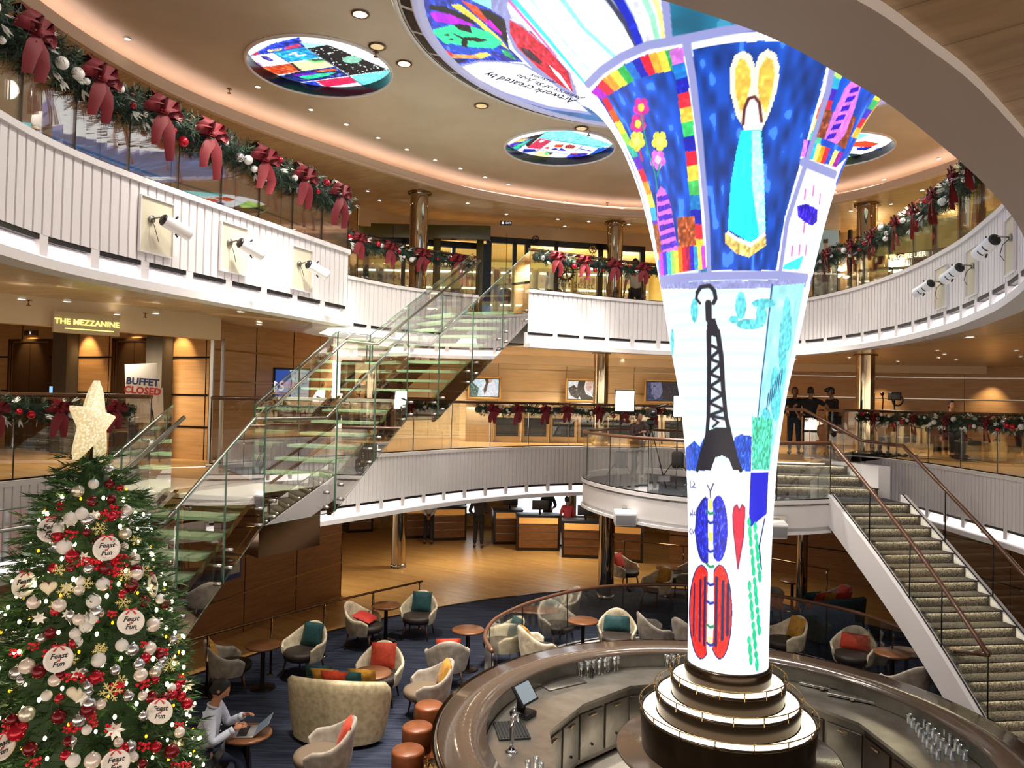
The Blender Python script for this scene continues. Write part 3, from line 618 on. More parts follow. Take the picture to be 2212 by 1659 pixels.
ap([(1845, 168), (1858, 164), (1862, 175), (1848, 230), (1826, 290), (1808, 312), (1780, 300), (1800, 245), (1826, 190)], '#d878d8', .1)
for k in range(6): ap([(1840-k*10, 190+k*20), (1858-k*10, 186+k*20), (1852-k*10, 198+k*20), (1834-k*10, 202+k*20)], '#3a1ec8', .2)
band(UV(1785, 400)[0], UV(1785, 400)[0]+70, r6+8, UV(1795, 385)[1], '#f4fdff'); ap([(1738, 366), (1795, 392), (1740, 572), (1690, 580), (1712, 470)], '#fdfdff')
ap([(1722, 445), (1742, 440), (1766, 452), (1765, 478), (1755, 488), (1738, 480), (1724, 468)], '#2a10c8', .35)
for (x, y) in [(1740, 420), (1758, 412), (1772, 430), (1738, 492), (1712, 542), (1728, 540), (1742, 540)]: al([(x, y-10), (x-2, y+10)], 4, '#c86ac0')
ap([(1694, 572), (1736, 552), (1726, 582), (1690, 582)], '#3adcd8')
# ---- upper left strips and the teal pond panel
ap([(1250, 190), (1180, 110), (1120, 30), (1100, -40), (1420, -40), (1432, 20), (1440, 84), (1370, 108), (1310, 140), (1268, 182)], '#effcff')
for pts, wd, c in [([(1110, 0), (1180, 80), (1262, 178)], 14, '#40e0e0'), ([(1098, 0), (1150, 60), (1200, 120)], 8, '#e060b8'), ([(1200, -20), (1260, 60), (1330, 125)], 12, '#8ff0e8'), ([(1140, -10), (1210, 80), (1280, 160)], 10, '#c8f8f4'), ([(1300, -20), (1350, 50), (1376, 100)], 12, '#3a3e5a'), ([(1325, -20), (1360, 40), (1382, 96)], 20, '#1428c0'), ([(1360, -20), (1392, 50), (1402, 90)], 12, '#d8d8e8'), ([(1385, -20), (1410, 40), (1420, 85)], 12, '#9ce8c0'), ([(1410, -20), (1425, 30), (1434, 82)], 10, '#f8ec90')]: al(pts, wd, c, 4, .1)
ap([(1434, -40), (1900, -40), (1800, 72), (1690, 60), (1560, 66), (1448, 86)], '#1e6a8a', .2, dirn=(10, 20))
for k in range(4): al([(1560, 22+k*4), (1600, 34+k*4), (1650, 34+k*3), (1695, 24+k*2)], 3, '#d8d4d8')
ap([(1600, -12), (1640, -16), (1640, 14), (1605, 12)], '#d8b0a0', .2)
for pts in [[(1268, 184), (1300, 152), (1345, 122), (1400, 98), (1480, 84), (1560, 68), (1650, 54), (1740, 52), (1812, 72)], [(1482, 86), (1496, 170), (1512, 300), (1528, 480), (1532, 598)], [(1812, 76), (1788, 200), (1742, 350), (1700, 480), (1684, 598)], [(1432, -40), (1445, 80)], [(1426, 604), (1530, 596), (1684, 594), (1742, 600)], [(1735, 350), (1804, 378)]]: al(pts, 15, grey, 6)
ap([(1105, 45), (1150, 70), (1200, 125), (1245, 190), (1200, 175), (1140, 130), (1112, 85)], '#c81e32', .3)
Q = lambda x, y: (820+x/4.608, y/4.608)
def aq(pts, col, tex=0, n=3): ap([Q(*p) for p in pts], col, tex, n)
aq([(60, -60), (1110, -60), (1110, 90), (1250, 190), (1290, 480), (1430, 620), (1000, 610), (690, 660), (480, 540), (200, 260)], '#1c3fc0', .4)
aq([(60, 0), (300, 0), (250, 140), (130, 120)], '#1c6a9a', .3); aq([(310, 0), (430, -10), (330, 165), (245, 150), (290, 80)], '#e8183c', .1)
aq([(280, 320), (440, 300), (500, 480), (620, 580), (700, 655), (480, 540)], '#101c3a', .2)
aq([(490, 50), (640, 60), (900, 170), (960, 250), (820, 210), (640, 120), (500, 100)], '#10141c', .2); aq([(490, 130), (560, 115), (700, 140), (900, 230), (960, 260), (740, 240), (560, 210)], '#b410e0', .1)
aq([(700, 50), (800, 40), (1000, 200), (1200, 380), (1290, 500), (1180, 430), (960, 220)], '#f4e05a', .15); aq([(820, 10), (960, 60), (1080, 180), (1200, 330), (1150, 300), (980, 170)], '#e0401e', .2)
aq([(980, 80), (1110, 110), (1250, 200), (1290, 480), (1200, 350), (1060, 180)], '#14141c', .2); aq([(1040, 190), (1100, 200), (1220, 330), (1210, 350), (1100, 270)], '#c810c0', .1)
aq([(400, 290), (520, 300), (560, 440), (740, 540), (730, 570), (600, 540), (480, 430)], '#f0203c', .15)
aq([(510, 300), (720, 250), (900, 260), (1100, 320), (1230, 430), (1120, 490), (900, 480), (640, 430)], '#28e8a0', .12)
aq([(690, 430), (900, 470), (1120, 480), (1100, 530), (820, 540), (700, 500)], '#1c50d0', .15); aq([(730, 540), (960, 550), (1000, 520), (1110, 545), (1000, 585), (720, 575)], '#f4a050', .2); aq([(950, 540), (1060, 520), (1110, 545), (1010, 585)], '#f8f05a')
aq([(735, 250), (800, 235), (900, 260), (920, 330), (800, 300)], '#10141a'); aq([(690, 315), (830, 370), (960, 370), (1080, 400), (1000, 420), (880, 400), (870, 475), (810, 460), (820, 390)], '#10141a'); ael(*Q(672, 350), 6, 2.5, '#10141a', n=8); ael(*Q(715, 392), 5, 2.5, '#10141a', n=8)
aq([(620, 590), (900, 590), (700, 660)], '#0c1430'); aq([(1110, 530), (1250, 540), (1430, 610), (1200, 590)], '#2c2c8a', .3); aq([(1200, 490), (1280, 500), (1370, 600), (1250, 560)], '#28a070', .3)
aq([(870, -40), (1110, -40), (1110, 95), (960, 30)], '#8ff4f8', .1); aq([(1110, -60), (1290, -60), (1270, 80), (1320, 190), (1250, 190), (1110, 100)], grey, .1)
aq([(690, 665), (1000, 600), (1200, 605), (1450, 640), (1700, 790), (2000, 1030), (2110, 1140), (1700, 1090), (1200, 950)], grey); aq([(765, 680), (1000, 620), (1200, 620), (1430, 650), (1680, 800), (1980, 1025), (2070, 1110), (1700, 1060), (1250, 920)], '#fafeff')
aq([(1240, 170), (1420, 250), (1700, 500), (1900, 730), (1990, 1000), (1830, 900), (1560, 720), (1340, 490), (1270, 330)], grey)
aq([(1290, 200), (1420, 270), (1680, 490), (1880, 720), (1930, 920), (1800, 850), (1560, 660), (1370, 470), (1300, 330)], '#d4203c', .3)
aq([(1400, 465), (1500, 500), (1620, 620), (1600, 640), (1500, 590), (1430, 520)], '#3a2838', .2); aq([(1680, 640), (1800, 740), (1920, 920), (1860, 870), (1740, 730)], '#f8f0f8')
lt = thing('light_column', 'tall glowing screen column of children\'s drawings flaring up to a round ceiling screen', 'screen column', (0, 0, 0))
artm = colourmat('column_screen', .76)
grid_mesh('screen', LV, cv.a, artm, lt, True)
# flat outer ring of the ceiling screen, painted in plan
NR = 150; RR = np.linspace(3.5, 3.56, 6)
# rim
m = MB(); m.lathe([(3.44, 8.99), (3.5, 8.95), (3.6, 8.95), (3.6, 9.0)], LC, 160); m.build('rim', mat('rim_lavender', '#b8bcd8', .4, emit='#b8bcf0', estr=.25, sample=False), lt)
m = MB(); m.lathe([(3.6, 8.97), (3.78, 9.03), (3.82, 9.10), (3.84, 9.25)], LC, 160); m.lathe([(3.78, 9.02), (3.83, 9.01), (3.86, 9.08), (3.84, 9.25)], LC, 160); m.build('rim_shroud', whiteg, lt)
m = MB()
for k in range(40): m.lathe([(3.625, 8.972), (3.745, 9.012), (3.74, 9.022), (3.625, 8.98)], LC, 5, 2*PI*k/40, 2*PI*(k+.88)/40)
m.build('vent_slot', black, lt)
inkm = mat('screen_ink', '#141c66', .6)
def lettering(s_, o, dx, up, size, parent):
    """hand lettering that follows the curve of the screen"""
    cu = bpy.data.curves.new('lettering', 'FONT'); cu.body = s_; cu.size = 1; cu.align_x = 'LEFT'; cu.shear = .25; cu.offset = .012; cu.resolution_u = 2
    to = bpy.data.objects.new('lettering', cu); C.objects.link(to); dg = bpy.context.evaluated_depsgraph_get(); me = bpy.data.meshes.new_from_object(to.evaluated_get(dg)); bpy.data.objects.remove(to)
    for v in me.vertices:
        x = o[0]+dx[0]*v.co.x*size+up[0]*v.co.y*size; y = o[1]+dx[1]*v.co.x*size+up[1]*v.co.y*size
        q = SURF(x, y); v.co = Vector(q)+(Vector((0, 0, EYE))-Vector(q)).normalized()*.02
    me.materials.clear(); me.materials.append(inkm); ob = bpy.data.objects.new('lettering', me); C.objects.link(ob); ob.parent = parent
lettering('Artwork created by', (1248, 216), (-.955, -.30), (-.62, .50), 25, lt)
lettering('patients of St. Jude', (1262, 212), (-.93, -.34), (-.66, .40), 20, lt)
lettering('reasons', (1207, 178), (-.955, -.30), (-.66, .30), 19, lt)
# three small round screens let into the ceiling
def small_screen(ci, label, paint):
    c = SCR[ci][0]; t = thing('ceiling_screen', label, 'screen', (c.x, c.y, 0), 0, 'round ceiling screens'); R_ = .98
    n = 150; cvs = Canvas(n, n, '#ffffff')
    def xy(p): q = P(p[0], p[1], z=9.39); return ((q.x-c.x)/(2*R_)*n+n/2, (q.y-c.y)/(2*R_)*n+n/2)
    def sp(pts, col, tex=0): cvs.poly([xy(p) for p in pts], col, tex)
    def sl(pts, wd, col): cvs.line([xy(p) for p in pts], wd, col)
    paint(sp, sl)
    rr = np.linspace(0.001, R_, 90); aa = np.arange(200)/200*2*math.pi
    V = np.zeros((90, 200, 3)); V[..., 0] = rr[:, None]*np.cos(aa); V[..., 1] = rr[:, None]*np.sin(aa); V[..., 2] = 9.39
    ix = np.clip((V[..., 0]/(2*R_)*n+n/2).astype(int), 0, n-1); iy = np.clip((V[..., 1]/(2*R_)*n+n/2).astype(int), 0, n-1)
    grid_mesh('screen', V, cvs.a[iy, ix], artm, t, True)
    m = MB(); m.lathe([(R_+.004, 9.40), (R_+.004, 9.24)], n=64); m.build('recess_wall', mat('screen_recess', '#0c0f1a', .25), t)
    m = MB(); m.lathe([(R_+.004, 9.25), (R_+.004, 9.222), (R_+.035, 9.222), (R_+.04, 9.248)], n=64); m.build('rim', whiteg, t)
def paint1(sp, sl):
    K = lambda x, y: (520+x/6.32, 70+y/6.32)
    def q(pts, col, tex=0): sp([K(*p) for p in pts], col, tex)
    q([(0, 0), (2212, 0), (2212, 900), (0, 900)], '#f6fcff')
    q([(100, 320), (420, 150), (790, 60), (870, 200), (420, 280)], '#2848d8', .5); q([(100, 330), (220, 250), (240, 290)], '#e8284a', .2); q([(600, 190), (780, 150), (820, 190), (600, 230)], '#d84a70', .4); q([(350, 240), (560, 210), (540, 240), (380, 265)], '#f0e0a0', .3)
    q([(430, 270), (860, 200), (1080, 340), (640, 405)], '#28a8f0', .35); sl([K(660, 300), K(740, 270), K(760, 320), K(870, 300)], 3, '#f4e0e0'); q([(240, 320), (350, 325), (450, 380), (400, 395), (330, 370)], '#403080', .5)
    q([(900, 370), (1060, 350), (1180, 385), (1050, 405)], '#306858', .3); q([(640, 410), (1160, 385), (1250, 460), (830, 525)], '#f6f2b0', .08); sl([K(880, 370), K(1000, 400), K(1160, 385)], 3, '#78e078')
    q([(900, 215), (1180, 165), (2020, 510), (1480, 585)], '#101820', .1); r = random.Random(4)
    for k in range(70):
        u, v = r.random(), r.random(); a = (900+(1480-900)*v+u*(280+260*v), 215+(585-215)*v-u*(50+25*v)); s_ = r.uniform(6, 20); q([(a[0]-s_, a[1]), (a[0], a[1]-s_*.5), (a[0]+s_, a[1]), (a[0], a[1]+s_*.5)], '#e8f8f0')
    q([(1380+130+130*math.cos(t), 370+50*math.sin(t)) for t in [k*.4 for k in range(16)]], '#8fd0b8', .1); q([(800, 130), (1180, 165), (900, 215)], '#b0f0f0', .1)
    q([(1490, 590), (2030, 510), (2060, 600), (1700, 745)], '#7ceef0', .2); q([(150, 390), (230, 410), (300, 465), (230, 465)], '#c070d8', .2)
    q([(230, 480), (660, 420), (800, 530), (620, 560), (440, 580)], '#d84a28', .5); q([(560, 430), (700, 480), (720, 530), (640, 500)], '#f07030'); q([(660, 420), (700, 415), (830, 520), (790, 530)], '#2c1810', .3)
    q([(470, 600), (800, 530), (1270, 465), (1480, 590), (1000, 655), (720, 690)], '#20307a', .5); q([(780, 600), (1040, 560), (1300, 540), (1180, 590), (900, 640)], '#30d8a0', .2); q([(720, 570), (1040, 540), (980, 575), (740, 600)], '#7018c8', .2); q([(980, 520), (1280, 490), (1300, 520), (1060, 540)], '#e06030', .4)
    q([(1020, 660), (1480, 600), (1590, 680), (1160, 745)], '#d82858', .1); q([(750, 695), (1000, 660), (1150, 760), (900, 740)], '#2038c0', .5); q([(1250, 760), (1300, 745), (1390, 755), (1330, 780)], '#d82850')
    for a, b in [((430, 270), (830, 525)), ((900, 215), (1700, 745)), ((100, 320), (870, 195))]: sl([K(*a), K(*b)], 1.2, '#404878')
def paint2(sp, sl):
    K = lambda x, y: (1080+x/8.508, 260+y/8.508)
    def q(pts, col, tex=0): sp([K(*p) for p in pts], col, tex)
    q([(0, 0), (2212, 0), (2212, 936), (0, 936)], '#f6fcff')
    q([(820, 200), (1300, 190), (2070, 450), (1800, 510), (700, 320)], '#7cecf0', .2); q([(400, 330), (820, 230), (700, 320), (500, 500)], '#14181e', .2)
    q([(100, 480), (400, 320), (620, 330), (300, 560)], '#3868a0', .5); q([(230, 400), (400, 330), (520, 340), (330, 400)], '#f0c060', .3); q([(230, 500), (480, 380), (560, 350), (400, 460), (300, 520)], '#30e0a0', .2); q([(150, 460), (330, 380), (300, 430), (200, 490)], '#6018c0')
    q([(480, 500), (720, 330), (930, 370), (720, 525)], '#d02858', .15); q([(700, 390), (760, 350), (820, 370), (740, 410)], '#f8f0f8'); q([(430, 520), (700, 530), (640, 570), (400, 600)], '#1a2c9a', .5)
    q([(980, 470), (1030, 440), (1170, 440), (1130, 495), (1000, 490)], '#d8482c'); q([(1190, 460), (1290, 440), (1390, 480), (1330, 520), (1180, 505)], '#d8482c')
    for k in range(4): sl([K(1230+k*40, 455), K(1210+k*40, 510)], 1.5, '#401840')
    q([(930, 530), (1000, 505), (1060, 520), (1020, 550)], '#1420b8'); q([(1060, 550), (1120, 505), (1210, 545), (1180, 560)], '#1420b8'); q([(790, 500), (900, 480), (880, 530)], '#e02848')
    q([(700, 560), (880, 580), (920, 640), (860, 690), (620, 650)], '#f2f2a8'); q([(820, 580), (870, 580), (880, 660), (810, 620)], '#58e080'); q([(870, 580), (980, 590), (920, 640)], '#203840')
    q([(1300, 600), (1620, 600), (1560, 670), (1180, 700)], '#4038d0', .5); sl([K(1470, 520), K(1660, 560)], 3, '#3828a0'); q([(1800, 510), (2070, 480), (1800, 640), (1600, 655)], '#1c5cd0', .2); q([(1300, 600), (1400, 590), (1420, 620), (1330, 620)], '#e04048', .4)
    for a, b in [((700, 320), (1990, 510)), ((940, 370), (640, 590)), ((1530, 460), (1370, 560)), ((730, 545), (1240, 620))]: sl([K(*a), K(*b)], 1.2, '#384070')
def paint3(sp, sl):
    def q(pts, col, tex=0): sp(pts, col, tex)
    q([(1650, 250), (2000, 250), (2000, 400), (1650, 400)], '#f6fcff'); q([(1740, 280), (1880, 290), (1850, 302), (1700, 305)], '#7cecf0', .2); q([(1835, 308), (1870, 304), (1898, 310), (1880, 318), (1840, 316)], '#d8482c'); q([(1790, 308), (1828, 306), (1830, 318), (1790, 318)], '#d8482c'); q([(1850, 318), (1885, 317), (1870, 324), (1850, 324)], '#1420b8')
    q([(1760, 325), (1860, 335), (1800, 352), (1740, 345)], '#b8f078', .2); q([(1890, 322), (1920, 312), (1905, 335), (1870, 345)], '#1c5cd0', .2); q([(1820, 330), (1870, 334), (1850, 344)], '#203840')
small_screen(0, 'larger-looking round ceiling screen showing a starry black field and patchwork drawings', paint1)
small_screen(1, 'round ceiling screen left of the light column, beside its flare', paint2)
small_screen(2, 'round ceiling screen half hidden behind the right side of the light column', paint3)
# ================================================================ DOWNLIGHTS
def downlight(x, y, z, r, label, group, on=True):
    q = P(x, y, z=z); t = thing('downlight', label, 'light', (q.x, q.y, z), 0, group)
    m = MB(); m.lathe([(r, 0), (r*1.28, -.004), (r*1.32, -.012), (r*.98, -.012), (r*.95, .02)], n=20); m.build('ring', bronze if r > .07 else whiteg, t)
    m = MB(); m.lathe([(0, -.008), (r, -.008)], n=20); m.build('lens', spotm if on else mat('lamp_off_glow', '#b9a98c', .25, emit='#d8c090', estr=.5, sample=False), t)  # unlit lenses get a dim glow put into their material
for x, y in [(275, 83), (557, 187), (672, 236), (748, 268), (817, 297), (879, 322), (940, 345), (995, 363), (1048, 382), (1098, 397), (1220, 436), (1343, 448)]: downlight(x, y, 9.245, .035, 'small bright downlight in the curved row near the cove of the dome ceiling', 'small downlights along the left cove')
for x, y in [(2028, 342), (1910, 387), (1803, 414)]: downlight(x, y, 9.245, .035, 'small downlight in the dome ceiling right of the light column', 'small downlights right of the column')
downlight(778, 30, 9.245, .085, 'large lit downlight near the top edge of the picture, left of the ceiling screen', 'large downlights'); downlight(873, 137, 9.245, .085, 'large lit downlight between the two left round ceiling screens and the rim', 'large downlights')
for x, y, l in [(815, 100, 'large unlit downlight above the starry ceiling screen\'s right edge'), (1040, 228, 'large unlit downlight just outside the slotted rim'), (1256, 277, 'large unlit downlight above the ceiling screen beside the column')]: downlight(x, y, 9.245, .09, l, 'large downlights', False)
for x, y in [(794, 412), (820, 432), (1010, 438), (1094, 462), (1205, 473), (1272, 478), (1358, 484), (1220, 488)]: downlight(x, y, 8.885, .035, 'small downlight in the boarded top-deck ceiling left of the light column', 'top deck downlights on the left')
for x, y in [(1992, 410), (1925, 440), (1838, 455), (1895, 480)]: downlight(x, y, 8.885, .035, 'small downlight in the boarded top-deck ceiling right of the light column', 'top deck downlights on the right')
for x, y in [(145, 650), (47, 645), (520, 672)]: downlight(x, y, 5.68+.09, .045, 'small downlight in the shiny ceiling under the left balcony, near the edge', 'downlights under the left balcony')
for x, y in [(253, 678), (336, 676), (383, 714), (560, 700)]: downlight(x, y, 5.80, .045, 'small downlight in the shiny ceiling under the left balcony, near the hanging sign', 'downlights under the left balcony by the sign')
for x, y in [(1100, 771), (1170, 773), (1300, 772), (1215, 774), (1345, 776)]: downlight(x, y, 5.935, .045, 'small downlight in the middle-deck ceiling over the jewellery counter', 'downlights over the jewellery counter')
for x, y in [(1717, 775), (1835, 772), (2025, 757), (2040, 765), (2065, 777), (2028, 772), (2195, 757), (2205, 770), (1940, 780)]: downlight(x, y, 5.935, .045, 'small downlight in the middle-deck ceiling at the right', 'downlights over the right middle deck')
for x, y in [(2095, 727), (2150, 706)]: downlight(x, y, 5.82, .06, 'larger downlight under the right balcony edge', 'downlights under the right balcony edge')
def sprinkler(x, y, z, label):
    q = P(x, y, z=z); m = MB(); m.lathe([(0, 0), (.04, 0), (.04, -.008), (.01, -.01), (.008, -.06), (.03, -.065), (.03, -.07), (0, -.07)], n=10); o = m.build('sprinkler', bronze); o.location = q; tag(o, label, 'sprinkler', 'ceiling sprinklers')
sprinkler(495, 192, 9.25, 'small sprinkler head left below the starry ceiling screen'); sprinkler(812, 112, 9.25, 'sprinkler head right of the starry ceiling screen'); sprinkler(1272, 284, 9.25, 'sprinkler head beside the ceiling screen next to the light column')
sprinkler(1312, 438, 9.25, 'sprinkler head in the glowing cove left of the light column'); sprinkler(62, 648, 5.78, 'sprinkler head under the left balcony at the picture edge'); sprinkler(314, 676, 5.8, 'sprinkler head under the left balcony right of the sign')
# ================================================================ BALUSTRADES
def tubepath(path, z): return [Vector((p[0], p[1], z+(p[2] if len(p) > 2 else 0))) for p in path]
def balustrade(path, z0, h, step, label, group='glass balustrades', railm=None, rr=.032, post=False, inset=0, rail=True):
    c = path[len(path)//2]; t = thing('glass_balustrade', label, 'railing', (c.x, c.y, z0), 0, group)
    L = length(path); n = max(1, round(L/step))
    for i in range(n):
        seg = [at(path, L*(i+.01+.98*k/5)/n)[0] for k in range(6)]
        m = MB(); m.sweep(seg, [(-.006, z0), (.006, z0), (.006, z0+h-.02), (-.006, z0+h-.02)]); m.build('glass_panel', pane, t, True)
    for i in range(n+1):
        p, tg = at(path, L*i/n); m = MB(); a = math.atan2(tg.y, tg.x)
        if post: m.tube([(p.x, p.y, z0), (p.x, p.y, z0+h)], .014, 8); m.build('post', bronze, t, True)
        else: m.box((p.x, p.y, z0+(h-.02)/2), (.012, .014, h-.02), a); m.build('joint', mat('joint_dark', '#2e2c28', .3, .5), t, True)
    if rail: m = MB(); m.tube(tubepath(path, z0+h), rr, 10); m.build('handrail', railm or railw, t, True)
    m = MB(); m.sweep(path, [(-.012, z0), (.012, z0), (.012, z0+.02), (-.012, z0+.02)]); m.build('bottom_channel', dark, t, True)
    return t
H3 = .78
balustrade(eA, CAP3, H3, .68, 'glass balustrade on the near left balcony, carrying the largest garland')
balustrade([Vector((-2.46, 11.2, 0)), Vector((-2.9, 11.45, 0)), Vector((-3.3, 12.4, 0)), Vector((-3.25, 12.9, 0))], CAP3, H3, .6, 'short glass balustrade at the return of the left balcony')
balustrade(eB, CAP3, H3, .9, 'glass balustrade on the top deck left of the stair head')
balustrade(eC[:int(len(eC)*.86)], CAP3, H3, .9, 'glass balustrade on the top deck from the stair head round to the right')
H2 = 1.05
balustrade(eL, Z2+.03, H2, 1.05, 'glass balustrade before the lift lobby on the middle deck')
balustrade(eM[:int(len(eM)*.97)], Z2+.03, H2, 1.15, 'glass balustrade across the back of the middle deck')
balustrade(eR, Z2+.03, H2, 1.1, 'glass balustrade on the right middle deck')
def cut(path, a, b):
    L = length(path); return [at(path, L*(a+(b-a)*k/60))[0] for k in range(61)]
# ================================================================ GARLANDS
green = mat('needle_green', '#2c4436', .65, noise=(14, '#17291f')); green2 = mat('needle_green_light', '#44614c', .6)
redv = mat('red_velvet', '#700418', .65); redg = mat('red_gloss', '#b3142c', .15, .35); silv = mat('silver_bauble', '#c9cbd0', .18, .85); whb = mat('white_bauble', '#e6e4e2', .35); sprigm = mat('frosted_sprig', '#d8dcd8', .5)
def star_ball(m, c, r, n=8): m.ball(c, r, n)
def frond(m, o, d, ln, w, r, k=7):
    """a needled twig: spine with blades"""
    d = d.normalized(); x = d.orthogonal().normalized(); y = d.cross(x)
    for i in range(k):
        a = r.random()*2*PI; s = d*(ln*i/k); q = (x*math.cos(a)+y*math.sin(a)); tip = o+s+d*ln*.35+q*w; b = o+s; sd = d.cross(q)*.007
        m.add([b-sd, b+sd, tip], [(0, 1, 2)], False)
def garland(path, z, rad, label, group, bows, seed=1, dens=130, ends=(True, True)):
    r = random.Random(seed); c = path[len(path)//2]; t = thing('garland', label, 'garland', (c.x, c.y, z), 0, group); L = length(path)
    m = MB(); m2 = MB()
    n = int(L*dens)
    for i in range(n):
        s = L*(i+r.random())/n; p, tg = at(path, s); wob = .03*math.sin(s*5.2)+.02*math.sin(s*11); e = min(1, min(s, L-s)/.12+.35)
        a = r.random()*2*PI; nn = Vector((-tg.y, tg.x, 0)); q = nn*math.cos(a)+Vector((0, 0, 1))*math.sin(a)
        o = Vector((p.x, p.y, z+wob))+q*rad*e*r.uniform(.2, .75); d = q+tg*r.uniform(-.8, .8)
        frond(m if r.random() < .75 else m2, o, d, rad*.55, .03+rad*.18, r, 9)
    core = [Vector((at(path, L*k/40)[0].x, at(path, L*k/40)[0].y, z+.02*math.sin(L*k/40*5.2))) for k in range(41)]
    m.tube(core, rad*.52, 7); m.build('greenery', green, t, True); m2.build('light_greenery', green2, t, True)
    # bows
    bp = []
    for i in range(bows):
        s = L*(i+.5)/bows+r.uniform(-.08, .08); bp.append(s); p, tg = at(path, s); nn = Vector((-tg.y, tg.x, 0)); 
        if nn.dot(CC-Vector((p.x, p.y, 0))) < 0: nn = -nn
        o = Vector((p.x, p.y, z))+nn*rad*.8; m = MB(); w_ = .055+rad*.12
        def rib(pts, wd, tw=0):
            vs = []
            for k, q in enumerate(pts):
                sd = (tg*math.cos(tw*k)+nn*math.sin(tw*k)); ww = wd*(1 if 0 < k < len(pts)-1 else .6)*(1+.15*math.sin(k*2.1)); vs += [q-sd*ww, q+nn*.015, q+sd*ww]
            m.add(vs, [f for k in range(len(pts)-1) for f in ((3*k, 3*k+1, 3*k+4, 3*k+3), (3*k+1, 3*k+2, 3*k+5, 3*k+4))], True)
        U = Vector((0, 0, 1)); R0 = rad*.9
        rib([o+U*(R0*1.1)-nn*rad*.9, o+U*R0*1.15-nn*.03, o+U*R0*.6+nn*.05, o+nn*.06], w_)
        for sg in (-1, 1):
            for ll, hh in ((.17, .05), (.12, .12)):
                l_ = tg*sg; k_ = rad/.17
                rib([o+nn*.04, o+(l_*ll*.5+U*hh)*k_+nn*.09, o+(l_*ll+U*(hh*.6))*k_+nn*.06, o+(l_*ll*.9-U*.03)*k_+nn*.03, o+(l_*ll*.4-U*.03)*k_+nn*.04, o+nn*.05], w_*.75, .25)
            dn = r.uniform(.9, 1.25)
            rib([o+nn*.05, o+(tg*sg*.04-U*.10)*dn*rad/.17+nn*.06, o+(tg*sg*(.07+r.uniform(-.02, .03))-U*.2)*dn*rad/.17+nn*.05, o+(tg*sg*.08-U*.33)*dn*rad/.17+nn*.03], w_*.8, .38)
        m.ball(o+nn*.07, .035, 8); m.build('bow', redv, t, True)
    # ornaments
    nb = int(L*5.2)
    for i in range(min(nb, 98)):
        s = L*(i+r.random()*.7)/nb
        if min([abs(s-b) for b in bp] or [9]) < .09: continue
        p, tg = at(path, s); nn = Vector((-tg.y, tg.x, 0))
        if nn.dot(CC-Vector((p.x, p.y, 0))) < 0: nn = -nn
        a = r.uniform(-1.2, .7); q = nn*math.cos(a)+Vector((0, 0, 1))*math.sin(a); rb_ = r.choice((.030, .040, .052))*(.75+rad*1.6)
        kind = r.choice('wwrrs'); m = MB(); m.ball(Vector((p.x, p.y, z))+q*(rad*.88+rb_*.3), rb_, 12); m.build('bauble', {'w': whb, 'r': redg, 's': silv}[kind], t, True)
    m = MB()
    for i in range(int(L*9)):
        p, tg = at(path, L*r.random()); nn = Vector((-tg.y, tg.x, 0))
        if nn.dot(CC-Vector((p.x, p.y, 0))) < 0: nn = -nn
        a = r.uniform(-1.3, 1.1); q = nn*math.cos(a)+Vector((0, 0, 1))*math.sin(a); o = Vector((p.x, p.y, z))+q*rad*.8
        d = (q+tg*r.uniform(-1, 1)+Vector((0, 0, -.2))).normalized(); sd = d.cross(q).normalized()*.014
        for k in range(3):
            dd = (d+sd*r.uniform(-30, 30)).normalized(); m.add([o, o+dd*.05+sd, o+dd*.11, o+dd*.05-sd], [(0, 1, 2, 3)], False)
    tag(m.build('silver_leaves', sprigm, t, True), kind='stuff')
    return t
ins = lambda path, d: outw(path, -d)
garland(ins(cut(eA, .28, .985), .06), CAP3+H3-.13, .19, 'thick red-bowed garland along the near left balcony rail, the largest one', 'garlands on the rails', 9, 1, 300)
garland(ins(cut(eB, .1, .97), .05), CAP3+H3-.15, .15, 'garland on the top deck rail left of the stair head, sagging at its right end', 'garlands on the rails', 4, 2, 150)
garland(ins(cut(eC, .005, .165), .05), CAP3+H3-.15, .15, 'garland on the top deck rail between the stair head and the light column', 'garlands on the rails', 5, 3, 150)
garland(ins(cut(eC, .255, .70), .06), CAP3+H3-.10, .165, 'garland rising along the top deck rail at the right of the light column', 'garlands on the rails', 12, 4, 190)
garland(ins(cut(eL, .25, .93), .06), Z2+H2-.16, .15, 'garland behind the lit star on the lift lobby rail', 'garlands on the rails', 5, 5, 170)
garland(ins(cut(eM, .07, .165), .06), Z2+H2-.14, .13, 'short garland seen through the glass stairs under the blue menu screen', 'garlands on the rails', 2, 6, 130)
garland(ins(cut(eM, .42, .86), .06), Z2+H2-.14, .15, 'long garland across the back middle deck under the framed screens', 'garlands on the rails', 9, 7, 110)
garland(ins(cut(eR, .20, .74), .06), Z2+H2-.14, .15, 'garland on the right middle deck rail before the seated crew', 'garlands on the rails', 7, 8, 150)
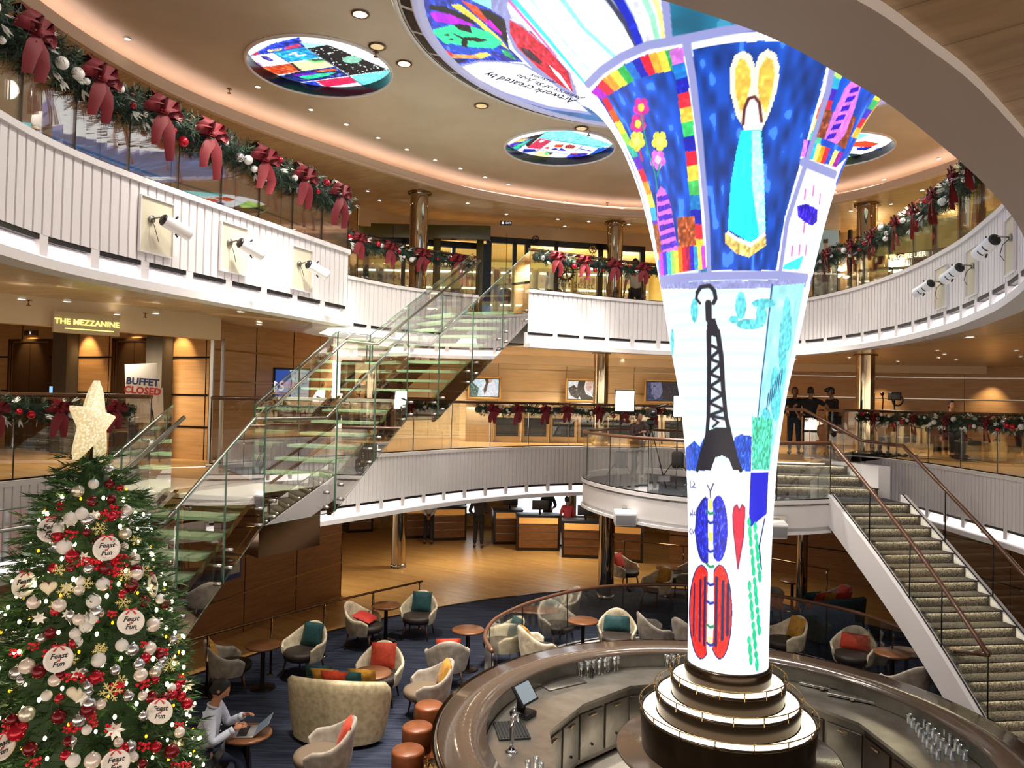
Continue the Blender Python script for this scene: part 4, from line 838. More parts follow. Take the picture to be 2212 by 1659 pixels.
# ================================================================ GLASS STAIRCASE
V3 = lambda x, y, z: Vector((x, y, z))
mirror = mat('stair_mirror_steel', '#a89478', .07, 1, bump=(2.2, .25, .05)); treadm = mat('frosted_green_tread', '#d2e4c6', .25, noise=(2, '#c2d6b4')); _nt = treadm.node_tree; _tl = _nt.nodes.new('ShaderNodeBsdfTranslucent'); _tl.inputs[0].default_value = (*lin('#dfeed4'), 1); _mx = _nt.nodes.new('ShaderNodeMixShader'); _mx.inputs[0].default_value = .5
_nt.links.new(_nt.nodes['Principled BSDF'].outputs[0], _mx.inputs[1]); _nt.links.new(_tl.outputs[0], _mx.inputs[2]); _nt.links.new(_mx.outputs[0], _nt.nodes['Material Output'].inputs[0]); tedge = mat('tread_edge_green', '#a8cfa4', .15); landm = mat('frosted_white_landing', '#dcdccb', .18)
Rp = [V3(.22, 14.2, 6.42), V3(-1.22, 11.95, 4.62), V3(-1.62, 11.3, 4.62), V3(-2.26, 9.6, 3.5), V3(-2.80, 8.5, 3.5), V3(-3.10, 7.0, 2.57), V3(-3.38, 6.3, 2.57), V3(-4.75, 2.8, 0)]
Lp = [V3(-.72, 14.5, 6.42), V3(-2.24, 12.25, 4.62), V3(-2.62, 11.65, 4.62), V3(-3.28, 9.95, 3.5), V3(-3.80, 8.75, 3.5), V3(-4.15, 7.15, 2.57), V3(-4.42, 6.5, 2.57), V3(-5.8, 3.1, 0)]
gs = thing('glass_staircase', 'glass staircase with green-edged treads climbing through three decks', 'staircase', (-2.5, 9, 0))
for i in range(0, 7, 2):
    r0, r1, l0, l1 = Rp[i+1], Rp[i], Lp[i+1], Lp[i]; rise = r1.z-r0.z; n = round(rise/.165)
    for k in range(1, n+1 if i else n):
        f0, f1 = (k-1)/n, k/n; z = r0.z+rise*k/n; ov = .32/n
        a = r0.lerp(r1, f0); b = r0.lerp(r1, f1+ov); c = l0.lerp(l1, f1+ov); d = l0.lerp(l1, f0)
        inx = (a-d).normalized()*.05; inx.z = 0
        if k == n: continue
        m = MB(); vs = [(q.x, q.y, z-.035) for q in (a-inx, b-inx, c+inx, d+inx)]+[(q.x, q.y, z) for q in (a-inx, b-inx, c+inx, d+inx)]
        m.cur = 0; m.add(vs, [(3, 2, 1, 0)]); m.cur = 1; m.add(vs, [(0, 1, 5, 4), (1, 2, 6, 5), (2, 3, 7, 6), (3, 0, 4, 7)]); m.cur = 0; m.add(vs, [(4, 5, 6, 7)]); m.build('tread', [treadm, tedge], gs, True)
for i in (1, 3, 5):
    z = Rp[i].z; m = MB(); m.prism([(q.x, q.y) for q in (Rp[i+1], Rp[i], Lp[i], Lp[i+1])], z-.05, z); m.build('landing', landm, gs, True)
    m = MB(); m.prism([(q.x, q.y) for q in (Rp[i+1], Rp[i], Lp[i], Lp[i+1])], z-.24, z-.06); m.build('landing_frame', mirror, gs, True)
m = MB(); m.prism([(-3.28, 9.95), (-4.55, 12.2), (-5.42, 11.6), (-5.0, 10.6)], 3.38, 3.49); m.build('bridge', floorw, gs, True)
m = MB(); m.prism([(-3.28, 9.95), (-5.0, 10.6), (-4.5, 9.6), (-3.8, 8.75)], 3.43, 3.49); m.build('bridge_glass', landm, gs, True)
m = MB(); m.prism([(-3.3, 9.9), (-4.55, 12.15), (-5.35, 11.55), (-4.9, 10.6), (-4.45, 9.7), (-3.8, 8.8)], 3.18, 3.37); m.build('bridge_frame', mirror, gs, True)
m = MB(); m.prism([(-2.4, 9.75), (-3.6, 10.8), (-4.0, 10.4), (-3.6, 9.6), (-2.9, 8.9)], 2.75, 3.26); m.build('landing_box', bronze, gs, True)
def vquad(m, a, b, ta, tb, o, th):
    """upright slab between two points; ta/tb: (bottom, top) above them"""
    d = (b-a); n = Vector((-d.y, d.x, 0)).normalized(); vs = []
    for s in (o, o+th):
        for p, q in ((a, ta), (b, tb)): vs += [p+n*s+Vector((0, 0, q[0])), p+n*s+Vector((0, 0, q[1]))]
    m.add(vs, [(0, 1, 3, 2), (4, 6, 7, 5), (0, 2, 6, 4), (1, 5, 7, 3), (0, 4, 5, 1), (2, 6, 7, 3)], False)
for side, pl in (('r', Rp), ('l', Lp)):
    for i in range(7):
        a, b = pl[i+1], pl[i]; fl_ = i % 2 == 0; lo = -.34 if fl_ else -.26; sg = -1 if side == 'r' else 1
        m = MB(); vquad(m, a, b, (lo, .04), (lo, .04), -.03, .06); m.build('stringer', mirror, gs, True)
    segs = [(pl[i+1], pl[i]) for i in range(7)]
    for a, b in segs:
        L = (b-a).length; n = max(1, round(L/1.15))
        if side == 'l' and abs(a.z-3.5) < .01 and abs(b.z-3.5) < .01: continue
        for k in range(n):
            p, q = a.lerp(b, (k+.012)/n), a.lerp(b, (k+.988)/n); m = MB(); oo = -.085 if side == 'r' else .075
            vquad(m, p, q, (-.30, 1.02), (-.30, 1.02), oo, .012); m.build('glass_panel', pane, gs, True)
            d = (b-a); nv = Vector((-d.y, d.x, 0)).normalized(); m = MB()
            for w_, lo, hi in ((p, -.30, 1.02),): 
                c_ = w_+nv*(oo+.006); m.box((c_.x, c_.y, w_.z+.36), (.016, .016, 1.32), math.atan2(d.y, d.x))
            e0, e1 = p+nv*(oo+.006)+Vector((0, 0, 1.02)), q+nv*(oo+.006)+Vector((0, 0, 1.02)); m.tube([e0, e1], .007, 5)
            e0, e1 = p+nv*(oo+.006)-Vector((0, 0, .30)), q+nv*(oo+.006)-Vector((0, 0, .30)); m.tube([e0, e1], .006, 5); m.build('glass_edge', gedge, gs, True)
            for f in (.12, .88):
                w_ = p.lerp(q, f)
                for dz_ in (-.04, -.22): c_ = w_+Vector((0, 0, dz_)); m = MB(); m.tube([c_+nv*(oo-.04 if side == 'r' else oo+.06), c_+nv*(0)], .02, 8); m.build('standoff', steel, gs, True)
    hr = []
    nv0 = (Rp[3]-Lp[3]).normalized()*(-.07 if side == 'r' else .07); nv0.z = 0
    ps = [p+nv0+Vector((0, 0, .87)) for p in pl]
    runs = [ps] if side == 'r' else [ps[:4], ps[4:]]
    for run in runs: m = MB(); m.tube(run, .024, 10); m.build('handrail', steel, gs, True)
    for i in range(0, 7, 2):
        for f in (.2, .8):
            c_ = pl[i+1].lerp(pl[i], f)+Vector((0, 0, .87)); m = MB(); m.tube([c_+nv0, c_+nv0-Vector((0, 0, .07)), c_-Vector((0, 0, .08))], .008, 6); m.ball(c_-Vector((0, 0, .08)), .022, 8); m.build('rail_bracket', steel, gs, True)
# ================================================================ ROUND PLATFORM AND RIGHT STAIRS
PZ_ = 2.95
pe = cat([(1.75, 17.3), (1.58, 16.6), (1.72, 15.7), (2.15, 14.6), (2.75, 13.75), (3.5, 13.35), (4.4, 13.3), (5.2, 13.5), (5.75, 13.75)], .08)
stepc = mat('stair_carpet', '#665f59', .95, noise=(45, '#2b2825'), spec=.1); carpd = mat('dark_grey_carpet', '#34363e', .95, noise=(60, '#24262c'), spec=.1)
m = MB(); poly = [(p.x, p.y) for p in pe]+[(7.1, 13.95), (7.1, 15.0), (4.9, 15.2), (4.7, 17.2), (3.2, 18.6)]
m.prism(poly, PZ_-.06, PZ_); o = m.build('round_platform', carpd); tag(o, 'round white-fronted platform with dark carpet behind the light column', 'platform')
m = MB(); m.prism([(CC.x*0+p[0], p[1]) for p in poly], PZ_-.52, PZ_-.44); m.build('underside', white, o)
m = MB(); sgp = -1
m.sweep(pe, [(-.06, PZ_-.52), (.0, PZ_-.52), (.0, PZ_+.0), (-.06, PZ_)], side=-1); m.sweep(pe, [(-.08, PZ_-.02), (.03, PZ_-.02), (.03, PZ_+.05), (-.08, PZ_+.05)], side=-1); m.sweep(pe, [(-.05, PZ_-.55), (.04, PZ_-.55), (.04, PZ_-.50), (-.05, PZ_-.50)], side=-1)
m.build('white_front', white, o)
balustrade(pe, PZ_+.05, 1.0, 1.1, 'curved glass balustrade with brown rail round the platform front')
back = cat([(1.75, 17.3), (2.4, 18.2), (3.4, 18.5), (4.6, 17.6)], .1)
m = MB(); m.sweep(back, [(-.05, PZ_), (.05, PZ_), (.05, PZ_+.12), (-.05, PZ_+.12)]); m.build('back_kerb', white, o)
m = MB(); m.tube(tubepath(back, PZ_+1.05), .032, 8); rr_ = m.build('back_handrail', railw, o)
# short flight from the platform to the middle deck
st = thing('upper_steps', 'three carpeted steps with lit nosings from the platform up to the middle deck', 'stairs', (5.8, 15, PZ_))
nosem = mat('step_light', '#fff6d8', .5, emit='#fff4cc', estr=17)
def steps(t, l0, l1, r0, r1, n, z0, rise, group=None):
    """l0->l1 left ends, r0->r1 right ends, going down from z0"""
    for k in range(n):
        a, b = l0.lerp(l1, k/n), l0.lerp(l1, (k+1)/n); c, d = r0.lerp(r1, k/n), r0.lerp(r1, (k+1)/n); z = z0-rise*k
        m = MB(); m.add([(a.x, a.y, z), (c.x, c.y, z), (d.x, d.y, z), (b.x, b.y, z), (b.x, b.y, z-rise), (d.x, d.y, z-rise)], [(0, 1, 2, 3), (3, 2, 5, 4)]); m.build('tread', stepc, t, True)
        dn = (b-a).normalized()*.02; m = MB(); dn = dn*2; m.add([(b.x, b.y, z), (d.x, d.y, z), (d.x+dn.x, d.y+dn.y, z), (b.x+dn.x, b.y+dn.y, z), (b.x+dn.x, b.y+dn.y, z-.018), (d.x+dn.x, d.y+dn.y, z-.018), (d.x, d.y, z-.018), (b.x, b.y, z-.018)], [(0, 1, 2, 3), (3, 2, 5, 4)]); o2 = m.build('nosing', stepc, t, True)
        m = MB(); b_ = b.lerp(d, .04); d_ = b.lerp(d, .96); m.add([(b_.x+dn.x*.2, b_.y+dn.y*.2, z-.019), (b_.x+dn.x*.8, b_.y+dn.y*.8, z-.019), (d_.x+dn.x*.8, d_.y+dn.y*.8, z-.019), (d_.x+dn.x*.2, d_.y+dn.y*.2, z-.019)], [(0, 1, 2, 3)]); m.build('step_light', nosem, o2, False).location = o2.location*0; o2.children[0].data.transform(Matrix.Translation(-t.location))
steps(st, V3(4.85, 15.5, 0), V3(4.85, 14.6, 0), V3(6.45, 15.3, 0), V3(6.95, 14.45, 0), 3, Z2, (Z2-PZ_)/3)
m = MB(); m.prism([(6.45, 15.4), (6.98, 14.5), (7.2, 14.5), (6.8, 15.6)], PZ_-.1, Z2+.05); m.build('side_kerb', white, st, True)
m = MB(); m.tube([(4.85, 16.8, 4.58), (6.1, 15.9, 4.58), (6.7, 14.6, 4.02), (7.15, 14.5, 3.98)], .032, 8); m.build('handrail', railw, st, True)
m = MB(); m.add([(6.1, 15.9, 3.55), (6.1, 15.9, 4.5), (6.7, 14.6, 3.97), (6.7, 14.6, 3.02)], [(0, 1, 2, 3)]); m.build('glass_panel', pane, st, True)
# main right flight
l0, l1, r0, r1 = V3(5.85, 13.75, PZ_), V3(6.46, 9.7, .2), V3(7.1, 13.95, PZ_), V3(7.92, 9.9, .2)
rs = thing('carpeted_staircase', 'curving white staircase with grey carpet and lit nosings at the right', 'staircase', (6.5, 12, 0)); NS = 17
bend = lambda f: .12*math.sin(PI*f)
lp = [V3(l0.x+(l1.x-l0.x)*f+bend(f), l0.y+(l1.y-l0.y)*f, 0) for f in [k/NS for k in range(NS+1)]]; rp = [V3(r0.x+(r1.x-r0.x)*f+bend(f)*.6, r0.y+(r1.y-r0.y)*f, 0) for f in [k/NS for k in range(NS+1)]]
for k in range(NS): steps(rs, lp[k], lp[k+1], rp[k], rp[k+1], 1, PZ_-.17*k, .17)
for nm, pl, sg in (('l', lp, -1), ('r', rp, 1)):
    m = MB(); vs = []
    for k, p in enumerate(pl):
        z = PZ_-.17*k; o_ = Vector((sg*.02, 0, 0)); w_ = Vector((sg*.13, 0, 0)); bot = -.42
        vs += [p+o_+Vector((0, 0, z+.13)), p+w_+Vector((0, 0, z+.13)), p+w_+Vector((0, 0, z+bot)), p+o_+Vector((0, 0, z+bot))]
    n = len(pl); m.add(vs, [(4*k+i, 4*k+(i+1) % 4, 4*k+4+(i+1) % 4, 4*k+4+i) for k in range(n-1) for i in range(4)]+[(0, 1, 2, 3)]); m.build('stringer', white, rs, True)
    m = MB(); m.tube([p+Vector((sg*.055, 0, PZ_-.17*k+.14)) for k, p in enumerate(pl)], .012, 5); m.build('glass_channel', dark, rs, True)
    ng = 4; NE = 15 if sg < 0 else NS
    for g_ in range(ng):
        ks = [int(round(NE*(g_+j/4)/ng)) for j in range(5)]; m = MB(); vs = []
        for k in ks: p = pl[k]+Vector((sg*.055, 0, PZ_-.17*k)); vs += [p+Vector((0, 0, .13)), p+Vector((0, 0, 1.0))]
        m.add(vs, [(2*i, 2*i+2, 2*i+3, 2*i+1) for i in range(4)]); m.build('glass_panel', pane, rs, True)
        k = ks[-1]; p = pl[k]+Vector((sg*.055, 0, PZ_-.17*k)); m = MB(); m.tube([p+Vector((0, 0, .13)), p+Vector((0, 0, 1.0))], .011, 6); m.build('glass_joint', dark, rs, True)
    m = MB(); m.tube([pl[0]+Vector((sg*.055, .5, PZ_+1.02))]+[p+Vector((sg*.055, 0, PZ_-.17*k+1.02)) for k, p in enumerate(pl[:NE+1])], .034, 10); m.build('handrail', railw, rs, True)
m = MB(); vs = []
for k in range(NS+1): z = PZ_-.17*k-.40; vs += [lp[k]+Vector((0, 0, z)), rp[k]+Vector((0, 0, z))]
m.add(vs, [(2*k, 2*k+1, 2*k+3, 2*k+2) for k in range(NS)]); m.build('underside', white, rs, True)
# ================================================================ BAR
stone = mat('bar_top_stone', '#5d5046', .13, noise=(90, '#4d4138'), coat=.1); woodd = mat('dark_bar_wood', '#3c2a20', .35, noise=(3, '#2c1e16', (1, 1, 8))); steelw = mat('worktop_steel', '#a9a69f', .3, .9, noise=(5, '#96938c'))
steelp = mat('cabinet_steel', '#8f8b83', .33, .85, noise=(4, '#7a766e')); rubber = mat('black_rubber', '#121214', .6)
bar = thing('bar_counter', 'large round bar counter with polished brown stone top around the light column', 'bar counter', (BC.x, BC.y, 0))
m = MB(); m.lathe([(2.62, 1.06), (2.62, 1.10), (3.13, 1.10), (3.13, 1.06), (2.62, 1.06)], n=128); m.build('stone_top', stone, bar)
m = MB(); m.lathe([(3.13, 1.04), (3.19, 1.045), (3.2, 1.09), (3.13, 1.095)], n=128); m.build('metal_edge', mat('edge_chrome', '#8f8578', .12, 1), bar)
m = MB(); m.lathe([(2.96, .03), (2.96, 1.06)], n=96); m.build('front_panel', woodd, bar)
m = MB(); m.lathe([(2.64, .86), (2.64, 1.06)], n=96); m.build('inner_band', steelp, bar)
m = MB(); m.tube([(3.12*math.cos(2*PI*k/80), 3.12*math.sin(2*PI*k/80), .22) for k in range(80)], .022, 8, True); m.build('foot_rail', bronze, bar)
# steel worktop inside the ring: polygon inner edge
KA = [-70, -40, -8, 24, 52, 84, 112, 140, 168, 200, 232, 262]; RI = [2.0, 2.05, 1.95, 2.0, 2.05, 2.1, 2.0, 1.88, 1.95, 2.0, 2.0, 2.0]
inn = [Vector((r*math.cos(math.radians(a)), r*math.sin(math.radians(a)), 0)) for a, r in zip(KA, RI)]
def wedge(m, a, b, z0, z1, ro=2.63):
    aa, ab = math.atan2(a.y, a.x), math.atan2(b.y, b.x)
    if ab < aa: ab += 2*PI
    poly = [(a.x, a.y), (b.x, b.y)][::-1]; arc = [(ro*math.cos(aa+(ab-aa)*k/8), ro*math.sin(aa+(ab-aa)*k/8)) for k in range(9)]
    m.prism(poly+arc, z0, z1)
wt = thing('steel_worktop', 'brushed steel worktop running round the inside of the bar', 'worktop', (BC.x, BC.y, 0)); cab0 = None
LBL = ['steel bar cabinet near the picture\'s bottom edge', 'steel bar cabinet at the right under the tumblers', 'wooden-fronted bar cabinet under the rows of tumblers at the right', 'long steel cooler front behind the glowing tiers at the right', 'steel bar cabinet behind the column, right of it', 'steel bar cabinet directly behind the light column', 'steel bar cabinet with open front left of the light column', 'steel bar cabinet with vented door, left of the column', 'wooden-fronted corner cabinet under the till', 'steel bar cabinet beside the beer tap', 'bar cabinet below the beer tap at the bottom edge', 'bar cabinet at the bottom edge before the column']
for i in range(len(inn)):
    a, b = inn[i], inn[(i+1) % len(inn)]; m = MB(); wedge(m, a, b, .84, .88); m.build('worktop_section', steelw, wt)
    t = thing('bar_cabinet', LBL[i], 'cabinet', (BC.x, BC.y, 0), 0, 'cabinets inside the bar'); m = MB(); k_ = 1.04
    wedge(m, a*k_, b*k_, .10, .838); m.build('body', steelp if i not in (2, 8) else woodd, t)
    m = MB(); wedge(m, a*(k_+.04), b*(k_+.04), .024, .10); m.build('plinth', dark, t)
    d = (b-a); L = d.length; n = Vector((-d.y, d.x, 0)).normalized(); nd = 2 if L > .9 else 1; ang = math.atan2(d.y, d.x)
    if n.dot(-a) < 0: n = -n
    for j in range(nd):
        c = a*k_+(b-a)*k_*((j+.5)/nd); m = MB(); m.rbox((c.x+n.x*.012, c.y+n.y*.012, .44), (L*k_/nd-.05, .024, .56), ang, .006); dr_ = m.build('door', woodd if i in (2, 8) else steelw, t)
        m = MB(); m.rbox((c.x+n.x*.04, c.y+n.y*.04, .68), (.14, .022, .022), ang, .006); m.build('handle', chrome, dr_)
        if i in (6, 7): m = MB(); m.ball((c.x+n.x*.03, c.y+n.y*.03, .3), .018, 8); m.build('lock', black, dr_)
# tiers under the column
tr = thing('tiered_display', 'dark round stepped base with three glowing rings and brass rails under the light column', 'display base', (BC.x, BC.y, 0))
m = MB(); m.lathe([(0, .86), (1.17, .86), (1.19, .875), (1.19, .89), (1.17, .9), (0, .9)], n=96); m.build('round_counter', stone, tr)
m = MB(); m.lathe([(.98, .03), (.98, .86)], n=72); m.build('cupboard', woodd, tr)
tierd = mat('tier_bronze', '#3a2e22', .22, .7); brassr = mat('rail_brass', '#b29564', .2, 1)
for i, (r, z, zb_) in enumerate(((.93, 1.29, .9), (.77, 1.48, 1.27), (.61, 1.67, 1.46))):
    m = MB(); m.lathe([(r-.02, zb_), (r, z-.02), (r, z), (r-.03, z), (r-.03, z-.012)], n=96); m.build('skirt', tierd, tr)
    m = MB(); m.lathe([(r-.03, z-.006), (r-.17, z-.006)], n=96); m.build('light_ring', warmled, tr)
    m = MB(); m.tube([((r+.01)*math.cos(2*PI*k/72), (r+.01)*math.sin(2*PI*k/72), z+.075) for k in range(72)], .006, 6, True); rl = m.build('guard_rail', brassr, tr)
    for k in range(16): m = MB(); a = 2*PI*(k+.5*i)/16; m.tube([((r+.01)*math.cos(a), (r+.01)*math.sin(a), z-.02), ((r+.01)*math.cos(a), (r+.01)*math.sin(a), z+.075)], .006, 6); m.build('rail_post', brassr, rl)
m = MB(); m.lathe([(.44, 1.66), (.455, 1.68), (.465, 1.83), (.45, 1.855), (.43, 1.855)], n=72); m.build('collar', tierd, tr)
# ring of glass behind the bar seats
ring = cat([(-.20, 10.85), (-.32, 11.6), (-.12, 12.6), (.65, 13.8), (1.8, 14.75), (3.44, 15.05), (4.86, 14.5), (6.0, 13.4), (6.45, 12.2), (6.55, 11.35)], .08)
b = balustrade(ring, .10, 1.0, 1.25, 'curved glass balustrade with brown rail round the seats behind the bar')
m = MB(); m.sweep(ring, [(-.10, .02), (.10, .02), (.10, .10), (-.10, .10)]); m.build('kerb', white, b, True)
m = MB(); _e = lp[15]+Vector((-.055, 0, PZ_-.17*15+1.02)); m.tube([(6.55, 11.35, 1.1), _e], .034, 8); m.build('handrail_return', railw, b, True)
# pipe railing on the edge of the carpet
pr = cat([(-5.6, 10.6), (-4.79, 11.46), (-4.34, 12.12), (-3.15, 13.82), (-1.72, 15.52)], .1)
t = thing('pipe_railing', 'low brown metal pipe railing between the oak floor and the navy carpet', 'railing', (-3.2, 13.8, 0)); m = MB(); m.tube(tubepath(pr, .95), .022, 8); m.build('top_pipe', bronze, t, True)
for f in (.02, .25, .44, .62, .80, .99): p, _t = at(pr, length(pr)*f); m = MB(); m.tube([(p.x, p.y, .01), (p.x, p.y, .95)], .02, 8); m.lathe([(0, .012), (.06, .012), (.06, .022), (.02, .03)], (p.x, p.y, 0), 12); m.build('post', bronze, t, True)
pr2 = cat([(3.0, 20.2), (4.6, 19.6), (6.2, 18.4), (7.2, 17.2)], .1)
t = thing('pipe_railing', 'low metal pipe railing far back in the lounge, behind the light column', 'railing', (4.6, 19.6, 0)); m = MB(); m.tube(tubepath(pr2, 1.0), .02, 8); m.build('top_pipe', bronze, t, True)
for f in (.01, .3, .62, .99): p, _t = at(pr2, length(pr2)*f); m = MB(); m.tube([(p.x, p.y, .01), (p.x, p.y, 1.0)], .018, 8); m.build('post', bronze, t, True)
# ---------------------------------------------------------------- glassware, till, tap
gl = glass('tumbler_glass', (.86, .88, .88), .34); cbright = mat('bright_chrome', '#dcdce0', .06, 1)
def tumbler_mb():
    m = MB(); m.lathe([(0, .004), (.028, .004), (.032, .1), (.034, .11), (.030, .11), (.026, .012), (0, .012)], n=12); return m
def wine_mb():
    m = MB(); m.lathe([(0, .002), (.032, .003), (.006, .012), (.005, .08), (.03, .11), (.038, .15), (.032, .19), (.03, .19), (.035, .15), (.027, .115), (0, .09)], n=12); return m
def scatter(mb, name, pts, label, cat_, group):
    first = None
    for p in pts:
        if first is None: first = mb.build(name, gl); o = first
        else: o = first.copy(); C.objects.link(o)
        o.location = p; tag(o, label, cat_, group)
def rack(px0, px1, px2, nu, nv, z=.882, jit=.01):
    a, b, c = (P(*q, z=z) for q in (px0, px1, px2)); r = random.Random(int(px0[0])); return [a+(b-a)*(i/max(1, nu-1))+(c-a)*(j/max(1, nv-1))+Vector((r.uniform(-jit, jit), r.uniform(-jit, jit), 0)) for i in range(nu) for j in range(nv)]
scatter(tumbler_mb(), 'tumbler', rack((1962, 1562), (2095, 1568), (2025, 1640), 6, 8), 'upturned clear tumbler in the block of glasses on the steel worktop at the right', 'tumbler', 'tumblers in rows at the right of the bar')
scatter(tumbler_mb(), 'tumbler', rack((1672, 1452), (1800, 1490), (1690, 1442), 10, 3, .882, .015), 'clear tumbler in the crowded rows just right of the light column\'s base', 'tumbler', 'tumblers in rows right of the column base')
scatter(wine_mb(), 'wine_glass', rack((1240, 1450), (1318, 1436), (1258, 1462), 8, 4, .882, .02), 'stemmed glass in the cluster left of the column near the sink', 'glass', 'stemmed glasses left of the column')
scatter(wine_mb(), 'wine_glass', rack((1432, 1430), (1478, 1428), (1445, 1446), 5, 4, .882, .02), 'stemmed glass in the cluster just behind the left of the column base', 'glass', 'stemmed glasses behind the column base')
scatter(tumbler_mb(), 'tumbler', [P(x, y, z=.882) for x, y in ((1140, 1668), (1158, 1660), (1168, 1672))], 'clear tumbler standing at the very bottom edge of the picture, below the tap', 'tumbler', 'three tumblers below the beer tap')
def at_px(x, y, z): return P(x, y, z=z)
q = at_px(1130, 1545, .88); t = thing('till', 'black touch screen till tilted on its stand at the left of the bar', 'till', q, math.radians(-35)); m = MB(); m.rbox((0, 0, .03), (.26, .22, .06), 0, .02); m.rbox((-.03, 0, .12), (.08, .1, .16), 0, .02); m.build('stand', black, t)
Mx = Matrix.Rotation(math.radians(-38), 3, 'Y'); m = MB(); m.rbox((.02, 0, .27), (.035, .34, .27), 0, .012, Mx); tb = m.build('screen_body', black, t)
m = MB(); m.box(Vector((.02, 0, .27))+Mx@Vector((.0185, 0, 0)), (.002, .29, .22), 0, Mx); m.build('screen', mat('till_screen', '#6b7680', .15, emit='#7f8d96', estr=.25), t)
q = at_px(2010, 1545, .88); t = thing('till', 'dark till screen folded low beside the rows of tumblers', 'till', q, math.radians(200)); m = MB(); m.rbox((0, 0, .05), (.3, .28, .1), 0, .02); m.build('stand', black, t); Mx = Matrix.Rotation(math.radians(-70), 3, 'Y'); m = MB(); m.rbox((0, 0, .16), (.03, .36, .3), 0, .01, Mx); m.build('screen_body', black, t)
q = at_px(1105, 1580, .88); t = thing('drip_mat', 'black ribbed rubber drip mat beside the beer tap', 'mat', q, math.radians(10)); m = MB(); m.rbox((0, 0, .012), (.36, .46, .024), 0, .008)
for k in range(9): m.box((-.15+k*.037, 0, .028), (.012, .42, .012))
m.build('ribbed_pad', rubber, t)
q = at_px(1105, 1625, .88); t = thing('beer_tap', 'chrome beer tap standing on the worktop beside the black mat', 'tap', q, math.radians(60)); m = MB(); m.lathe([(0, 0), (.07, 0), (.07, .012), (.035, .03)], n=20); m.tube([(0, 0, .02), (0, 0, .14), (-.01, 0, .26), (0, 0, .33), (.05, 0, .38), (.1, 0, .36)], [.03, .026, .024, .026, .028, .024], 12); m.build('column', cbright, t)
m = MB(); m.tube([(.03, 0, .37), (.04, .0, .44), (.05, 0, .47)], [.01, .014, .008], 8); m.build('handle', cbright, t); m = MB(); m.tube([(.1, 0, .36), (.13, 0, .33), (.13, 0, .28)], .009, 8); m.build('spout', cbright, t)
q = at_px(1212, 1475, .882); t = thing('sink', 'shallow steel sink set in the worktop left of the stemmed glasses', 'sink', q, math.radians(32)); m = MB(); m.rbox((0, 0, .008), (.62, .34, .016), 0, .01); m.build('rim', steel, t); m = MB(); m.rbox((0, 0, .012), (.54, .26, .012), 0, .01); m.build('basin', mat('basin_dark', '#55524c', .35, .8), t)
q = at_px(1278, 1462, .882); m = MB(); m.lathe([(0, 0), (.025, 0), (.025, .1), (.01, .13), (.01, .17), (0, .17)], n=12); o = m.build('pour_bottle', black); o.location = q; tag(o, 'small black bottle before the cluster of stemmed glasses', 'bottle')
for k, (x0, y0) in enumerate(((1815, 1492), (1880, 1515))):
    q = at_px(x0, y0, .885); t = thing('cooler_lid', ['long steel sliding cooler lid behind the tiers at the right, upper one', 'long steel cooler lid with a chrome catch, lower one at the right'][k], 'lid', q, math.radians(-33+k*2)); m = MB(); m.rbox((0, 0, .02+.0*k), (1.0, .22, .03), 0, .006); m.build('panel', steelw, t); m = MB(); m.rbox((-.2, -.13, .02), (.05, .05, .02), 0, .005); m.build('catch', chrome, t)
q = at_px(1350, 1432, .882); r_ = random.Random(5)
t = thing('garnish_tray', 'narrow tray of green and red garnishes behind the bar, left of the column', 'tray', q, math.radians(8)); m = MB(); m.rbox((0, 0, .02), (.62, .1, .04), 0, .01); m.build('tray', black, t)
m = MB()
for k in range(16): m.ball((-.28+k*.037, r_.uniform(-.02, .02), .05), .018, 6)
m.cur = 0; tag(m.build('garnish', mat('garnish_green', '#2e7d3a', .5, noise=(20, '#a82a20')), t), kind='stuff')
# ================================================================ LOUNGE FURNITURE
velv = mat('cream_velvet', '#e6d8bb', .6, noise=(9, '#b5a68a'), sheen=.2); velg = mat('grey_velvet', '#a69c90', .65, noise=(9, '#857c70'), sheen=.2); seatb = mat('dark_brown_seat', '#30261f', .6, noise=(14, '#261d17')); seatl = mat('taupe_seat', '#6c5c4a', .65)
legw = mat('walnut_leg', '#4a2f1e', .4); wtop = mat('walnut_table_top', '#7b4f30', .32, noise=(5, '#5d3a22', (1, 8, 1))); pole = mat('table_pole', '#2a211c', .3, .7)
PIL = {'teal': mat('teal_velvet', '#0e4a4e', .7, sheen=.1, noise=(16, '#0a3a3e')), 'orange': mat('orange_velvet', '#c8401e', .7, sheen=.1, noise=(16, '#a83216')), 'mustard': mat('mustard_velvet', '#c08a28', .7, sheen=.1, noise=(16, '#9c6e1c')), 'red': mat('red_cushion_velvet', '#b8281c', .7, sheen=.1)}
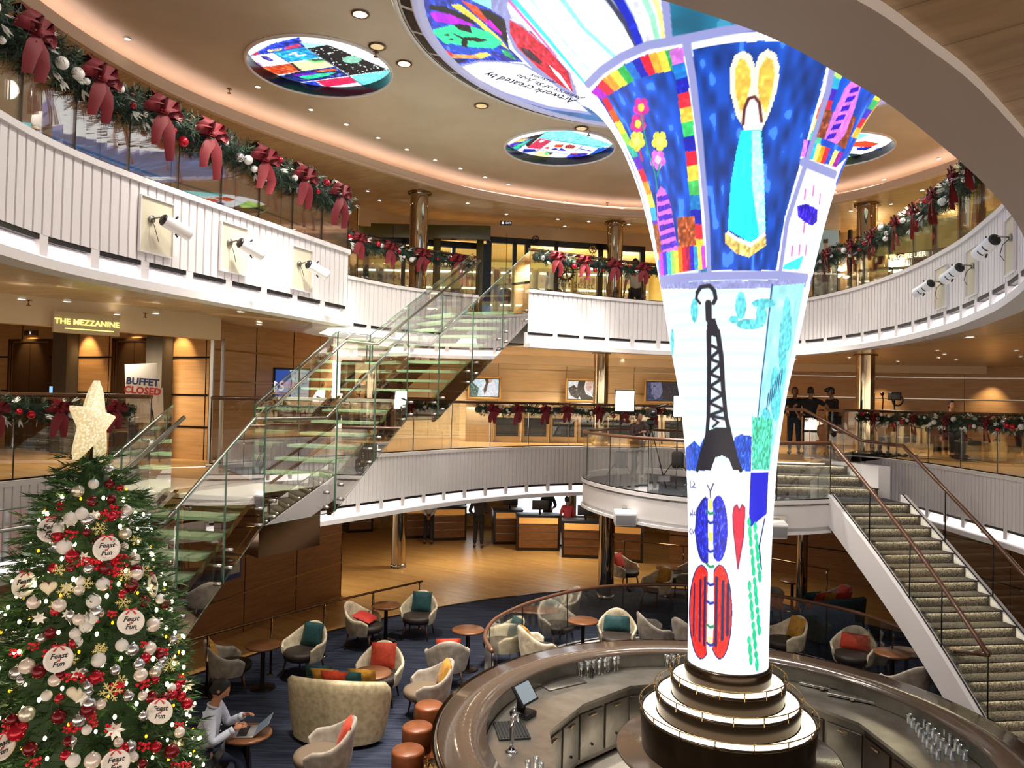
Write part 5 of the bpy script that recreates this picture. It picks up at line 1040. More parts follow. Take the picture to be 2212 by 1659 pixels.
def shell(m, R0, R1, z0, hb, ha, a_max, th=.045, n=28, ex=1.0, flat=False):
    """tub back: outer wall swept round, high behind and falling to the arms; front faces +x"""
    rows_ = 7; out = []; inn_ = []
    for k in range(n+1):
        a = PI+(-a_max+2*a_max*k/n); f = abs(2*k/n-1); hh = ha+(hb-ha)*(1-min(1, f*1.25))**.9 if f < .8 else ha-(f-.8)/.2*.10
        hh = ha+(hb-ha)*(0.5+.5*math.cos(PI*min(1, f*1.35)))-(max(0, f-.85)/.15)*.08
        if flat: hh = hb-(hb-ha)*f*f-max(0, (f-.86)/.14)**2*.16
        ro, ri = [], []
        for j in range(rows_+1):
            v = j/rows_; z = z0+(hh-z0)*v; R_ = R0+(R1-R0)*v**.7; x, y = R_*math.cos(a)*ex, R_*math.sin(a)
            ro.append((x, y, z)); ri.append((x*(1-th/R_), y*(1-th/R_), z-(.0 if j < rows_ else 0)))
        top = ((ro[-1][0]+ri[-1][0])/2, (ro[-1][1]+ri[-1][1])/2, ro[-1][2]+th*.45)
        out.append(ro+[top]+ri[::-1])
    m.grid(out); N = len(out[0])
    for row, rev in ((out[0], False), (out[-1], True)):
        m.add(row, [list(range(N)) if rev else list(range(N))[::-1]], False)
def make_chair(kind):
    t = thing('tub_armchair', 'x', 'armchair', (0, 0, 0))
    m = MB(); shell(m, .30, .37, .28, .80, .56, math.radians(128)); m.build('shell_back', velv if kind == 'c' else velg, t)
    m = MB(); n = 28; pr_ = [(0, .44), (.24, .44), (.30, .425), (.315, .39), (.30, .33), (.26, .30), (0, .30)]
    m.lathe(pr_, (.045, 0, 0), n, M=Matrix.Diagonal((1.02, .98, 1)).to_3x3()); m.build('seat_cushion', seatb if kind != 'l' else seatl, t)
    for sx, sy in ((.2, .2), (.2, -.2), (-.2, .2), (-.2, -.2)): m = MB(); m.tube([(sx, sy, .31), (sx*1.25, sy*1.25, .0)], [.022, .012], 8); m.build('leg', legw, t)
    return t
def cushion_mb(w_, h_, d_=.13):
    m = MB(); n = 10; G = []
    for s in (1, -1):
        g = []
        for i in range(n+1):
            row = []
            for j in range(n+1):
                u, v = i/n*2-1, j/n*2-1; b = (1-abs(u)**3)*(1-abs(v)**3); pk = 1-.07*(1-u*u)*abs(v)-.07*(1-v*v)*abs(u)
                row.append((s*d_/2*b**.6, v*w_/2*(1-.06*(1-u*u)), (u*.5+.5)*h_+0))
            g.append(row)
        m.grid(g)
    return m
CUS = {}
def cushion(loc, rz, col, label, tilt=-18, wide=False, side=0):
    key = (col, wide)
    if key not in CUS: o = cushion_mb(.52 if wide else .40, .27 if wide else .38).build('throw_cushion', PIL[col]); CUS[key] = o
    else: o = CUS[key].copy(); C.objects.link(o)
    o.location = loc; o.rotation_euler = Matrix.Rotation(rz, 3, 'Z').__matmul__(Matrix.Rotation(math.radians(tilt), 3, 'Y')).__matmul__(Matrix.Rotation(math.radians(side), 3, 'X')).to_euler(); tag(o, label, 'cushion', 'throw cushions on the lounge seats')
chairs = {k: None for k in 'cgl'}
def chair(x, y, deg, label, kind='c', cush=None, wide=False, clabel=None, tilt=-20, side=0, co=-.16):
    r = math.radians(deg)
    if chairs[kind] is None: t = make_chair(kind); chairs[kind] = t; t.location = (x, y, .013); t.rotation_euler = (0, 0, r)
    else: t = dup(chairs[kind], (x, y, .013), r)
    tag(t, label, group='tub armchairs in the lounge')
    if cush: cushion((x+co*math.cos(r), y+co*math.sin(r), .455 if tilt > -50 else .52), r, cush, clabel, tilt, wide, side)
chair(-4.35, 12.05, 25, 'grey tub armchair nearest the pipe railing, behind the seated man', 'g', 'mustard', False, 'mustard cushion in the grey armchair behind the seated man')
chair(-3.35, 12.75, 250, 'cream tub armchair with teal cushion near the curved wood wall', 'c', 'teal', False, 'teal cushion in the armchair near the curved wood wall')
chair(-2.65, 14.25, -15, 'cream tub armchair by the railing with a red cushion fallen flat', 'c', 'red', False, 'red cushion lying flat in the armchair by the railing', -74, 0, .20)
chair(-1.72, 14.95, 262, 'cream tub armchair facing the camera at the end of the pipe railing', 'c', 'teal', False, 'teal cushion in the armchair at the end of the pipe railing')
chair(-1.92, 11.75, 268, 'cream tub armchair facing the camera with a bright orange cushion', 'c', 'orange', False, 'bright orange cushion upright in the middle armchair')
chair(-.95, 12.45, 98, 'grey-backed tub armchair turned away, seen from behind', 'g', 'orange', False, 'orange cushion showing over the turned-away grey chair back', -8)
chair(-1.12, 11.2, 195, 'cream tub armchair facing left with a mustard cushion, next to the bar', 'l', 'mustard', False, 'mustard cushion in the armchair next to the bar', -22)
chair(-2.12, 9.12, 190, 'cream tub armchair nearest the camera, facing left with an orange cushion', 'l', 'orange', False, 'orange cushion in the armchair nearest the camera', -22)
chair(-.05, 13.45, 205, 'cream tub armchair behind the curved glass with a teal cushion', 'c', 'teal', False, 'teal cushion seen through the end of the curved glass')
chair(.55, 13.15, 20, 'cream tub armchair inside the curved glass, its back to the left', 'c', 'mustard', False, 'mustard cushion mostly hidden in the chair inside the curved glass')
chair(2.0, 13.95, 262, 'cream tub armchair behind the bar with a wide teal cushion', 'c', 'teal', True, 'wide teal cushion in the chair behind the bar')
chair(1.15, 15.75, 200, 'grey tub armchair just outside the curved glass, left of the wide teal cushion', 'g')
chair(.95, 14.55, 300, 'low grey armchair behind the table left of the wide teal cushion', 'g')
chair(2.75, 14.1, 10, 'grey armchair back beside the chair with the wide teal cushion', 'g')
chair(3.35, 13.9, 30, 'grey armchair half hidden by the left side of the column', 'g')
chair(2.95, 19.3, 315, 'cream tub armchair at the far end of the lounge with a red cushion', 'c', 'red', False, 'red cushion in the far armchair beside the slim railing')
chair(3.45, 17.75, 215, 'cream tub armchair in the far lounge with a mustard cushion', 'c', 'mustard', False, 'mustard cushion in the far armchair left of the column')
chair(4.2, 18.7, 190, 'grey tub armchair in the far lounge touching the column\'s left edge', 'g')
chair(5.95, 13.2, 235, 'cream tub armchair right of the column with a wide orange cushion', 'c', 'orange', True, 'wide orange cushion in the armchair right of the column')
chair(5.05, 13.9, 200, 'cream tub armchair touching the column\'s right edge with a mustard cushion', 'c', 'mustard', False, 'mustard cushion in the armchair at the column\'s right edge')
chair(6.1, 11.75, 100, 'brownish tub armchair back rising over the bar before the right stairs', 'g')
chair(5.6, 16.6, 95, 'grey tub armchair seen from behind under the platform, right of the column', 'g')
chair(7.0, 16.5, 190, 'grey tub armchair under the right stairs with a red cushion', 'g', 'red', False, 'red cushion in the armchair under the right stairs')
chair(4.9, 18.2, 200, 'grey tub armchair in the shade right of the column, farthest back', 'g')
def make_table():
    t = thing('side_table', 'x', 'table', (0, 0, 0)); m = MB(); m.lathe([(0, .65), (.26, .65), (.28, .662), (.28, .68), (.27, .69), (0, .69)], n=36); m.build('table_top', wtop, t)
    m = MB(); m.lathe([(.035, .02), (.035, .65)], n=16); m.build('pole', pole, t); m = MB(); m.lathe([(0, .03), (.03, .03), (.18, .015), (.19, 0), (0, 0)], n=28); m.build('base', pole, t); return t
tbl = None
for x, y, l in [(-3.84, 12.16, 'round walnut side table between the two armchairs nearest the pipe railing'), (-2.3, 14.62, 'round walnut side table between the two armchairs at the railing\'s far end'), (-1.92, 11.05, 'round walnut side table in front of the orange cushion'), (-.66, 13.2, 'round walnut side table left of the end of the curved glass'), (1.38, 13.9, 'round walnut side table behind the bar, beside the wide teal cushion'), (6.25, 12.45, 'round walnut side table beside the wide orange cushion'), (3.85, 18.5, 'dark round side table in the far lounge left of the column'), (6.45, 17.4, 'dark round side table under the right stairs'), (-3.0, 9.0, 'round walnut table holding the open silver laptop'), (4.75, 15.9, 'small round table just right of the column under the platform')]:
    if tbl is None: tbl = make_table(); o = tbl
    else: o = dup(tbl, (x, y, .013))
    o.location = (x, y, .013); tag(o, l, group='round side tables')
# curved sofas
def sofa(x, y, deg, label, wall_, seat_):
    t = thing('curved_sofa', label, 'sofa', (x, y, .013), math.radians(deg)); m = MB(); shell(m, .62, .72, .06, .88, .74, math.radians(96), .12, 40, .62, True); m.build('back', wall_, t)
    m = MB(); m.lathe([(0, .44), (.52, .44), (.58, .42), (.6, .36), (.58, .1), (0, .1)], (.02, 0, 0), 40, M=Matrix.Diagonal((.7, 1, 1)).to_3x3()); m.build('seat', seat_, t); return t
sofa(-2.25, 10.45, 82, 'large curved cream sofa seen from behind in the middle of the lounge', mat('sofa_cream', '#c2b292', .7, noise=(14, '#a39473')), seatb)
for dx, dy, c_, l in ((-.42, .42, 'teal', 'teal cushion at the left end of the curved cream sofa'), (-.27, .30, 'mustard', 'mustard cushion second from the left on the curved cream sofa'), (-.08, .22, 'orange', 'orange cushion in the middle of the curved cream sofa'), (.14, .22, 'teal', 'second teal cushion on the curved cream sofa, right of the orange one'), (.36, .32, 'mustard', 'mustard cushion at the right end of the curved cream sofa')): cushion((-2.25+dx*.8, 10.42+dy, .56), math.radians(82), c_, l, -25)
sofa(6.5, 15.3, 110, 'dark curved sofa under the right stairs behind the glass', mat('sofa_dark_teal', '#2a3d42', .7, noise=(14, '#20303a')), seatb)
for dx, dy, c_, l in ((-.4, .25, 'teal', 'teal cushion on the dark sofa under the right stairs'), (-.2, .2, 'orange', 'orange cushion on the dark sofa under the right stairs'), (.0, .2, 'mustard', 'mustard cushion on the dark sofa under the right stairs'), (.22, .22, 'red', 'red cushion on the dark sofa under the right stairs')): cushion((6.5+dx, 15.35+dy, .58), math.radians(110), c_, l, -25)
# bar stools
leather = mat('tan_leather', '#8a4d2b', .35, noise=(8, '#74401f')); st0 = None
for x, y, l in ((-1.02, 9.05, 'tan leather bar stool in the middle of the three at the bar'), (-.95, 9.68, 'tan leather bar stool farthest from the camera, at the bar\'s left side'), (-1.05, 8.45, 'tan leather bar stool nearest the camera'), (-.72, 7.85, 'tan leather bar stool below the picture edge with only its foot ring showing')):
    if st0 is None:
        st0 = thing('bar_stool', l, 'stool', (0, 0, 0)); m = MB(); m.lathe([(0, .78), (.16, .78), (.178, .765), (.18, .75), (.178, .5), (.17, .485), (0, .485)], n=32); m.build('drum_seat', leather, st0)
        m = MB(); m.lathe([(.025, .02), (.025, .49)], n=12); m.build('pole', brassr, st0); m = MB(); m.lathe([(0, .025), (.2, .02), (.21, 0), (0, 0)], n=28); m.build('base', brassr, st0)
        m = MB(); m.tube([(.06+.16*math.cos(2*PI*k/24), .16*math.sin(2*PI*k/24), .27) for k in range(24)], .009, 6, True); m.build('foot_ring', brassr, st0); o = st0
    else: o = dup(st0, (x, y, .027))
    o.location = (x, y, .027); o.rotation_euler = (0, 0, .1*y); tag(o, l, group='leather bar stools')
# ================================================================ PEOPLE
def skin_mesh(nodes, edges, sub=2):
    """grow a smooth surface over a skeleton: nodes {name: (pos, radius)}, first node is the root"""
    names = list(nodes); me = bpy.data.meshes.new('sk'); me.from_pydata([tuple(nodes[n][0]) for n in names], [(names.index(a), names.index(b)) for a, b in edges], [])
    o = bpy.data.objects.new('sk', me); C.objects.link(o); md = o.modifiers.new('s', 'SKIN'); md.use_smooth_shade = True
    for i, n in enumerate(names):
        r = nodes[n][1]; v = me.skin_vertices[0].data[i]; v.radius = (r, r) if not isinstance(r, tuple) else r; v.use_root = i == 0
    sb = o.modifiers.new('u', 'SUBSURF'); sb.levels = sub; sb.render_levels = sub
    dg = bpy.context.evaluated_depsgraph_get(); ev = o.evaluated_get(dg); m2 = ev.to_mesh()
    vs = [v.co.copy() for v in m2.vertices]; fs = [tuple(p.vertices) for p in m2.polygons]; ev.to_mesh_clear(); bpy.data.objects.remove(o); bpy.data.meshes.remove(me); return vs, fs
def ik(s, h, l1, l2, hint):
    d = h-s; L = min(d.length, (l1+l2)*.995); dn = d.normalized(); h = s+dn*L; a = (l1*l1-l2*l2+L*L)/(2*L); k = math.sqrt(max(0, l1*l1-a*a)); p = hint-dn*hint.dot(dn); p = p.normalized() if p.length > 1e-4 else Vector((0, 0, -1))
    return s+dn*a+p*k, h
SKIN = {}
def skin(c): return mat('skin_'+c.strip('#'), c, .5)
def hand(m, wrist, d, palm_n, s=1, curl=.5, mirror_=1):
    """palm, four fingers and a thumb; d: hand direction, palm_n: palm normal"""
    d = d.normalized(); n = (palm_n-d*palm_n.dot(d)).normalized(); x = d.cross(n)*mirror_
    B = Matrix((x, d, n)).transposed(); m.ball(wrist+d*.045*s, .045*s, 10, (.85, 1.05, .38), B)
    for i, (ox, ln) in enumerate(((.030, .070), (.010, .080), (-.011, .075), (-.030, .060))):
        p0 = wrist+(d*.08+x*ox)*s; c1 = curl*.9; p1 = p0+(d*math.cos(c1*.6)+n*math.sin(c1*.6))*ln*.45*s; p2 = p1+(d*math.cos(c1*1.6)+n*math.sin(c1*1.6))*ln*.32*s; p3 = p2+(d*math.cos(c1*2.4)+n*math.sin(c1*2.4))*ln*.23*s
        m.tube([p0-d*.01, p1, p2, p3], [.0095*s, .009*s, .0085*s, .006*s], 7)
    t0 = wrist+(d*.025+x*.034)*s; t1 = t0+(x*.7+d*.6+n*.35)*.035*s; t2 = t1+(x*.2+d*.9+n*.5)*.032*s; m.tube([t0, t1, t2], [.013*s, .011*s, .008*s], 7)
def head_mb(m, c, fwd, up, s=1.0):
    """head with brow, eyes, nose, mouth, chin and ears"""
    f = fwd.normalized(); u = (up-f*up.dot(f)).normalized(); r = f.cross(u); B = Matrix((f, r, u)).transposed(); rows_, cols = 18, 20; G = []
    for i in range(rows_+1):
        t = PI*i/rows_; row = []
        for j in range(cols+1):
            a = 2*PI*j/cols; z = -math.cos(t); rr = math.sin(t); x = rr*math.cos(a); y = rr*math.sin(a)
            wx, wy = .096, .075
            if z < 0: wx *= 1+.0*z; wy *= 1+.28*z; x_off = -.0*z
            X = x*wx; Y = y*wy; Z = z*.118
            if x > 0 and z < 0: X *= 1.0+.04*(-z)
            if x < 0 and z < -.2: X *= 1-.35*(-z-.2)
            if x > .5:
                fr = (x-.5)*2; X += .010*fr*math.exp(-((z-.25)/.12)**2)-.008*fr*math.exp(-((z-.05)/.1)**2)*(abs(y) > .15)+.006*fr*math.exp(-((z+.75)/.14)**2)
                X += .026*math.exp(-(y/.14)**2)*max(0, min(1, (.18-z)/.35))*(1 if z > -.22 else math.exp(-((z+.22)/.05)**2))
                X += .005*math.exp(-(y/.35)**2)*(math.exp(-((z+.40)/.04)**2)+math.exp(-((z+.52)/.05)**2))
            row.append(c+B@Vector((X*s, Y*s, Z*s)))
        G.append(row)
    m.grid(G)
    for sd in (-1, 1):
        m.ball(c+B@Vector((-.002, sd*.074, -.005))*s, .03*s, 8, (.75, .28, 1.0), B)
        m.ball(c+B@Vector((.080, sd*.030, .010))*s, .012*s, 8)
def person(label, base, face_deg, pose='stand', H=1.75, skin_c='#a87c62', shirt='#16161a', trousers='#15151a', hair='#1a1310', hands=None, lean=0, headturn=0, look=0, sleeves='long', extra=None, shoe='#111114', hips=None, feet=None, detail=2, hairlong=False, cap=False, shirt_mat=None, seat_z=.45):
    k = H/1.75; a = math.radians(face_deg); Fw = Vector((math.cos(a), math.sin(a), 0)); Lf = Vector((-Fw.y, Fw.x, 0)); U = Vector((0, 0, 1)); b = Vector((0, 0, 0))
    t = thing('person', label, 'person', base, 0)
    lp_ = math.radians(lean); sp = U*math.cos(lp_)+Fw*math.sin(lp_)
    pel = U*(seat_z+.10 if pose == 'sit' else .93*k)
    if hips: pel = Vector(hips)
    ch = pel+sp*.36*k; nk = pel+sp*.53*k; hd = nk+(sp*.6+U*.4).normalized()*.17*k+Fw*.03; sh = {s: pel+sp*.47*k+Lf*s*.175*k for s in (1, -1)}
    hip = {s: pel+Lf*s*.09*k-U*.02 for s in (1, -1)}; kn, an, toe = {}, {}, {}
    for s in (1, -1):
        if pose == 'sit': kn[s] = hip[s]+Fw*.42*k+Lf*s*.05+U*.02; an[s] = Vector((kn[s].x, kn[s].y, .09))+Fw*.04
        else:
            an[s] = Vector((0, 0, .09))+Lf*s*.11*k+Fw*(.03*s); kn[s] = (hip[s]+an[s])/2+Fw*.03
        toe[s] = Vector((an[s].x, an[s].y, .04))+Fw*.15*k+Lf*s*.02
    el, wr = {}, {}
    for s in (1, -1):
        tgt = hands[s] if hands and s in hands else (.08, s*.27, .82-.93)
        tw = pel+Fw*tgt[0]*k+Lf*tgt[1]*k+U*tgt[2]*k if len(tgt) == 3 else tgt
        el[s], wr[s] = ik(sh[s], tw, .29*k, .26*k, Lf*s*.6-U-Fw*.4)
    R = lambda r: r*k
    nd = {'p': (pel, (R(.10), R(.08))), 'w': (pel+sp*.16*k, (R(.085), R(.07))), 'c': (ch, (R(.10), R(.075))), 'n': (nk, R(.055)), 'h': (hd-U*.06*k, R(.05))}
    ed = [('p', 'w'), ('w', 'c'), ('c', 'n'), ('n', 'h')]
    for s in (1, -1):
        q = str(s); nd.update({'s'+q: (sh[s], R(.055)), 'e'+q: (el[s], R(.038)), 'r'+q: (wr[s], R(.026)), 'i'+q: (hip[s], R(.085)), 'k'+q: (kn[s], R(.055)), 'a'+q: (an[s], R(.038)), 't'+q: (toe[s], R(.03))})
        ed += [('c', 's'+q), ('s'+q, 'e'+q), ('e'+q, 'r'+q), ('p', 'i'+q), ('i'+q, 'k'+q), ('k'+q, 'a'+q), ('a'+q, 't'+q)]
    vs, fs = skin_mesh(nd, ed, 1 if detail < 2 else 2); m = MB(); m.add(vs, fs, True)
    hf = (Matrix.Rotation(math.radians(headturn), 3, 'Z')@Fw); hf = (hf*math.cos(math.radians(look))-U*math.sin(math.radians(-look))).normalized(); head_mb(m, hd+hf*.01, hf, U, k)
    for s in (1, -1):
        dd = (wr[s]-el[s]).normalized(); hand(m, wr[s], (dd*.8+Fw*.3).normalized(), (-U*.7-Lf*s*.5), k, .6, -s)
    m.build('body', skin(skin_c), t)
    # shirt
    g = .018; nd2 = {'p': (pel+U*.0, (R(.15), R(.135))), 'w': (pel+sp*.16*k, (R(.145), R(.138))), 'c': (ch, (R(.16), R(.145))), 'n': (nk-sp*.05, R(.075))}; ed2 = [('p', 'w'), ('w', 'c'), ('c', 'n')]
    for s in (1, -1):
        q = str(s); nd2['s'+q] = (sh[s], R(.075)); ed2.append(('c', 's'+q)); end = wr[s].lerp(el[s], .12) if sleeves == 'long' else sh[s].lerp(el[s], .75)
        if sleeves == 'long': nd2['e'+q] = (el[s], R(.055)); nd2['r'+q] = (end, R(.042)); ed2 += [('s'+q, 'e'+q), ('e'+q, 'r'+q)]
        else: nd2['e'+q] = (end, R(.06)); ed2 += [('s'+q, 'e'+q)]
    vs, fs = skin_mesh(nd2, ed2, 1 if detail < 2 else 2); m = MB(); m.add(vs, fs, True); sm_ = shirt_mat or mat('cloth_'+shirt.strip('#'), shirt, .8); so = m.build('shirt', sm_, t)
    if detail >= 3:
        m = MB(); cN = nk-sp*.015; m.tube([cN+(Fw*math.cos(q)+Lf*math.sin(q))*.068+U*(.02*-math.cos(q)) for q in [.75+(2*PI-1.5)*j/17 for j in range(18)]], [.006]+[.013]*16+[.006], 8); m.build('collar', sm_, so)
        for s in (1, -1): m = MB(); dd = (wr[s]-el[s]).normalized(); m.tube([wr[s]-dd*.06, wr[s]-dd*.01], [.043, .04], 12); m.build('cuff', sm_, so)
        m = MB()
        for j in range(5): m.ball(ch-sp*(.0+.07*j)+Fw*(.134+.002*j), .007, 6)
        m.build('button_row', whb, so)
    nd3 = {'p': (pel-U*.01, (R(.145), R(.115)))}; ed3 = []
    for s in (1, -1):
        q = str(s); nd3.update({'i'+q: (hip[s], R(.10)), 'k'+q: (kn[s], R(.072)), 'a'+q: (an[s]+U*.02, R(.058))}); ed3 += [('p', 'i'+q), ('i'+q, 'k'+q), ('k'+q, 'a'+q)]
    vs, fs = skin_mesh(nd3, ed3, 1 if detail < 2 else 2); m = MB(); m.add(vs, fs, True); m.build('trousers', mat('cloth_'+trousers.strip('#'), trousers, .85), t)
    for s in (1, -1):
        m = MB(); m.tube([an[s]-Fw*.05-U*.04, an[s]+Fw*.02-U*.035, toe[s]+U*.005, toe[s]+Fw*.05*k], [.04, .045, .04, .022], 10); m.build('shoe', mat('shoe_'+shoe.strip('#'), shoe, .4), t)
    u_ = (U-hf*U.dot(hf)).normalized(); r_ = hf.cross(u_); B = Matrix((hf, r_, u_)).transposed(); m = MB(); rows_, cols = 10, 20; G = []
    for i in range(rows_+1):
        tt = i/rows_; row = []
        for j in range(cols+1):
            az = 2*PI*j/cols; fr = math.cos(az); low = -.15 if fr > .35 else (-.35 if fr > -.1 else (-.5 if not hairlong else -1.7)); low = .42 if fr > .62 else (.20 if fr > .35 else low)
            zz_ = 1-(1-low)*(1-tt); zz_ = math.sin(PI/2*zz_) if zz_ > 0 else zz_; rr = math.sqrt(max(0, 1-min(1, zz_)**2)) if zz_ > 0 else 1
            row.append(hd+hf*.01+B@Vector((fr*rr*.101*k-.004, math.sin(az)*rr*.081*k, zz_*.125*k+.001)))
        G.append(row)
    m.grid(G); m.build('hair', mat('hair_'+hair.strip('#'), hair, .6), t)
    if cap: m = MB(); m.ball(hd+hf*.005+U*.05*k, .108*k, 14, (1.02, .86, .72), B); m.tube([hd+hf*.07+U*.045, hd+hf*.13+U*.035, hd+hf*.17+U*.02], [.06, .05, .03], 8); m.build('cap', black, t)
    if extra: extra(t, dict(pel=pel, ch=ch, nk=nk, hd=hd, F=Fw, L=Lf, U=U, wr=wr, el=el, k=k, hf=hf, kn=kn))
    return t
shirtw = mat('pale_blue_shirt', '#c9cfe0', .75, bump=(14, .5, .02))
# seated man with the laptop
person('seated man in a pale blue shirt and jeans working at a silver laptop', (-3.48, 8.92, .013), 8, 'sit', 1.82, '#b07a5c', shirt_mat=shirtw, trousers='#1d2740', hair='#080504', lean=12, look=-32, hands={1: (.40, .13, .33), -1: (.36, -.16, .30)}, detail=3, seat_z=.40)
t = thing('tub_armchair', 'cream tub armchair the man in the pale blue shirt sits on', 'armchair', (-3.54, 8.90, .013), math.radians(8), 'tub armchairs in the lounge')
for ch_ in chairs['c'].children: c_ = ch_.copy(); C.objects.link(c_); c_.parent = t
def laptop(x, y, z, deg, open_, label, col, scr):
    t = thing('laptop', label, 'laptop', (x, y, z), math.radians(deg)); m = MB(); m.rbox((0, 0, .008), (.23, .33, .015), 0, .005); m.build('base', col, t)
    m = MB(); m.box((-.02, 0, .0165), (.11, .28, .002)); m.build('keyboard', black, t)
    Mx = Matrix.Rotation(math.radians(open_), 3, 'Y'); m = MB(); m.rbox(Vector((.115, 0, .012))+Mx@Vector((0, 0, .11)), (.007, .33, .22), 0, .003, Mx); ld = m.build('lid', col, t)
    m = MB(); m.box(Vector((.115, 0, .012))+Mx@Vector((-.0045, 0, .11)), (.001, .30, .19), 0, Mx); m.build('screen', scr, ld)
alum = mat('aluminium', '#b9bbbd', .3, .8); laptop(-3.02, 9.0, .705, 8, 50, 'open silver laptop on the round table before the seated man', alum, mat('laptop_screen', '#30343c', .15, emit='#8090a0', estr=.2))
laptop(-3.28, 8.35, .60, 20, 35, 'open black laptop just below the round table, beside the tree', black, mat('laptop_screen_dark', '#15181c', .15))
t = thing('stand', 'small dark stand under the black laptop beside the tree', 'stand', (-3.28, 8.35, .013)); m = MB(); m.lathe([(0, .55), (.2, .55), (.2, .585), (0, .585)], n=24); m.build('top', pole, t); m = MB(); m.lathe([(.03, .02), (.03, .55)], n=10); m.build('leg', pole, t); m = MB(); m.lathe([(0, .03), (.16, .02), (.17, 0)], n=20); m.build('base', pole, t)
person('seated woman with long brown hair partly hidden by the right side of the tree', (-3.72, 7.95, .013), 20, 'sit', 1.65, '#c08c70', '#b8262e', '#15161c', '#2a160e', hands={1: (.34, .10, .42), -1: (.35, -.1, .2)}, lean=14, look=-20, hairlong=True)
t = thing('easel_card', 'pale printed card leaning beside the tree in front of the seated woman', 'card', (-3.33, 7.75, .013), math.radians(-60)); m = MB(); m.rbox((0, 0, .62), (.02, .34, .46), 0, .004, Matrix.Rotation(math.radians(-18), 3, 'Y')); m.build('board', mat('pale_card', '#c9d6dc', .5), t); m = MB(); m.box((-.02, 0, .64), (.022, .26, .16), 0, Matrix.Rotation(math.radians(-18), 3, 'Y')); m.build('picture', mat('card_blue', '#7fa6bd', .5), t); m = MB(); m.tube([(.1, .1, 0), (0, 0, .5)], .012, 6); m.tube([(.1, -.1, 0), (0, 0, .5)], .012, 6); m.tube([(-.15, 0, 0), (0, 0, .5)], .012, 6); m.build('legs', dark, t)
# crew and guests, far
D_ = 1
def atpx(x, y, z): q = P(x, y, z=z); return (q.x, q.y, z)
person('man in black polo shirt facing left of the group leaning at the right middle-deck rail', (6.78, 18.3, Z2), 250, H=1.62, skin_c='#6b4636', shirt='#0f1014', trousers='#1c2a3c', hair='#0c0908', hands={1: (.25, .2, .12), -1: (.25, -.2, .12)}, lean=10, detail=D_)
person('man in black T-shirt seen from behind, leaning on the middle-deck rail', (6.98, 17.85, Z2), 80, H=1.62, skin_c='#8a6048', shirt='#0b0b0e', trousers='#151a28', hair='#0e0a08', hands={1: (-.2, .33, .10), -1: (-.2, -.33, .10)}, lean=-4, sleeves='short', detail=D_)
person('man in a black cap and jacket with folded arms at the middle-deck rail', (7.62, 18.1, Z2), 195, H=1.62, skin_c='#7a5240', shirt='#121116', trousers='#15161c', hair='#0c0908', hands={1: (.22, -.06, .22), -1: (.22, .08, .2)}, lean=4, detail=D_, cap=True)
person('camera operator in black headphones behind the tripod on the round platform', (2.75, 16.6, PZ_), 300, H=1.5, skin_c='#9a6e55', shirt='#3a2a28', trousers='#17171c', hair='#0b0b0c', hands={1: (.3, .15, .32), -1: (.3, -.15, .32)}, detail=D_)
person('man with head showing just above the right garland, seated on the middle deck', (10.7, 18.6, Z2), 260, 'sit', 1.75, '#b98a6c', '#181a20', '#181a20', '#24140c', detail=D_)
person('person in a tan top crouched behind the right garland among the crew cases', (9.7, 18.0, Z2), 200, 'sit', 1.45, '#b98a6c', '#a08250', '#181a20', '#24140c', detail=D_, lean=20, seat_z=.2)
person('person in black seated behind the right garland beside the open case', (11.6, 17.3, Z2), 160, 'sit', 1.4, '#a87c62', '#111114', '#111114', '#18100c', detail=D_, lean=15, seat_z=.2)
person('man in a white shirt and dark trousers with hands behind him at the reception desk', (-2.55, 24.4, 0), 95, H=1.72, skin_c='#8a6048', shirt='#a9a8ac', trousers='#0f1014', hair='#100c0a', hands={1: (-.16, .05, .0), -1: (-.16, -.05, .0)}, detail=D_)
person('man in dark shirt and trousers standing with his back to the camera at reception', (-.95, 24.0, 0), 90, H=1.78, skin_c='#8a6048', shirt='#26262e', trousers='#0e0e12', hair='#14100c', hands={1: (.22, .2, .1), -1: (.22, -.2, .1)}, detail=D_)
person('receptionist in a dark jacket behind the right reception desk', (1.30, 25.9, 0), 265, H=1.72, skin_c='#c79878', shirt='#1a2030', trousers='#12141a', hair='#6a4630', hands={1: (.25, .18, .15), -1: (.28, -.16, .15)}, detail=D_)
person('guest in red and white standing between the two right reception desks', (1.85, 24.4, 0), 120, H=1.62, skin_c='#a87c62', shirt='#b23a44', trousers='#101218', hair='#14100c', hands={1: (.25, .15, .15), -1: (.2, -.2, .1)}, detail=D_)
person('man in a white T-shirt seen from behind outside the watch shop on the top deck', (2.95, 18.55, Z3), 95, H=1.75, skin_c='#b98a6c', shirt='#cdd6d6', trousers='#1c1f30', hair='#2a1c12', sleeves='short', detail=D_)
person('shop visitor in a pale shirt half hidden behind the door post of the watch shop', (1.0, 18.9, Z3), 60, H=1.72, skin_c='#b98a6c', shirt='#c9d4dc', trousers='#20242e', hair='#2a1c12', detail=D_)
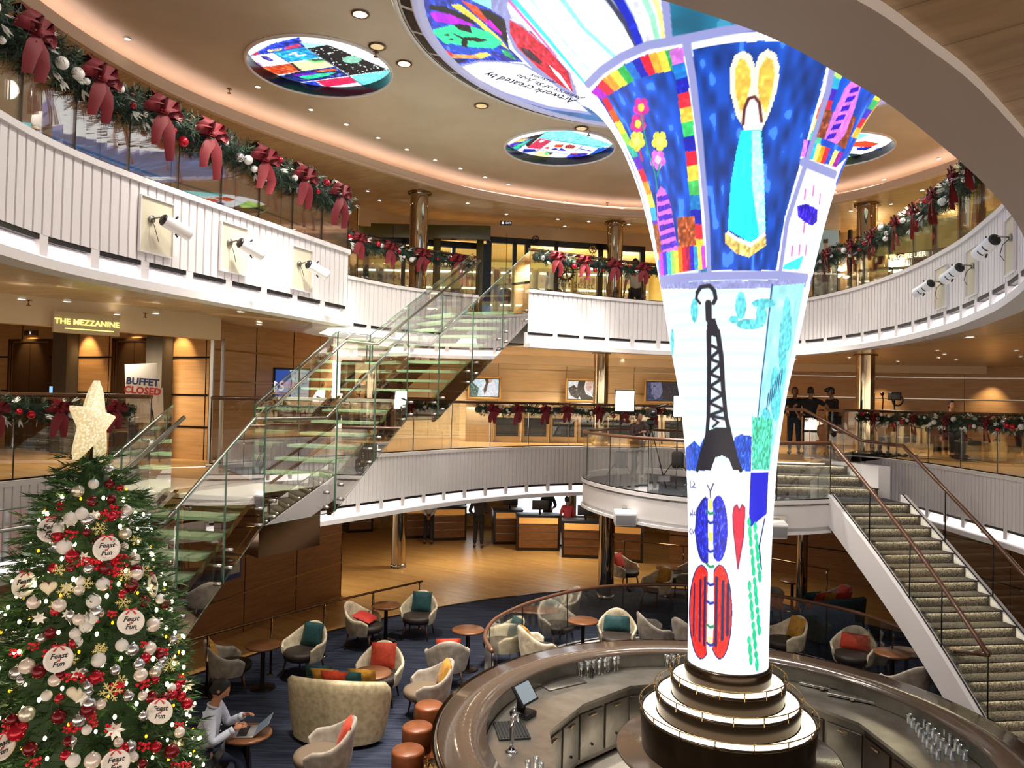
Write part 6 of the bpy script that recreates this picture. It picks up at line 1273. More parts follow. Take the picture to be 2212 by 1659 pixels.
# ================================================================ CHRISTMAS TREE
TB = P(203, 985, D=5.6); TB.z = 0; TT = 4.20
_zs = [0, .5, 1.0, 1.6, 1.9, 2.43, 2.77, 3.11, 3.45, 3.79, 4.0, 4.20]; _rs = [1.3, 1.22, 1.06, .88, .80, .71, .64, .54, .42, .33, .17, .03]
TR = lambda z: float(np.interp(z, _zs, _rs))
pine = mat('pine_green', '#24451f', .6); pine2 = mat('pine_green_light', '#3d6430', .55)
tree = thing('christmas_tree', 'tall Christmas tree covered with lights and baubles at the lower left', 'tree', TB)
m = MB(); m2 = MB(); r = random.Random(12); m.lathe([(TR(z)*.62, z) for z in np.linspace(.15, 4.1, 14)]+[(0, 4.15)], TB, 18)
for i in range(3400):
    z = .3+3.88*(1-(1-r.random())**.72)
    if z < 1.2 and r.random() < .6: continue
    a = r.random()*2*PI; R_ = TR(z); q = Vector((math.cos(a), math.sin(a), 0)); o = Vector((TB.x, TB.y, z))+q*R_*r.uniform(.55, .86); ln = .13+.10*r.random()
    frond(m if r.random() < .6 else m2, o, q+Vector((r.uniform(-.6, .6), r.uniform(-.6, .6), r.uniform(-.35, .45))), ln, .035, r, 15)
for k in range(14): a = r.random()*2*PI; q = Vector((math.cos(a), math.sin(a), .9)); frond(m2, Vector((TB.x, TB.y, 4.05)), q, .16, .04, r, 16)
m.build('needles', pine, tree, True); m2.build('light_needles', pine2, tree, True)
m = MB(); m.tube([(TB.x, TB.y, 0), (TB.x, TB.y, 4.1)], [.09, .02], 10); m.build('trunk', mat('bark', '#4a3222', .8), tree, True)
# fairy lights: one string
fairy = thing('fairy_lights', 'string of warm white and amber fairy lights wound round the Christmas tree', 'string lights', TB)
bulb = mat('fairy_bulb', '#fff4c8', .4, emit='#fff0b0', estr=9, sample=False); bulba = mat('fairy_bulb_amber', '#ffb020', .4, emit='#ffa010', estr=2.5, sample=False)
wire = []; pts = []
for i in range(520):
    z = 4.05-3.1*(i/520)**.75; a = i*.61; R_ = TR(z)*(.90+.14*r.random()); p = Vector((TB.x+R_*math.cos(a), TB.y+R_*math.sin(a), z+r.uniform(-.04, .04))); wire.append(p); pts.append(p)
m = MB(); m.tube(wire[::2], .0025, 4, caps=False); m.build('wire', mat('wire_green', '#12240f', .6), fairy, True)
vis = sorted(range(len(pts)), key=lambda i: (pts[i]-Vector((0, 0, EYE))).length); stuffb = MB(); stuffa = MB()
for n, i in enumerate(vis):
    p = pts[i]; am = i % 4 == 0; rr = .0085 if am else r.uniform(.0095, .0135)
    if n < 99: m = MB(); m.ball(p, rr, 8, (1, 1, 1.4)); m.build('bulb', bulba if am else bulb, fairy, True)
    else: (stuffa if am else stuffb).ball(p, rr, 6, (1, 1, 1.4))
stuffb.cur = 0; b0 = len(stuffb.f); stuffb.cur = 1; stuffb.add(stuffa.v, stuffa.f, True); tag(stuffb.build('bulbs', [bulb, bulba], fairy, True), kind='stuff')
def onsurf(x, y, push=1.0):
    """point of the tree's outline surface under a photograph position"""
    d = (_f + CR*((x-1106)/F) + CU*((829.5-y)/F)); best = None
    for t in np.linspace(3.6, 6.6, 240):
        q = Vector((0, 0, EYE))+d*float(t)
        if math.hypot(q.x-TB.x, q.y-TB.y) < TR(q.z)*push: return q
        e = math.hypot(q.x-TB.x, q.y-TB.y)-TR(q.z)*push
        if best is None or e < best[0]: best = (e, q)
    return best[1]
camp = Vector((0, 0, EYE))
# ornaments, one prototype of each kind
cream_o = mat('cream_ornament', '#efe6cc', .4); orn = {}
def proto(kind):
    m = MB()
    if kind in ('matte white', 'glossy red', 'silver', 'deep red', 'pearl'): m.ball((0, 0, 0), 1, 20); m.tube([(0, 0, .95), (0, 0, 1.15)], .16, 8); mt = {'matte white': whb, 'glossy red': redg, 'silver': silv, 'deep red': mat('deep_red_bauble', '#6d0a18', .25, .3), 'pearl': mat('pearl_bauble', '#e8dcd4', .18, .2)}[kind]
    elif kind == 'ribbed':
        n = 36; m.grid([[Vector((math.sin(t)*math.cos(a)*(1+.05*math.sin(9*a)), math.sin(t)*math.sin(a)*(1+.05*math.sin(9*a)), -math.cos(t))) for a in [2*PI*j/n for j in range(n+1)]] for t in [PI*i/16 for i in range(17)]]); mt = mat('ribbed_silver', '#d5d2c4', .3, .6)
    elif kind == 'teardrop': m.lathe([(0, -1.9), (.25, -1.3), (.7, -.6), (.95, .1), (.7, .8), (.2, 1.2), (.12, 1.4), (0, 1.4)], n=14); mt = silv
    elif kind == 'heart':
        pl = [(16*math.sin(t)**3/15, (13*math.cos(t)-5*math.cos(2*t)-2*math.cos(3*t)-math.cos(4*t))/15) for t in [2*PI*k/28 for k in range(28)]]
        vs = [(0, .35, 0), (0, -.35, 0)]+[(x, .0, z) for x, z in pl]+[(x*.75, .26, z*.75) for x, z in pl]+[(x*.75, -.26, z*.75) for x, z in pl]; n = 28; f = []
        for k in range(n): k2 = (k+1) % n; f += [(2+k, 2+k2, 2+n+k2, 2+n+k), (2+k2, 2+k, 2+2*n+k, 2+2*n+k2), (2+n+k, 2+n+k2, 0), (2+2*n+k2, 2+2*n+k, 1)]
        m.add(vs, f, True); mt = cream_o
    elif kind == 'snowflake':
        for k in range(6):
            a = PI*k/3; d = Vector((math.cos(a), 0, math.sin(a))); m.tube([Vector(), d*1.2], .07, 5)
            for s in (.45, .75): 
                for g in (-1, 1): e = Vector((math.cos(a+g*.9), 0, math.sin(a+g*.9))); m.tube([d*s, d*s+e*.35], .055, 5)
        mt = mat('gold_glitter', '#e8d68e', .4, .3, emit='#fff0a0', estr=.05)
    elif kind == 'flower':
        for k in range(7): a = 2*PI*k/7; d = Vector((math.cos(a), 0, math.sin(a))); n_ = Vector((0, -1, 0)); s_ = Vector((-math.sin(a), 0, math.cos(a))); m.add([(0, 0, 0), d*.6+s_*.28+n_*.1, d*1.25+n_*.25, d*.6-s_*.28+n_*.1], [(0, 1, 2, 3)])
        mt = mat('silver_petals', '#e4e2da', .35, .3)
    elif kind == 'berries':
        rr = random.Random(2)
        for k in range(9): m.ball((rr.uniform(-.8, .8), rr.uniform(-.5, .5), rr.uniform(-.8, .8)), .3, 8)
        mt = mat('red_berries', '#c8142c', .15, emit='#c81020', estr=.08)
    o = m.build(kind.replace(' ', '_')+'_ornament', mt); return o
NAMES = {'matte white': 'bauble', 'glossy red': 'bauble', 'silver': 'bauble', 'deep red': 'bauble', 'pearl': 'bauble', 'ribbed': 'bauble', 'teardrop': 'ornament', 'heart': 'ornament', 'snowflake': 'ornament', 'flower': 'ornament', 'berries': 'berry spray'}
def ornament(kind, x, y, size, lab=None):
    p = onsurf(x, y, 1.02); d = (camp-p); d.z = 0; d.normalize()
    if kind not in orn: orn[kind] = proto(kind); o = orn[kind]
    else: o = orn[kind].copy(); C.objects.link(o)
    o.location = p+d*size*.4; o.scale = (size,)*3; o.rotation_euler = (0, 0, math.atan2(-d.y, -d.x)-PI/2)
    zone = 'near the top of' if y < 1200 else ('halfway up' if y < 1330 else ('lower down' if y < 1480 else 'low on')); side = 'left' if x < TXC(y)-45 else ('right' if x > TXC(y)+45 else 'centre')
    NM = {'ribbed': 'ribbed silver bauble', 'teardrop': 'silver teardrop ornament', 'heart': 'cream heart ornament', 'snowflake': 'gold snowflake ornament', 'flower': 'silver petalled flower', 'berries': 'spray of shiny red berries'}.get(kind, kind+' bauble')
    tag(o, lab or ('%s %s the Christmas tree, %s' % (NM, zone, side)), NAMES[kind], '%ss %s tree, %s' % (NM, zone, side)); return o
TXC = lambda y: 205
for kind, x, y, s_ in [('matte white', 202, 1045, 22), ('deep red', 237, 1045, 20), ('ribbed', 168, 1060, 26), ('glossy red', 258, 1052, 18), ('deep red', 241, 1078, 20), ('glossy red', 130, 1093, 18), ('matte white', 153, 1120, 29), ('silver', 185, 1125, 20), ('glossy red', 241, 1115, 22), ('silver', 235, 1015, 22), ('matte white', 139, 1180, 32), ('deep red', 228, 1225, 30), ('pearl', 290, 1207, 26), ('matte white', 202, 1297, 30), ('silver', 192, 1228, 22), ('ribbed', 270, 1152, 26), ('teardrop', 283, 1130, 15), ('deep red', 152, 1225, 20), ('heart', 105, 1268, 32), ('snowflake', 142, 1275, 30), ('pearl', 171, 1274, 22), ('pearl', 73, 1300, 28), ('glossy red', 120, 1318, 22), ('teardrop', 153, 1330, 21), ('teardrop', 203, 1335, 18), ('deep red', 108, 1366, 24), ('pearl', 170, 1337, 24), ('silver', 90, 1378, 20), ('glossy red', 160, 1388, 23), ('glossy red', 266, 1283, 20), ('deep red', 311, 1298, 24), ('teardrop', 290, 1265, 18), ('matte white', 263, 1392, 26), ('snowflake', 268, 1240, 26), ('silver', 373, 1381, 20), ('pearl', 58, 1437, 32), ('snowflake', 366, 1432, 32), ('matte white', 213, 1424, 30), ('silver', 249, 1446, 22), ('pearl', 304, 1456, 28), ('ribbed', 335, 1450, 24), ('heart', 167, 1495, 40), ('snowflake', 238, 1492, 40), ('silver', 193, 1518, 28), ('glossy red', 390, 1468, 22), ('deep red', 328, 1504, 26), ('ribbed', 58, 1540, 32), ('deep red', 127, 1546, 30), ('glossy red', 35, 1580, 36), ('flower', 248, 1575, 34), ('pearl', 388, 1580, 22), ('deep red', 371, 1620, 30), ('silver', 170, 1552, 30), ('glossy red', 336, 1612, 24), ('flower', 405, 1478, 24), ('glossy red', 142, 1630, 22), ('pearl', 200, 1640, 34), ('deep red', 65, 1615, 30), ('flower', 338, 1345, 22), ('teardrop', 157, 1600, 20), ('pearl', 289, 1634, 20), ('deep red', 187, 1150, 18), ('pearl', 268, 1180, 18)]:
    ornament(kind, x, y, s_/2/1650*(onsurf(x, y).y)*1.0)
r = random.Random(21); kinds = ['glossy red', 'deep red', 'pearl', 'silver', 'berries', 'berries', 'flower', 'matte white', 'snowflake', 'berries']
for i in range(150):
    y = 1070+(1655-1070)*r.random()**.8; hw = np.interp(y, [1070, 1200, 1300, 1400, 1500, 1660], [70, 115, 155, 185, 205, 215]); x = 205+r.uniform(-1, 1)*hw
    if x < 3: continue
    ornament(r.choice(kinds), x, y, r.uniform(9, 15)/1650*onsurf(x, y).y)
# printed plates
platem = mat('plate_white', '#f4f0ec', .3); inkb = mat('plate_ink', '#1c1a1e', .5); inkr = mat('plate_ink_red', '#a01c28', .5); pl0 = None; ribm = mat('plate_ribbon', '#c81a24', .5)
for x, y, lab, tilt in [(108, 1142, 'printed white plate highest on the tree, at its left', 20), (230, 1182, 'printed white plate near the top centre of the tree, under red mesh ribbon', 6), (50, 1260, 'printed white plate at the tree\'s left edge, halfway up', 34), (283, 1340, 'printed white plate right of centre, halfway up the tree', -6), (333, 1262, 'printed plate seen almost edge-on at the right edge of the tree', -66), (126, 1420, 'printed white plate left of centre below the cream heart', 6), (346, 1532, 'printed white plate at the lower right edge of the tree', -16), (4, 1608, 'printed plate cut by the left edge of the picture', 36), (250, 1642, 'printed white plate cut by the bottom edge of the picture', 0)]:
    p = onsurf(x, y, 1.08); d = camp-p; a = math.atan2(d.y, d.x)+math.radians(tilt)
    if pl0 is None:
        pl0 = thing('party_plate', lab, 'plate', (0, 0, 0)); R_ = .085; m = MB(); M_ = Matrix.Rotation(math.radians(90), 3, 'Y'); m.lathe([(0, .004), (R_*.72, .004), (R_*.8, .010), (R_, .014), (R_*1.01, .011), (R_*.8, .002), (0, 0)], n=40, M=M_); m.build('plate', platem, pl0)
        for s_, z_, sz, mt in (('Feast', .018, .046, inkb), ('of', -.008, .026, inkr), ('Fun', -.034, .046, inkb)): text('lettering', s_, sz, mt, frame((.0055, 0, z_), (0, 1, 0), (0, 0, 1)), pl0, .0005, font_shear=.3, bold=.0012)
        m = MB()
        for s_ in (-1, 1): m.add([(.016, 0, R_), (.02, s_*.035, R_+.016), (.02, s_*.04, R_-.004)], [(0, 1, 2)]); m.add([(.016, 0, R_), (.02, s_*.02, R_-.012), (.018, s_*.035, R_-.03), (.018, s_*.024, R_-.034)], [(0, 1, 2, 3)])
        m.ball((.016, 0, R_), .007, 8); m.build('ribbon', ribm, pl0); o = pl0
    else:
        o = pl0.copy(); C.objects.link(o)
        for ch_ in pl0.children: c_ = ch_.copy(); C.objects.link(c_); c_.parent = o
    o.location = p+Vector((d.x, d.y, 0)).normalized()*.03; o.rotation_euler = (0, 0, a); o.scale = (1.0,)*3; tag(o, lab, group='printed plates on the tree')
# lit star
starm = bpy.data.materials.new('lit_star'); starm.use_nodes = True; nt = starm.node_tree; b = nt.nodes['Principled BSDF']; vo = nt.nodes.new('ShaderNodeTexVoronoi'); vo.inputs['Scale'].default_value = 55; tc = nt.nodes.new('ShaderNodeTexCoord'); nt.links.new(tc.outputs['Object'], vo.inputs['Vector'])
cr = nt.nodes.new('ShaderNodeValToRGB'); cr.color_ramp.elements[0].color = (1, .97, .78, 1); cr.color_ramp.elements[1].color = (.5, .36, .12, 1); cr.color_ramp.elements[1].position = .6; nt.links.new(vo.outputs['Distance'], cr.inputs[0]); nt.links.new(cr.outputs[0], b.inputs['Emission Color']); b.inputs['Emission Strength'].default_value = .5; b.inputs['Base Color'].default_value = (.7, .65, .5, 1)
t = thing('tree_star', 'tall glowing beaded star standing on top of the Christmas tree', 'star', (TB.x-.02, TB.y, 4.40), math.radians(94)); m = MB(); n = 10; out = [Vector(((.33 if k % 2 == 0 else .145)*math.sin(2*PI*k/n), 0, (.33 if k % 2 == 0 else .145)*math.cos(2*PI*k/n))) for k in range(n)]
for s_ in (-1, 1):
    rings = [[p*f+Vector((0, s_*.085*(1-f**2)**.5 if f < 1 else s_*.02, 0)) for p in out] for f in (1, .93, .8, .6, .35, .12)]
    for a_, b_ in zip(rings, rings[1:]): m.add(a_+b_, [(k, (k+1) % n, n+(k+1) % n, n+k) for k in range(n)], True)
    m.add(rings[-1], [list(range(n))], True)
m.add([p+Vector((0, .02, 0)) for p in out]+[p-Vector((0, .02, 0)) for p in out], [(k, (k+1) % n, n+(k+1) % n, n+k) for k in range(n)], True); o = m.build('star', starm, t); o.rotation_euler = (0, math.radians(8), 0)
m = MB(); m.tube([(0, 0, -.15), (0, 0, -.42)], .012, 6); m.build('stem', dark, t)
# ================================================================ SIGNS, SCREENS, SHOPS
def rect_px(x0, y0, x1, y1, D):
    """upright rectangle facing the gallery at depth D: centre, width, height"""
    a, b = P(x0, y1, D=D), P(x1, y0, D=D); return (a+b)/2, abs(b.x-a.x), abs(b.z-a.z)
def facing(c, W, H, dz=0, th=.02): m = MB(); m.box((0, 0, 0), (W, th, H)); return m
def framed_screen(x0, y0, x1, y1, D, label, paint, frame_m, rz=0, bord=.06):
    c, W, H = rect_px(x0, y0, x1, y1, D); t = thing('wall_screen', label, 'screen', c, rz, 'framed screens on the walls')
    m = MB()
    for sx in (-1, 1): m.rbox((sx*(W/2+bord/2), -.02, 0), (bord, .06, H+2*bord), 0, .006)
    for sz in (-1, 1): m.rbox((0, -.02, sz*(H/2+bord/2)), (W, .06, bord), 0, .006)
    m.build('frame', frame_m, t); m = MB(); m.box((0, .0, 0), (W, .03, H)); m.build('back', black, t)
    nx, nz = 110, int(110*H/W); cvs = Canvas(nz, nx, '#101018'); paint(cvs, nx, nz)
    V = np.zeros((nz, nx, 3)); V[..., 0] = np.linspace(-W/2*.95, W/2*.95, nx)[None]; V[..., 2] = np.linspace(H/2*.93, -H/2*.93, nz)[:, None]; V[..., 1] = -.018
    grid_mesh('screen', V, cvs.a, screenm, t); return t
screenm = colourmat('wall_screen_glow', .5)
def S(cv_, nx, nz):
    return lambda pts, col, tex=0: cv_.poly([(x*nx, y*nz) for x, y in pts], col, tex, (4, 4))
def ad1(c, nx, nz):
    q = S(c, nx, nz); q([(0, 0), (1, 0), (1, 1), (0, 1)], '#cfe2ea', .1); q([(0, .1), (.3, .5), (.25, 1), (0, 1)], '#4a6a60', .5); q([(.42, .1), (.8, .05), (.98, .6), (.98, 1), (.4, 1)], '#e8ecf4', .1); q([(.5, 0), (.7, 0), (.62, .3), (.56, .3)], '#3a2a28'); q([(.55, .2), (.62, .25), (.58, .6), (.5, .9), (.46, .6)], '#5a3c34', .3); q([(.62, 0), (.78, 0), (.74, .18), (.66, .22)], '#d8a890')
def ad2(c, nx, nz):
    q = S(c, nx, nz); q([(0, 0), (1, 0), (1, 1), (0, 1)], '#e8e8e4', .1); q([(.35, 0), (.6, 0), (.55, .35), (.62, .7), (.9, .9), (.9, 1), (.45, 1), (.3, .5)], '#1c1412', .3); q([(.0, .4), (.2, .2), (.45, .6), (.35, 1), (.1, .8)], '#2a2422', .7); q([(.6, .0), (.86, 0), (.84, .35), (.74, .6), (.62, .45)], '#d8b09c', .1); q([(.72, .28), (.8, .26), (.79, .34), (.72, .34)], '#8c3a34'); q([(.88, 0), (1, 0), (1, 1), (.85, .8)], '#2a1e1c', .3)
def ad3(c, nx, nz):
    q = S(c, nx, nz); q([(0, 0), (1, 0), (1, 1), (0, 1)], '#1e2c52', .3); q([(.12, .05), (.45, .0), (.5, .5), (.42, .8), (.26, .95), (.2, .75), (.13, .62), (.16, .45), (.12, .3)], '#6a6a8a', .15); q([(.45, 0), (1, 0), (1, 1), (.42, .95), (.5, .5)], '#0c0f20', .3); q([(.2, .2), (.28, .18), (.28, .24), (.2, .25)], '#14182c'); q([(.17, .68), (.24, .66), (.23, .74)], '#3a3454')
gold = mat('gold_frame', '#b48f55', .35, .7)
framed_screen(1014, 818, 1079, 857, 22.3, 'framed screen at the left of the back wall with a figure in white', ad1, gold)
framed_screen(1225, 823, 1291, 863, 22.8, 'framed screen in the middle with a dark-haired face in profile', ad2, gold)
framed_screen(1395, 825, 1467, 866, 23.0, 'framed blue screen touching the left edge of the light column', ad3, gold)
def menu(c, nx, nz):
    q = S(c, nx, nz); q([(0, 0), (1, 0), (1, 1), (0, 1)], '#cfe0ea'); q([(0, 0), (.42, 0), (.5, .4), (.46, 1), (0, 1)], '#1c48a0'); q([(.08, .35), (.36, .4), (.36, .75), (.08, .7)], '#2a3a9a')
    for k in range(5): q([(.56, .08+.18*k), (.6, .08+.18*k), (.6, .14+.18*k), (.56, .14+.18*k)], '#3a6aa8'); q([(.64, .09+.18*k), (.93, .09+.18*k), (.93, .12+.18*k), (.64, .12+.18*k)], '#7fa4c4'); q([(.64, .135+.18*k), (.85, .135+.18*k), (.85, .15+.18*k), (.64, .15+.18*k)], '#9abcd4')
t = framed_screen(592, 798, 671, 862, 14.75, 'blue and white menu screen on the wood wall behind the glass stairs', menu, black, math.radians(68)-PI/2+.35, .02)
text('lettering', '$5', .26, mat('sign_white', '#f4f4f4', .5, emit='#ffffff', estr=.4), frame((-.27, -.03, -.05), (1, 0, 0), (0, 0, 1)), t)
text('lettering', '10 DRINK\nOFFERS', .07, mat('sign_redtext', '#d83a3a', .5, emit='#e04848', estr=.4), frame((-.10, -.03, -.02), (1, 0, 0), (0, 0, 1)), t)
# hanging sign
a, b = P(125, 700, D=10.9), P(265, 706, D=11.5); c = (a+b)/2; W = (b-a).length; rz = math.atan2(b.y-a.y, b.x-a.x)
t = thing('hanging_sign', 'cream hanging sign with glowing yellow letters THE MEZZANINE', 'sign', (c.x+.06, c.y-.22, c.z), rz); m = MB(); m.rbox((0, 0, 0), (W, .08, .30), 0, .006); m.build('board', mat('sign_board', '#b9a884', .45), t)
text('lettering', 'THE MEZZANINE', .11, mat('sign_yellow', '#fff0a0', .4, emit='#fff27a', estr=1.0), frame((0, -.045, .01), (1, 0, 0), (0, 0, 1)), t, .004, bold=.0015)
m = MB(); m.box((.03, -.043, -.085), (W*.74, .006, .012)); m.build('underline', MATS['sign_yellow'], t)
# easel sign
q = P(322, 995, z=Z2); t = thing('easel_sign', 'tall white BUFFET CLOSED sign standing on an easel in the lift lobby', 'sign', (q.x, q.y-.3, Z2), math.radians(8)); Mx = Matrix.Rotation(math.radians(-3.5), 3, 'Y')
wb = mat('poster_white', '#d9d4cc', .6); m = MB(); m.rbox((-.02, 0, 1.28), (.50, .02, .66), 0, .003, Mx); m.build('board', wb, t); m = MB(); m.rbox((.10, .03, .93), (.44, .02, .56), 0, .003, Mx); m.build('lower_board', wb, t)
text('lettering', 'BUFFET', .155, mat('navy_print', '#1c2a58', .6), frame((-.0, -.016, 1.31), (1, 0, -.06), (.06, 0, 1)), t, .001, bold=.006); text('lettering', 'CLOSED', .155, mat('red_print', '#a81e22', .6), frame((.005, -.016, 1.165), (1, 0, -.06), (.06, 0, 1)), t, .001, bold=.006)
for dx, dy in ((-.3, 0), (.3, 0), (0, .4)): m = MB(); m.tube([(dx, dy, 0), (dx*.1, .04, 1.5)], .012, 6); m.build('leg', dark, t)
# lifts, lobby plates
def lobby(px): return P(px, 900, z=Z2)
LW = Vector((-9.6, 14.7, 0)); LD = (Vector((-5.2, 13.1, 0))-LW).normalized(); LN = Vector((LD.y, -LD.x, 0)); Lrz = math.atan2(LD.y, LD.x)
def onwall(px):
    k = (px-1106)/F; s_ = (LW.x-k*LW.y)/(k*LD.y-LD.x); return LW+LD*s_
for i, (pa, pb, ltr) in enumerate(((28, 108, 'V'), (252, 334, 'U'))):
    a, b = onwall(pa), onwall(pb); c = (a+b)/2+LN*.03; W = (b-a).length; t = thing('door_%d' % (i+1), 'bronze lift doors under the lettered plate %s' % ltr, 'door', (c.x, c.y, Z2), Lrz); t['kind'] = 'structure'; lm = mat('lift_bronze', '#6b5138', .22, .9)
    for s_ in (-1, 1): m = MB(); m.box((s_*W/4, 0, 1.02), (W/2-.01, .03, 2.04)); m.build('door_leaf', lm, t); m = MB(); m.box((s_*(W/2+.03), -.01, 1.05), (.05, .08, 2.1)); m.build('frame_side', lm, t)
    m = MB(); m.box((0, -.01, 2.08), (W+.1, .08, .05)); m.build('frame_head', lm, t)
    t = thing('lift_plate', 'dark plate with letter %s under a warm spotlight above the lift' % ltr, 'sign', (c.x-LN.x*0, c.y, Z2+2.22), Lrz); m = MB(); m.rbox((0, -.01, 0), (.34, .03, .10), 0, .004); m.build('plate', mat('plate_brown', '#3a2a1c', .5), t); text('lettering', ltr, .09, mat('sign_white', '#f4f4f4', .5), frame((0, -.028, 0), (1, 0, 0), (0, 0, 1)), t)
    g = c+LN*.35; lamp('SPOT', (g.x, g.y, 5.85), 60, (1, .72, .38), .04, (c.x, c.y, 5.3), 62, .6)
for i, (px, w_) in enumerate(((155, .36), (357, .36))):
    c = onwall(px)+LN*.15; m = MB(); m.box((0, 0, 1.2), (w_, .24, 2.4)); o = m.build('lobby_pier', mat('grey_pier', '#4f4638', .6, noise=(6, '#463e32'))); o.location = (c.x, c.y, Z2); o.rotation_euler = (0, 0, Lrz); tag(o, ['dark grey upright pier right of the lift marked V', 'dark grey upright pier right of the lift marked U'][i], 'pier', 'grey piers in the lobby')
    g = onwall(px+35)+LN*.3; lamp('SPOT', (g.x, g.y, 5.85), 40, (1, .72, .38), .04, (g.x-LN.x*.3, g.y-LN.y*.3, 5.2), 60, .6)
t = thing('call_panel', 'small blue glowing call panel on the pier behind the star', 'panel', tuple(onwall(141)+LN*.27+Vector((0, 0, Z2+1.13))), Lrz); m = MB(); m.rbox((0, 0, 0), (.13, .03, .22), 0, .004); m.build('case', black, t); m = MB(); m.box((0, -.017, 0), (.08, .002, .17)); m.build('screen', mat('call_blue', '#9fc8e8', .4, emit='#8fc4f0', estr=.6), t)
for k, z in enumerate((5.9,)):
    for px, nm in ((455, 'chrome strip at the corner of the lobby'), (478, 'chrome strip where the wood wall turns beside the stairs')): q = P(px, 900, D=12.9+.012*(px-455)); m = MB(); m.box((0, 0, 1.05), (.05, .05, 2.1)); o = m.build('corner_strip', steel); o.location = (q.x, q.y, Z2); tag(o, nm, 'trim')
# exit sign
q = P(1093, 482, D=17.2); t = thing('exit_sign', 'small black exit sign under the top deck ceiling above the shop door', 'sign', q); m = MB(); m.rbox((0, 0, 0), (.26, .03, .10), 0, .004); m.build('plate', black, t); text('lettering', 'EXIT', .06, MATS['sign_white'], frame((.055, -.017, 0), (1, 0, 0), (0, 0, 1)), t); m = MB(); m.box((-.07, -.017, 0), (.05, .003, .05)); m.build('pictogram', MATS['sign_white'], t)
# shop fronts on the top deck
blackf = mat('shop_frame_black', '#0e0c0c', .3); shopg = glass('shop_glass', (.9, .92, .86), .05); shopw = mat('shop_inside_wall', '#d8c88a', .6); shelfl = mat('shelf_light', '#ffffff', .5, emit='#fff6dc', estr=2.2); olive = mat('olive_panel', '#4e4a1e', .25)
def front(label, x0, x1, D0, D1, mull, ztop=8.5):
    a, b = P(x0, 600, D=D0), P(x1, 600, D=D1); a.z = b.z = 0; d = (b-a); L = d.length; u = d.normalized(); rz = math.atan2(u.y, u.x); t = thing('storefront', label, 'shop front', (a.x, a.y, Z3), rz)
    for k, x in enumerate(mull):
        p = P(x, 600, D=D0+(D1-D0)*(x-x0)/(x1-x0)); s_ = (Vector((p.x, p.y, 0))-a).dot(u); m = MB(); m.box((s_, 0, (ztop-Z3)/2), (.09 if k % 2 else .13, .1, ztop-Z3)); m.build('mullion', blackf, t)
    m = MB(); m.box((L/2, 0, ztop-Z3-.07), (L, .1, .14)); m.build('head_beam', blackf, t); m = MB(); m.box((L/2, 0, (ztop-Z3)/2), (L, .012, ztop-Z3-.1)); m.build('shop_glass', shopg, t); return t, a, u, L, rz
t1, a1, u1, L1, r1 = front('black framed shop windows of the watch shop on the top deck', 1054, 1388, 18.0, 18.8, (1054, 1110, 1138, 1200, 1295, 1318, 1386))
t2, a2, u2, L2, r2 = front('dark framed glass doors of the shop left of the stair head on the top deck', 790, 1048, 17.2, 17.9, (790, 870, 942, 978, 1046), 8.3)
for px, D in ((944, 17.5), (1036, 17.75)): q = P(px, 600, D=D); m = MB(); m.rbox((0, -.12, 1.05), (.16, .16, 2.1), 0, .01); o = m.build('shop_post', olive); o.location = (q.x, q.y, Z3); tag(o, 'glossy olive post %s the shop doors on the top deck' % ('left of' if px < 1000 else 'right of'), 'post')
m = MB(); m.rbox((0, 0, 0), (3.0, .14, .32), 0, .01); q = P(920, 505, D=17.55); o = m.build('shop_lintel', olive); o.location = (q.x, q.y-.28, 8.42); tag(o, 'glossy olive beam over the shop doors left of the stair head', 'beam')
# shop interior
t = thing('shop_interior', 'pale yellow shop room behind the windows on the top deck', 'room', (-.5, 22, Z3)); m = MB(); m.box((0, 1.0, 1.22), (12, .1, 2.4)); m.box((0, -.5, 2.40), (12, 3, .04)); m.box((-6, -.5, 1.2), (.1, 3, 2.4)); m.box((5.2, -.5, 1.2), (.1, 3, 2.4)); m.build('back_walls', shopw, t)
r = random.Random(8)
for k in range(9):
    x = -5.2+k*1.15; tt = thing('display_shelf', 'lit glass shelf unit inside the top deck shop', 'shelf', (-.5+x, 22.7, Z3), 0, 'lit shelves inside the shop'); m = MB(); m.rbox((0, 0, 1.1), (1.0, .3, 2.1), 0, .01); m.build('cabinet', mat('shelf_cabinet', '#8c8264', .5), tt)
    for j in range(4): m = MB(); m.box((0, -.16, .55+j*.48), (.9, .02, .05)); m.build('shelf_lamp', shelfl, tt)
    m = MB()
    for j in range(4):
        for i in range(7): m.box((-.38+i*.125, -.17, .36+j*.48), (.05, .03, r.uniform(.08, .2)))
    tag(m.build('goods', mat('shop_goods', '#3c3a48', .4, noise=(20, '#a05070')), tt), kind='stuff')
lamp('POINT', (-2.5, 20.3, 8.5), 60, (1, .9, .6), .2); lamp('POINT', (1.2, 20.6, 8.5), 70, (1, .9, .6), .2); lamp('POINT', (3.2, 21, 8.5), 50, (1, .9, .6), .2)
s1 = lambda px, z, off=-.07: ((Vector((P(px, 600, D=18.0+.8*(px-1054)/334).x, P(px, 600, D=18.0+.8*(px-1054)/334).y, 0))-a1).dot(u1), off, z-Z3)
inkd = mat('window_lettering', '#2c3140', .5); lw = mat('window_lettering_white', '#e8e8e4', .5, emit='#ffffff', estr=.2)
text('lettering', 'Front Street', .20, inkd, frame(s1(1237, 7.45), (1, 0, 0), (0, 0, 1)), t1, .001); text('lettering', 'WATCHES', .11, inkd, frame(s1(1258, 7.30), (1, 0, 0), (0, 0, 1)), t1, .001); text('lettering', '- MO', .20, lw, frame(s1(1122, 7.60), (1, 0, 0), (0, 0, 1)), t1, .001)
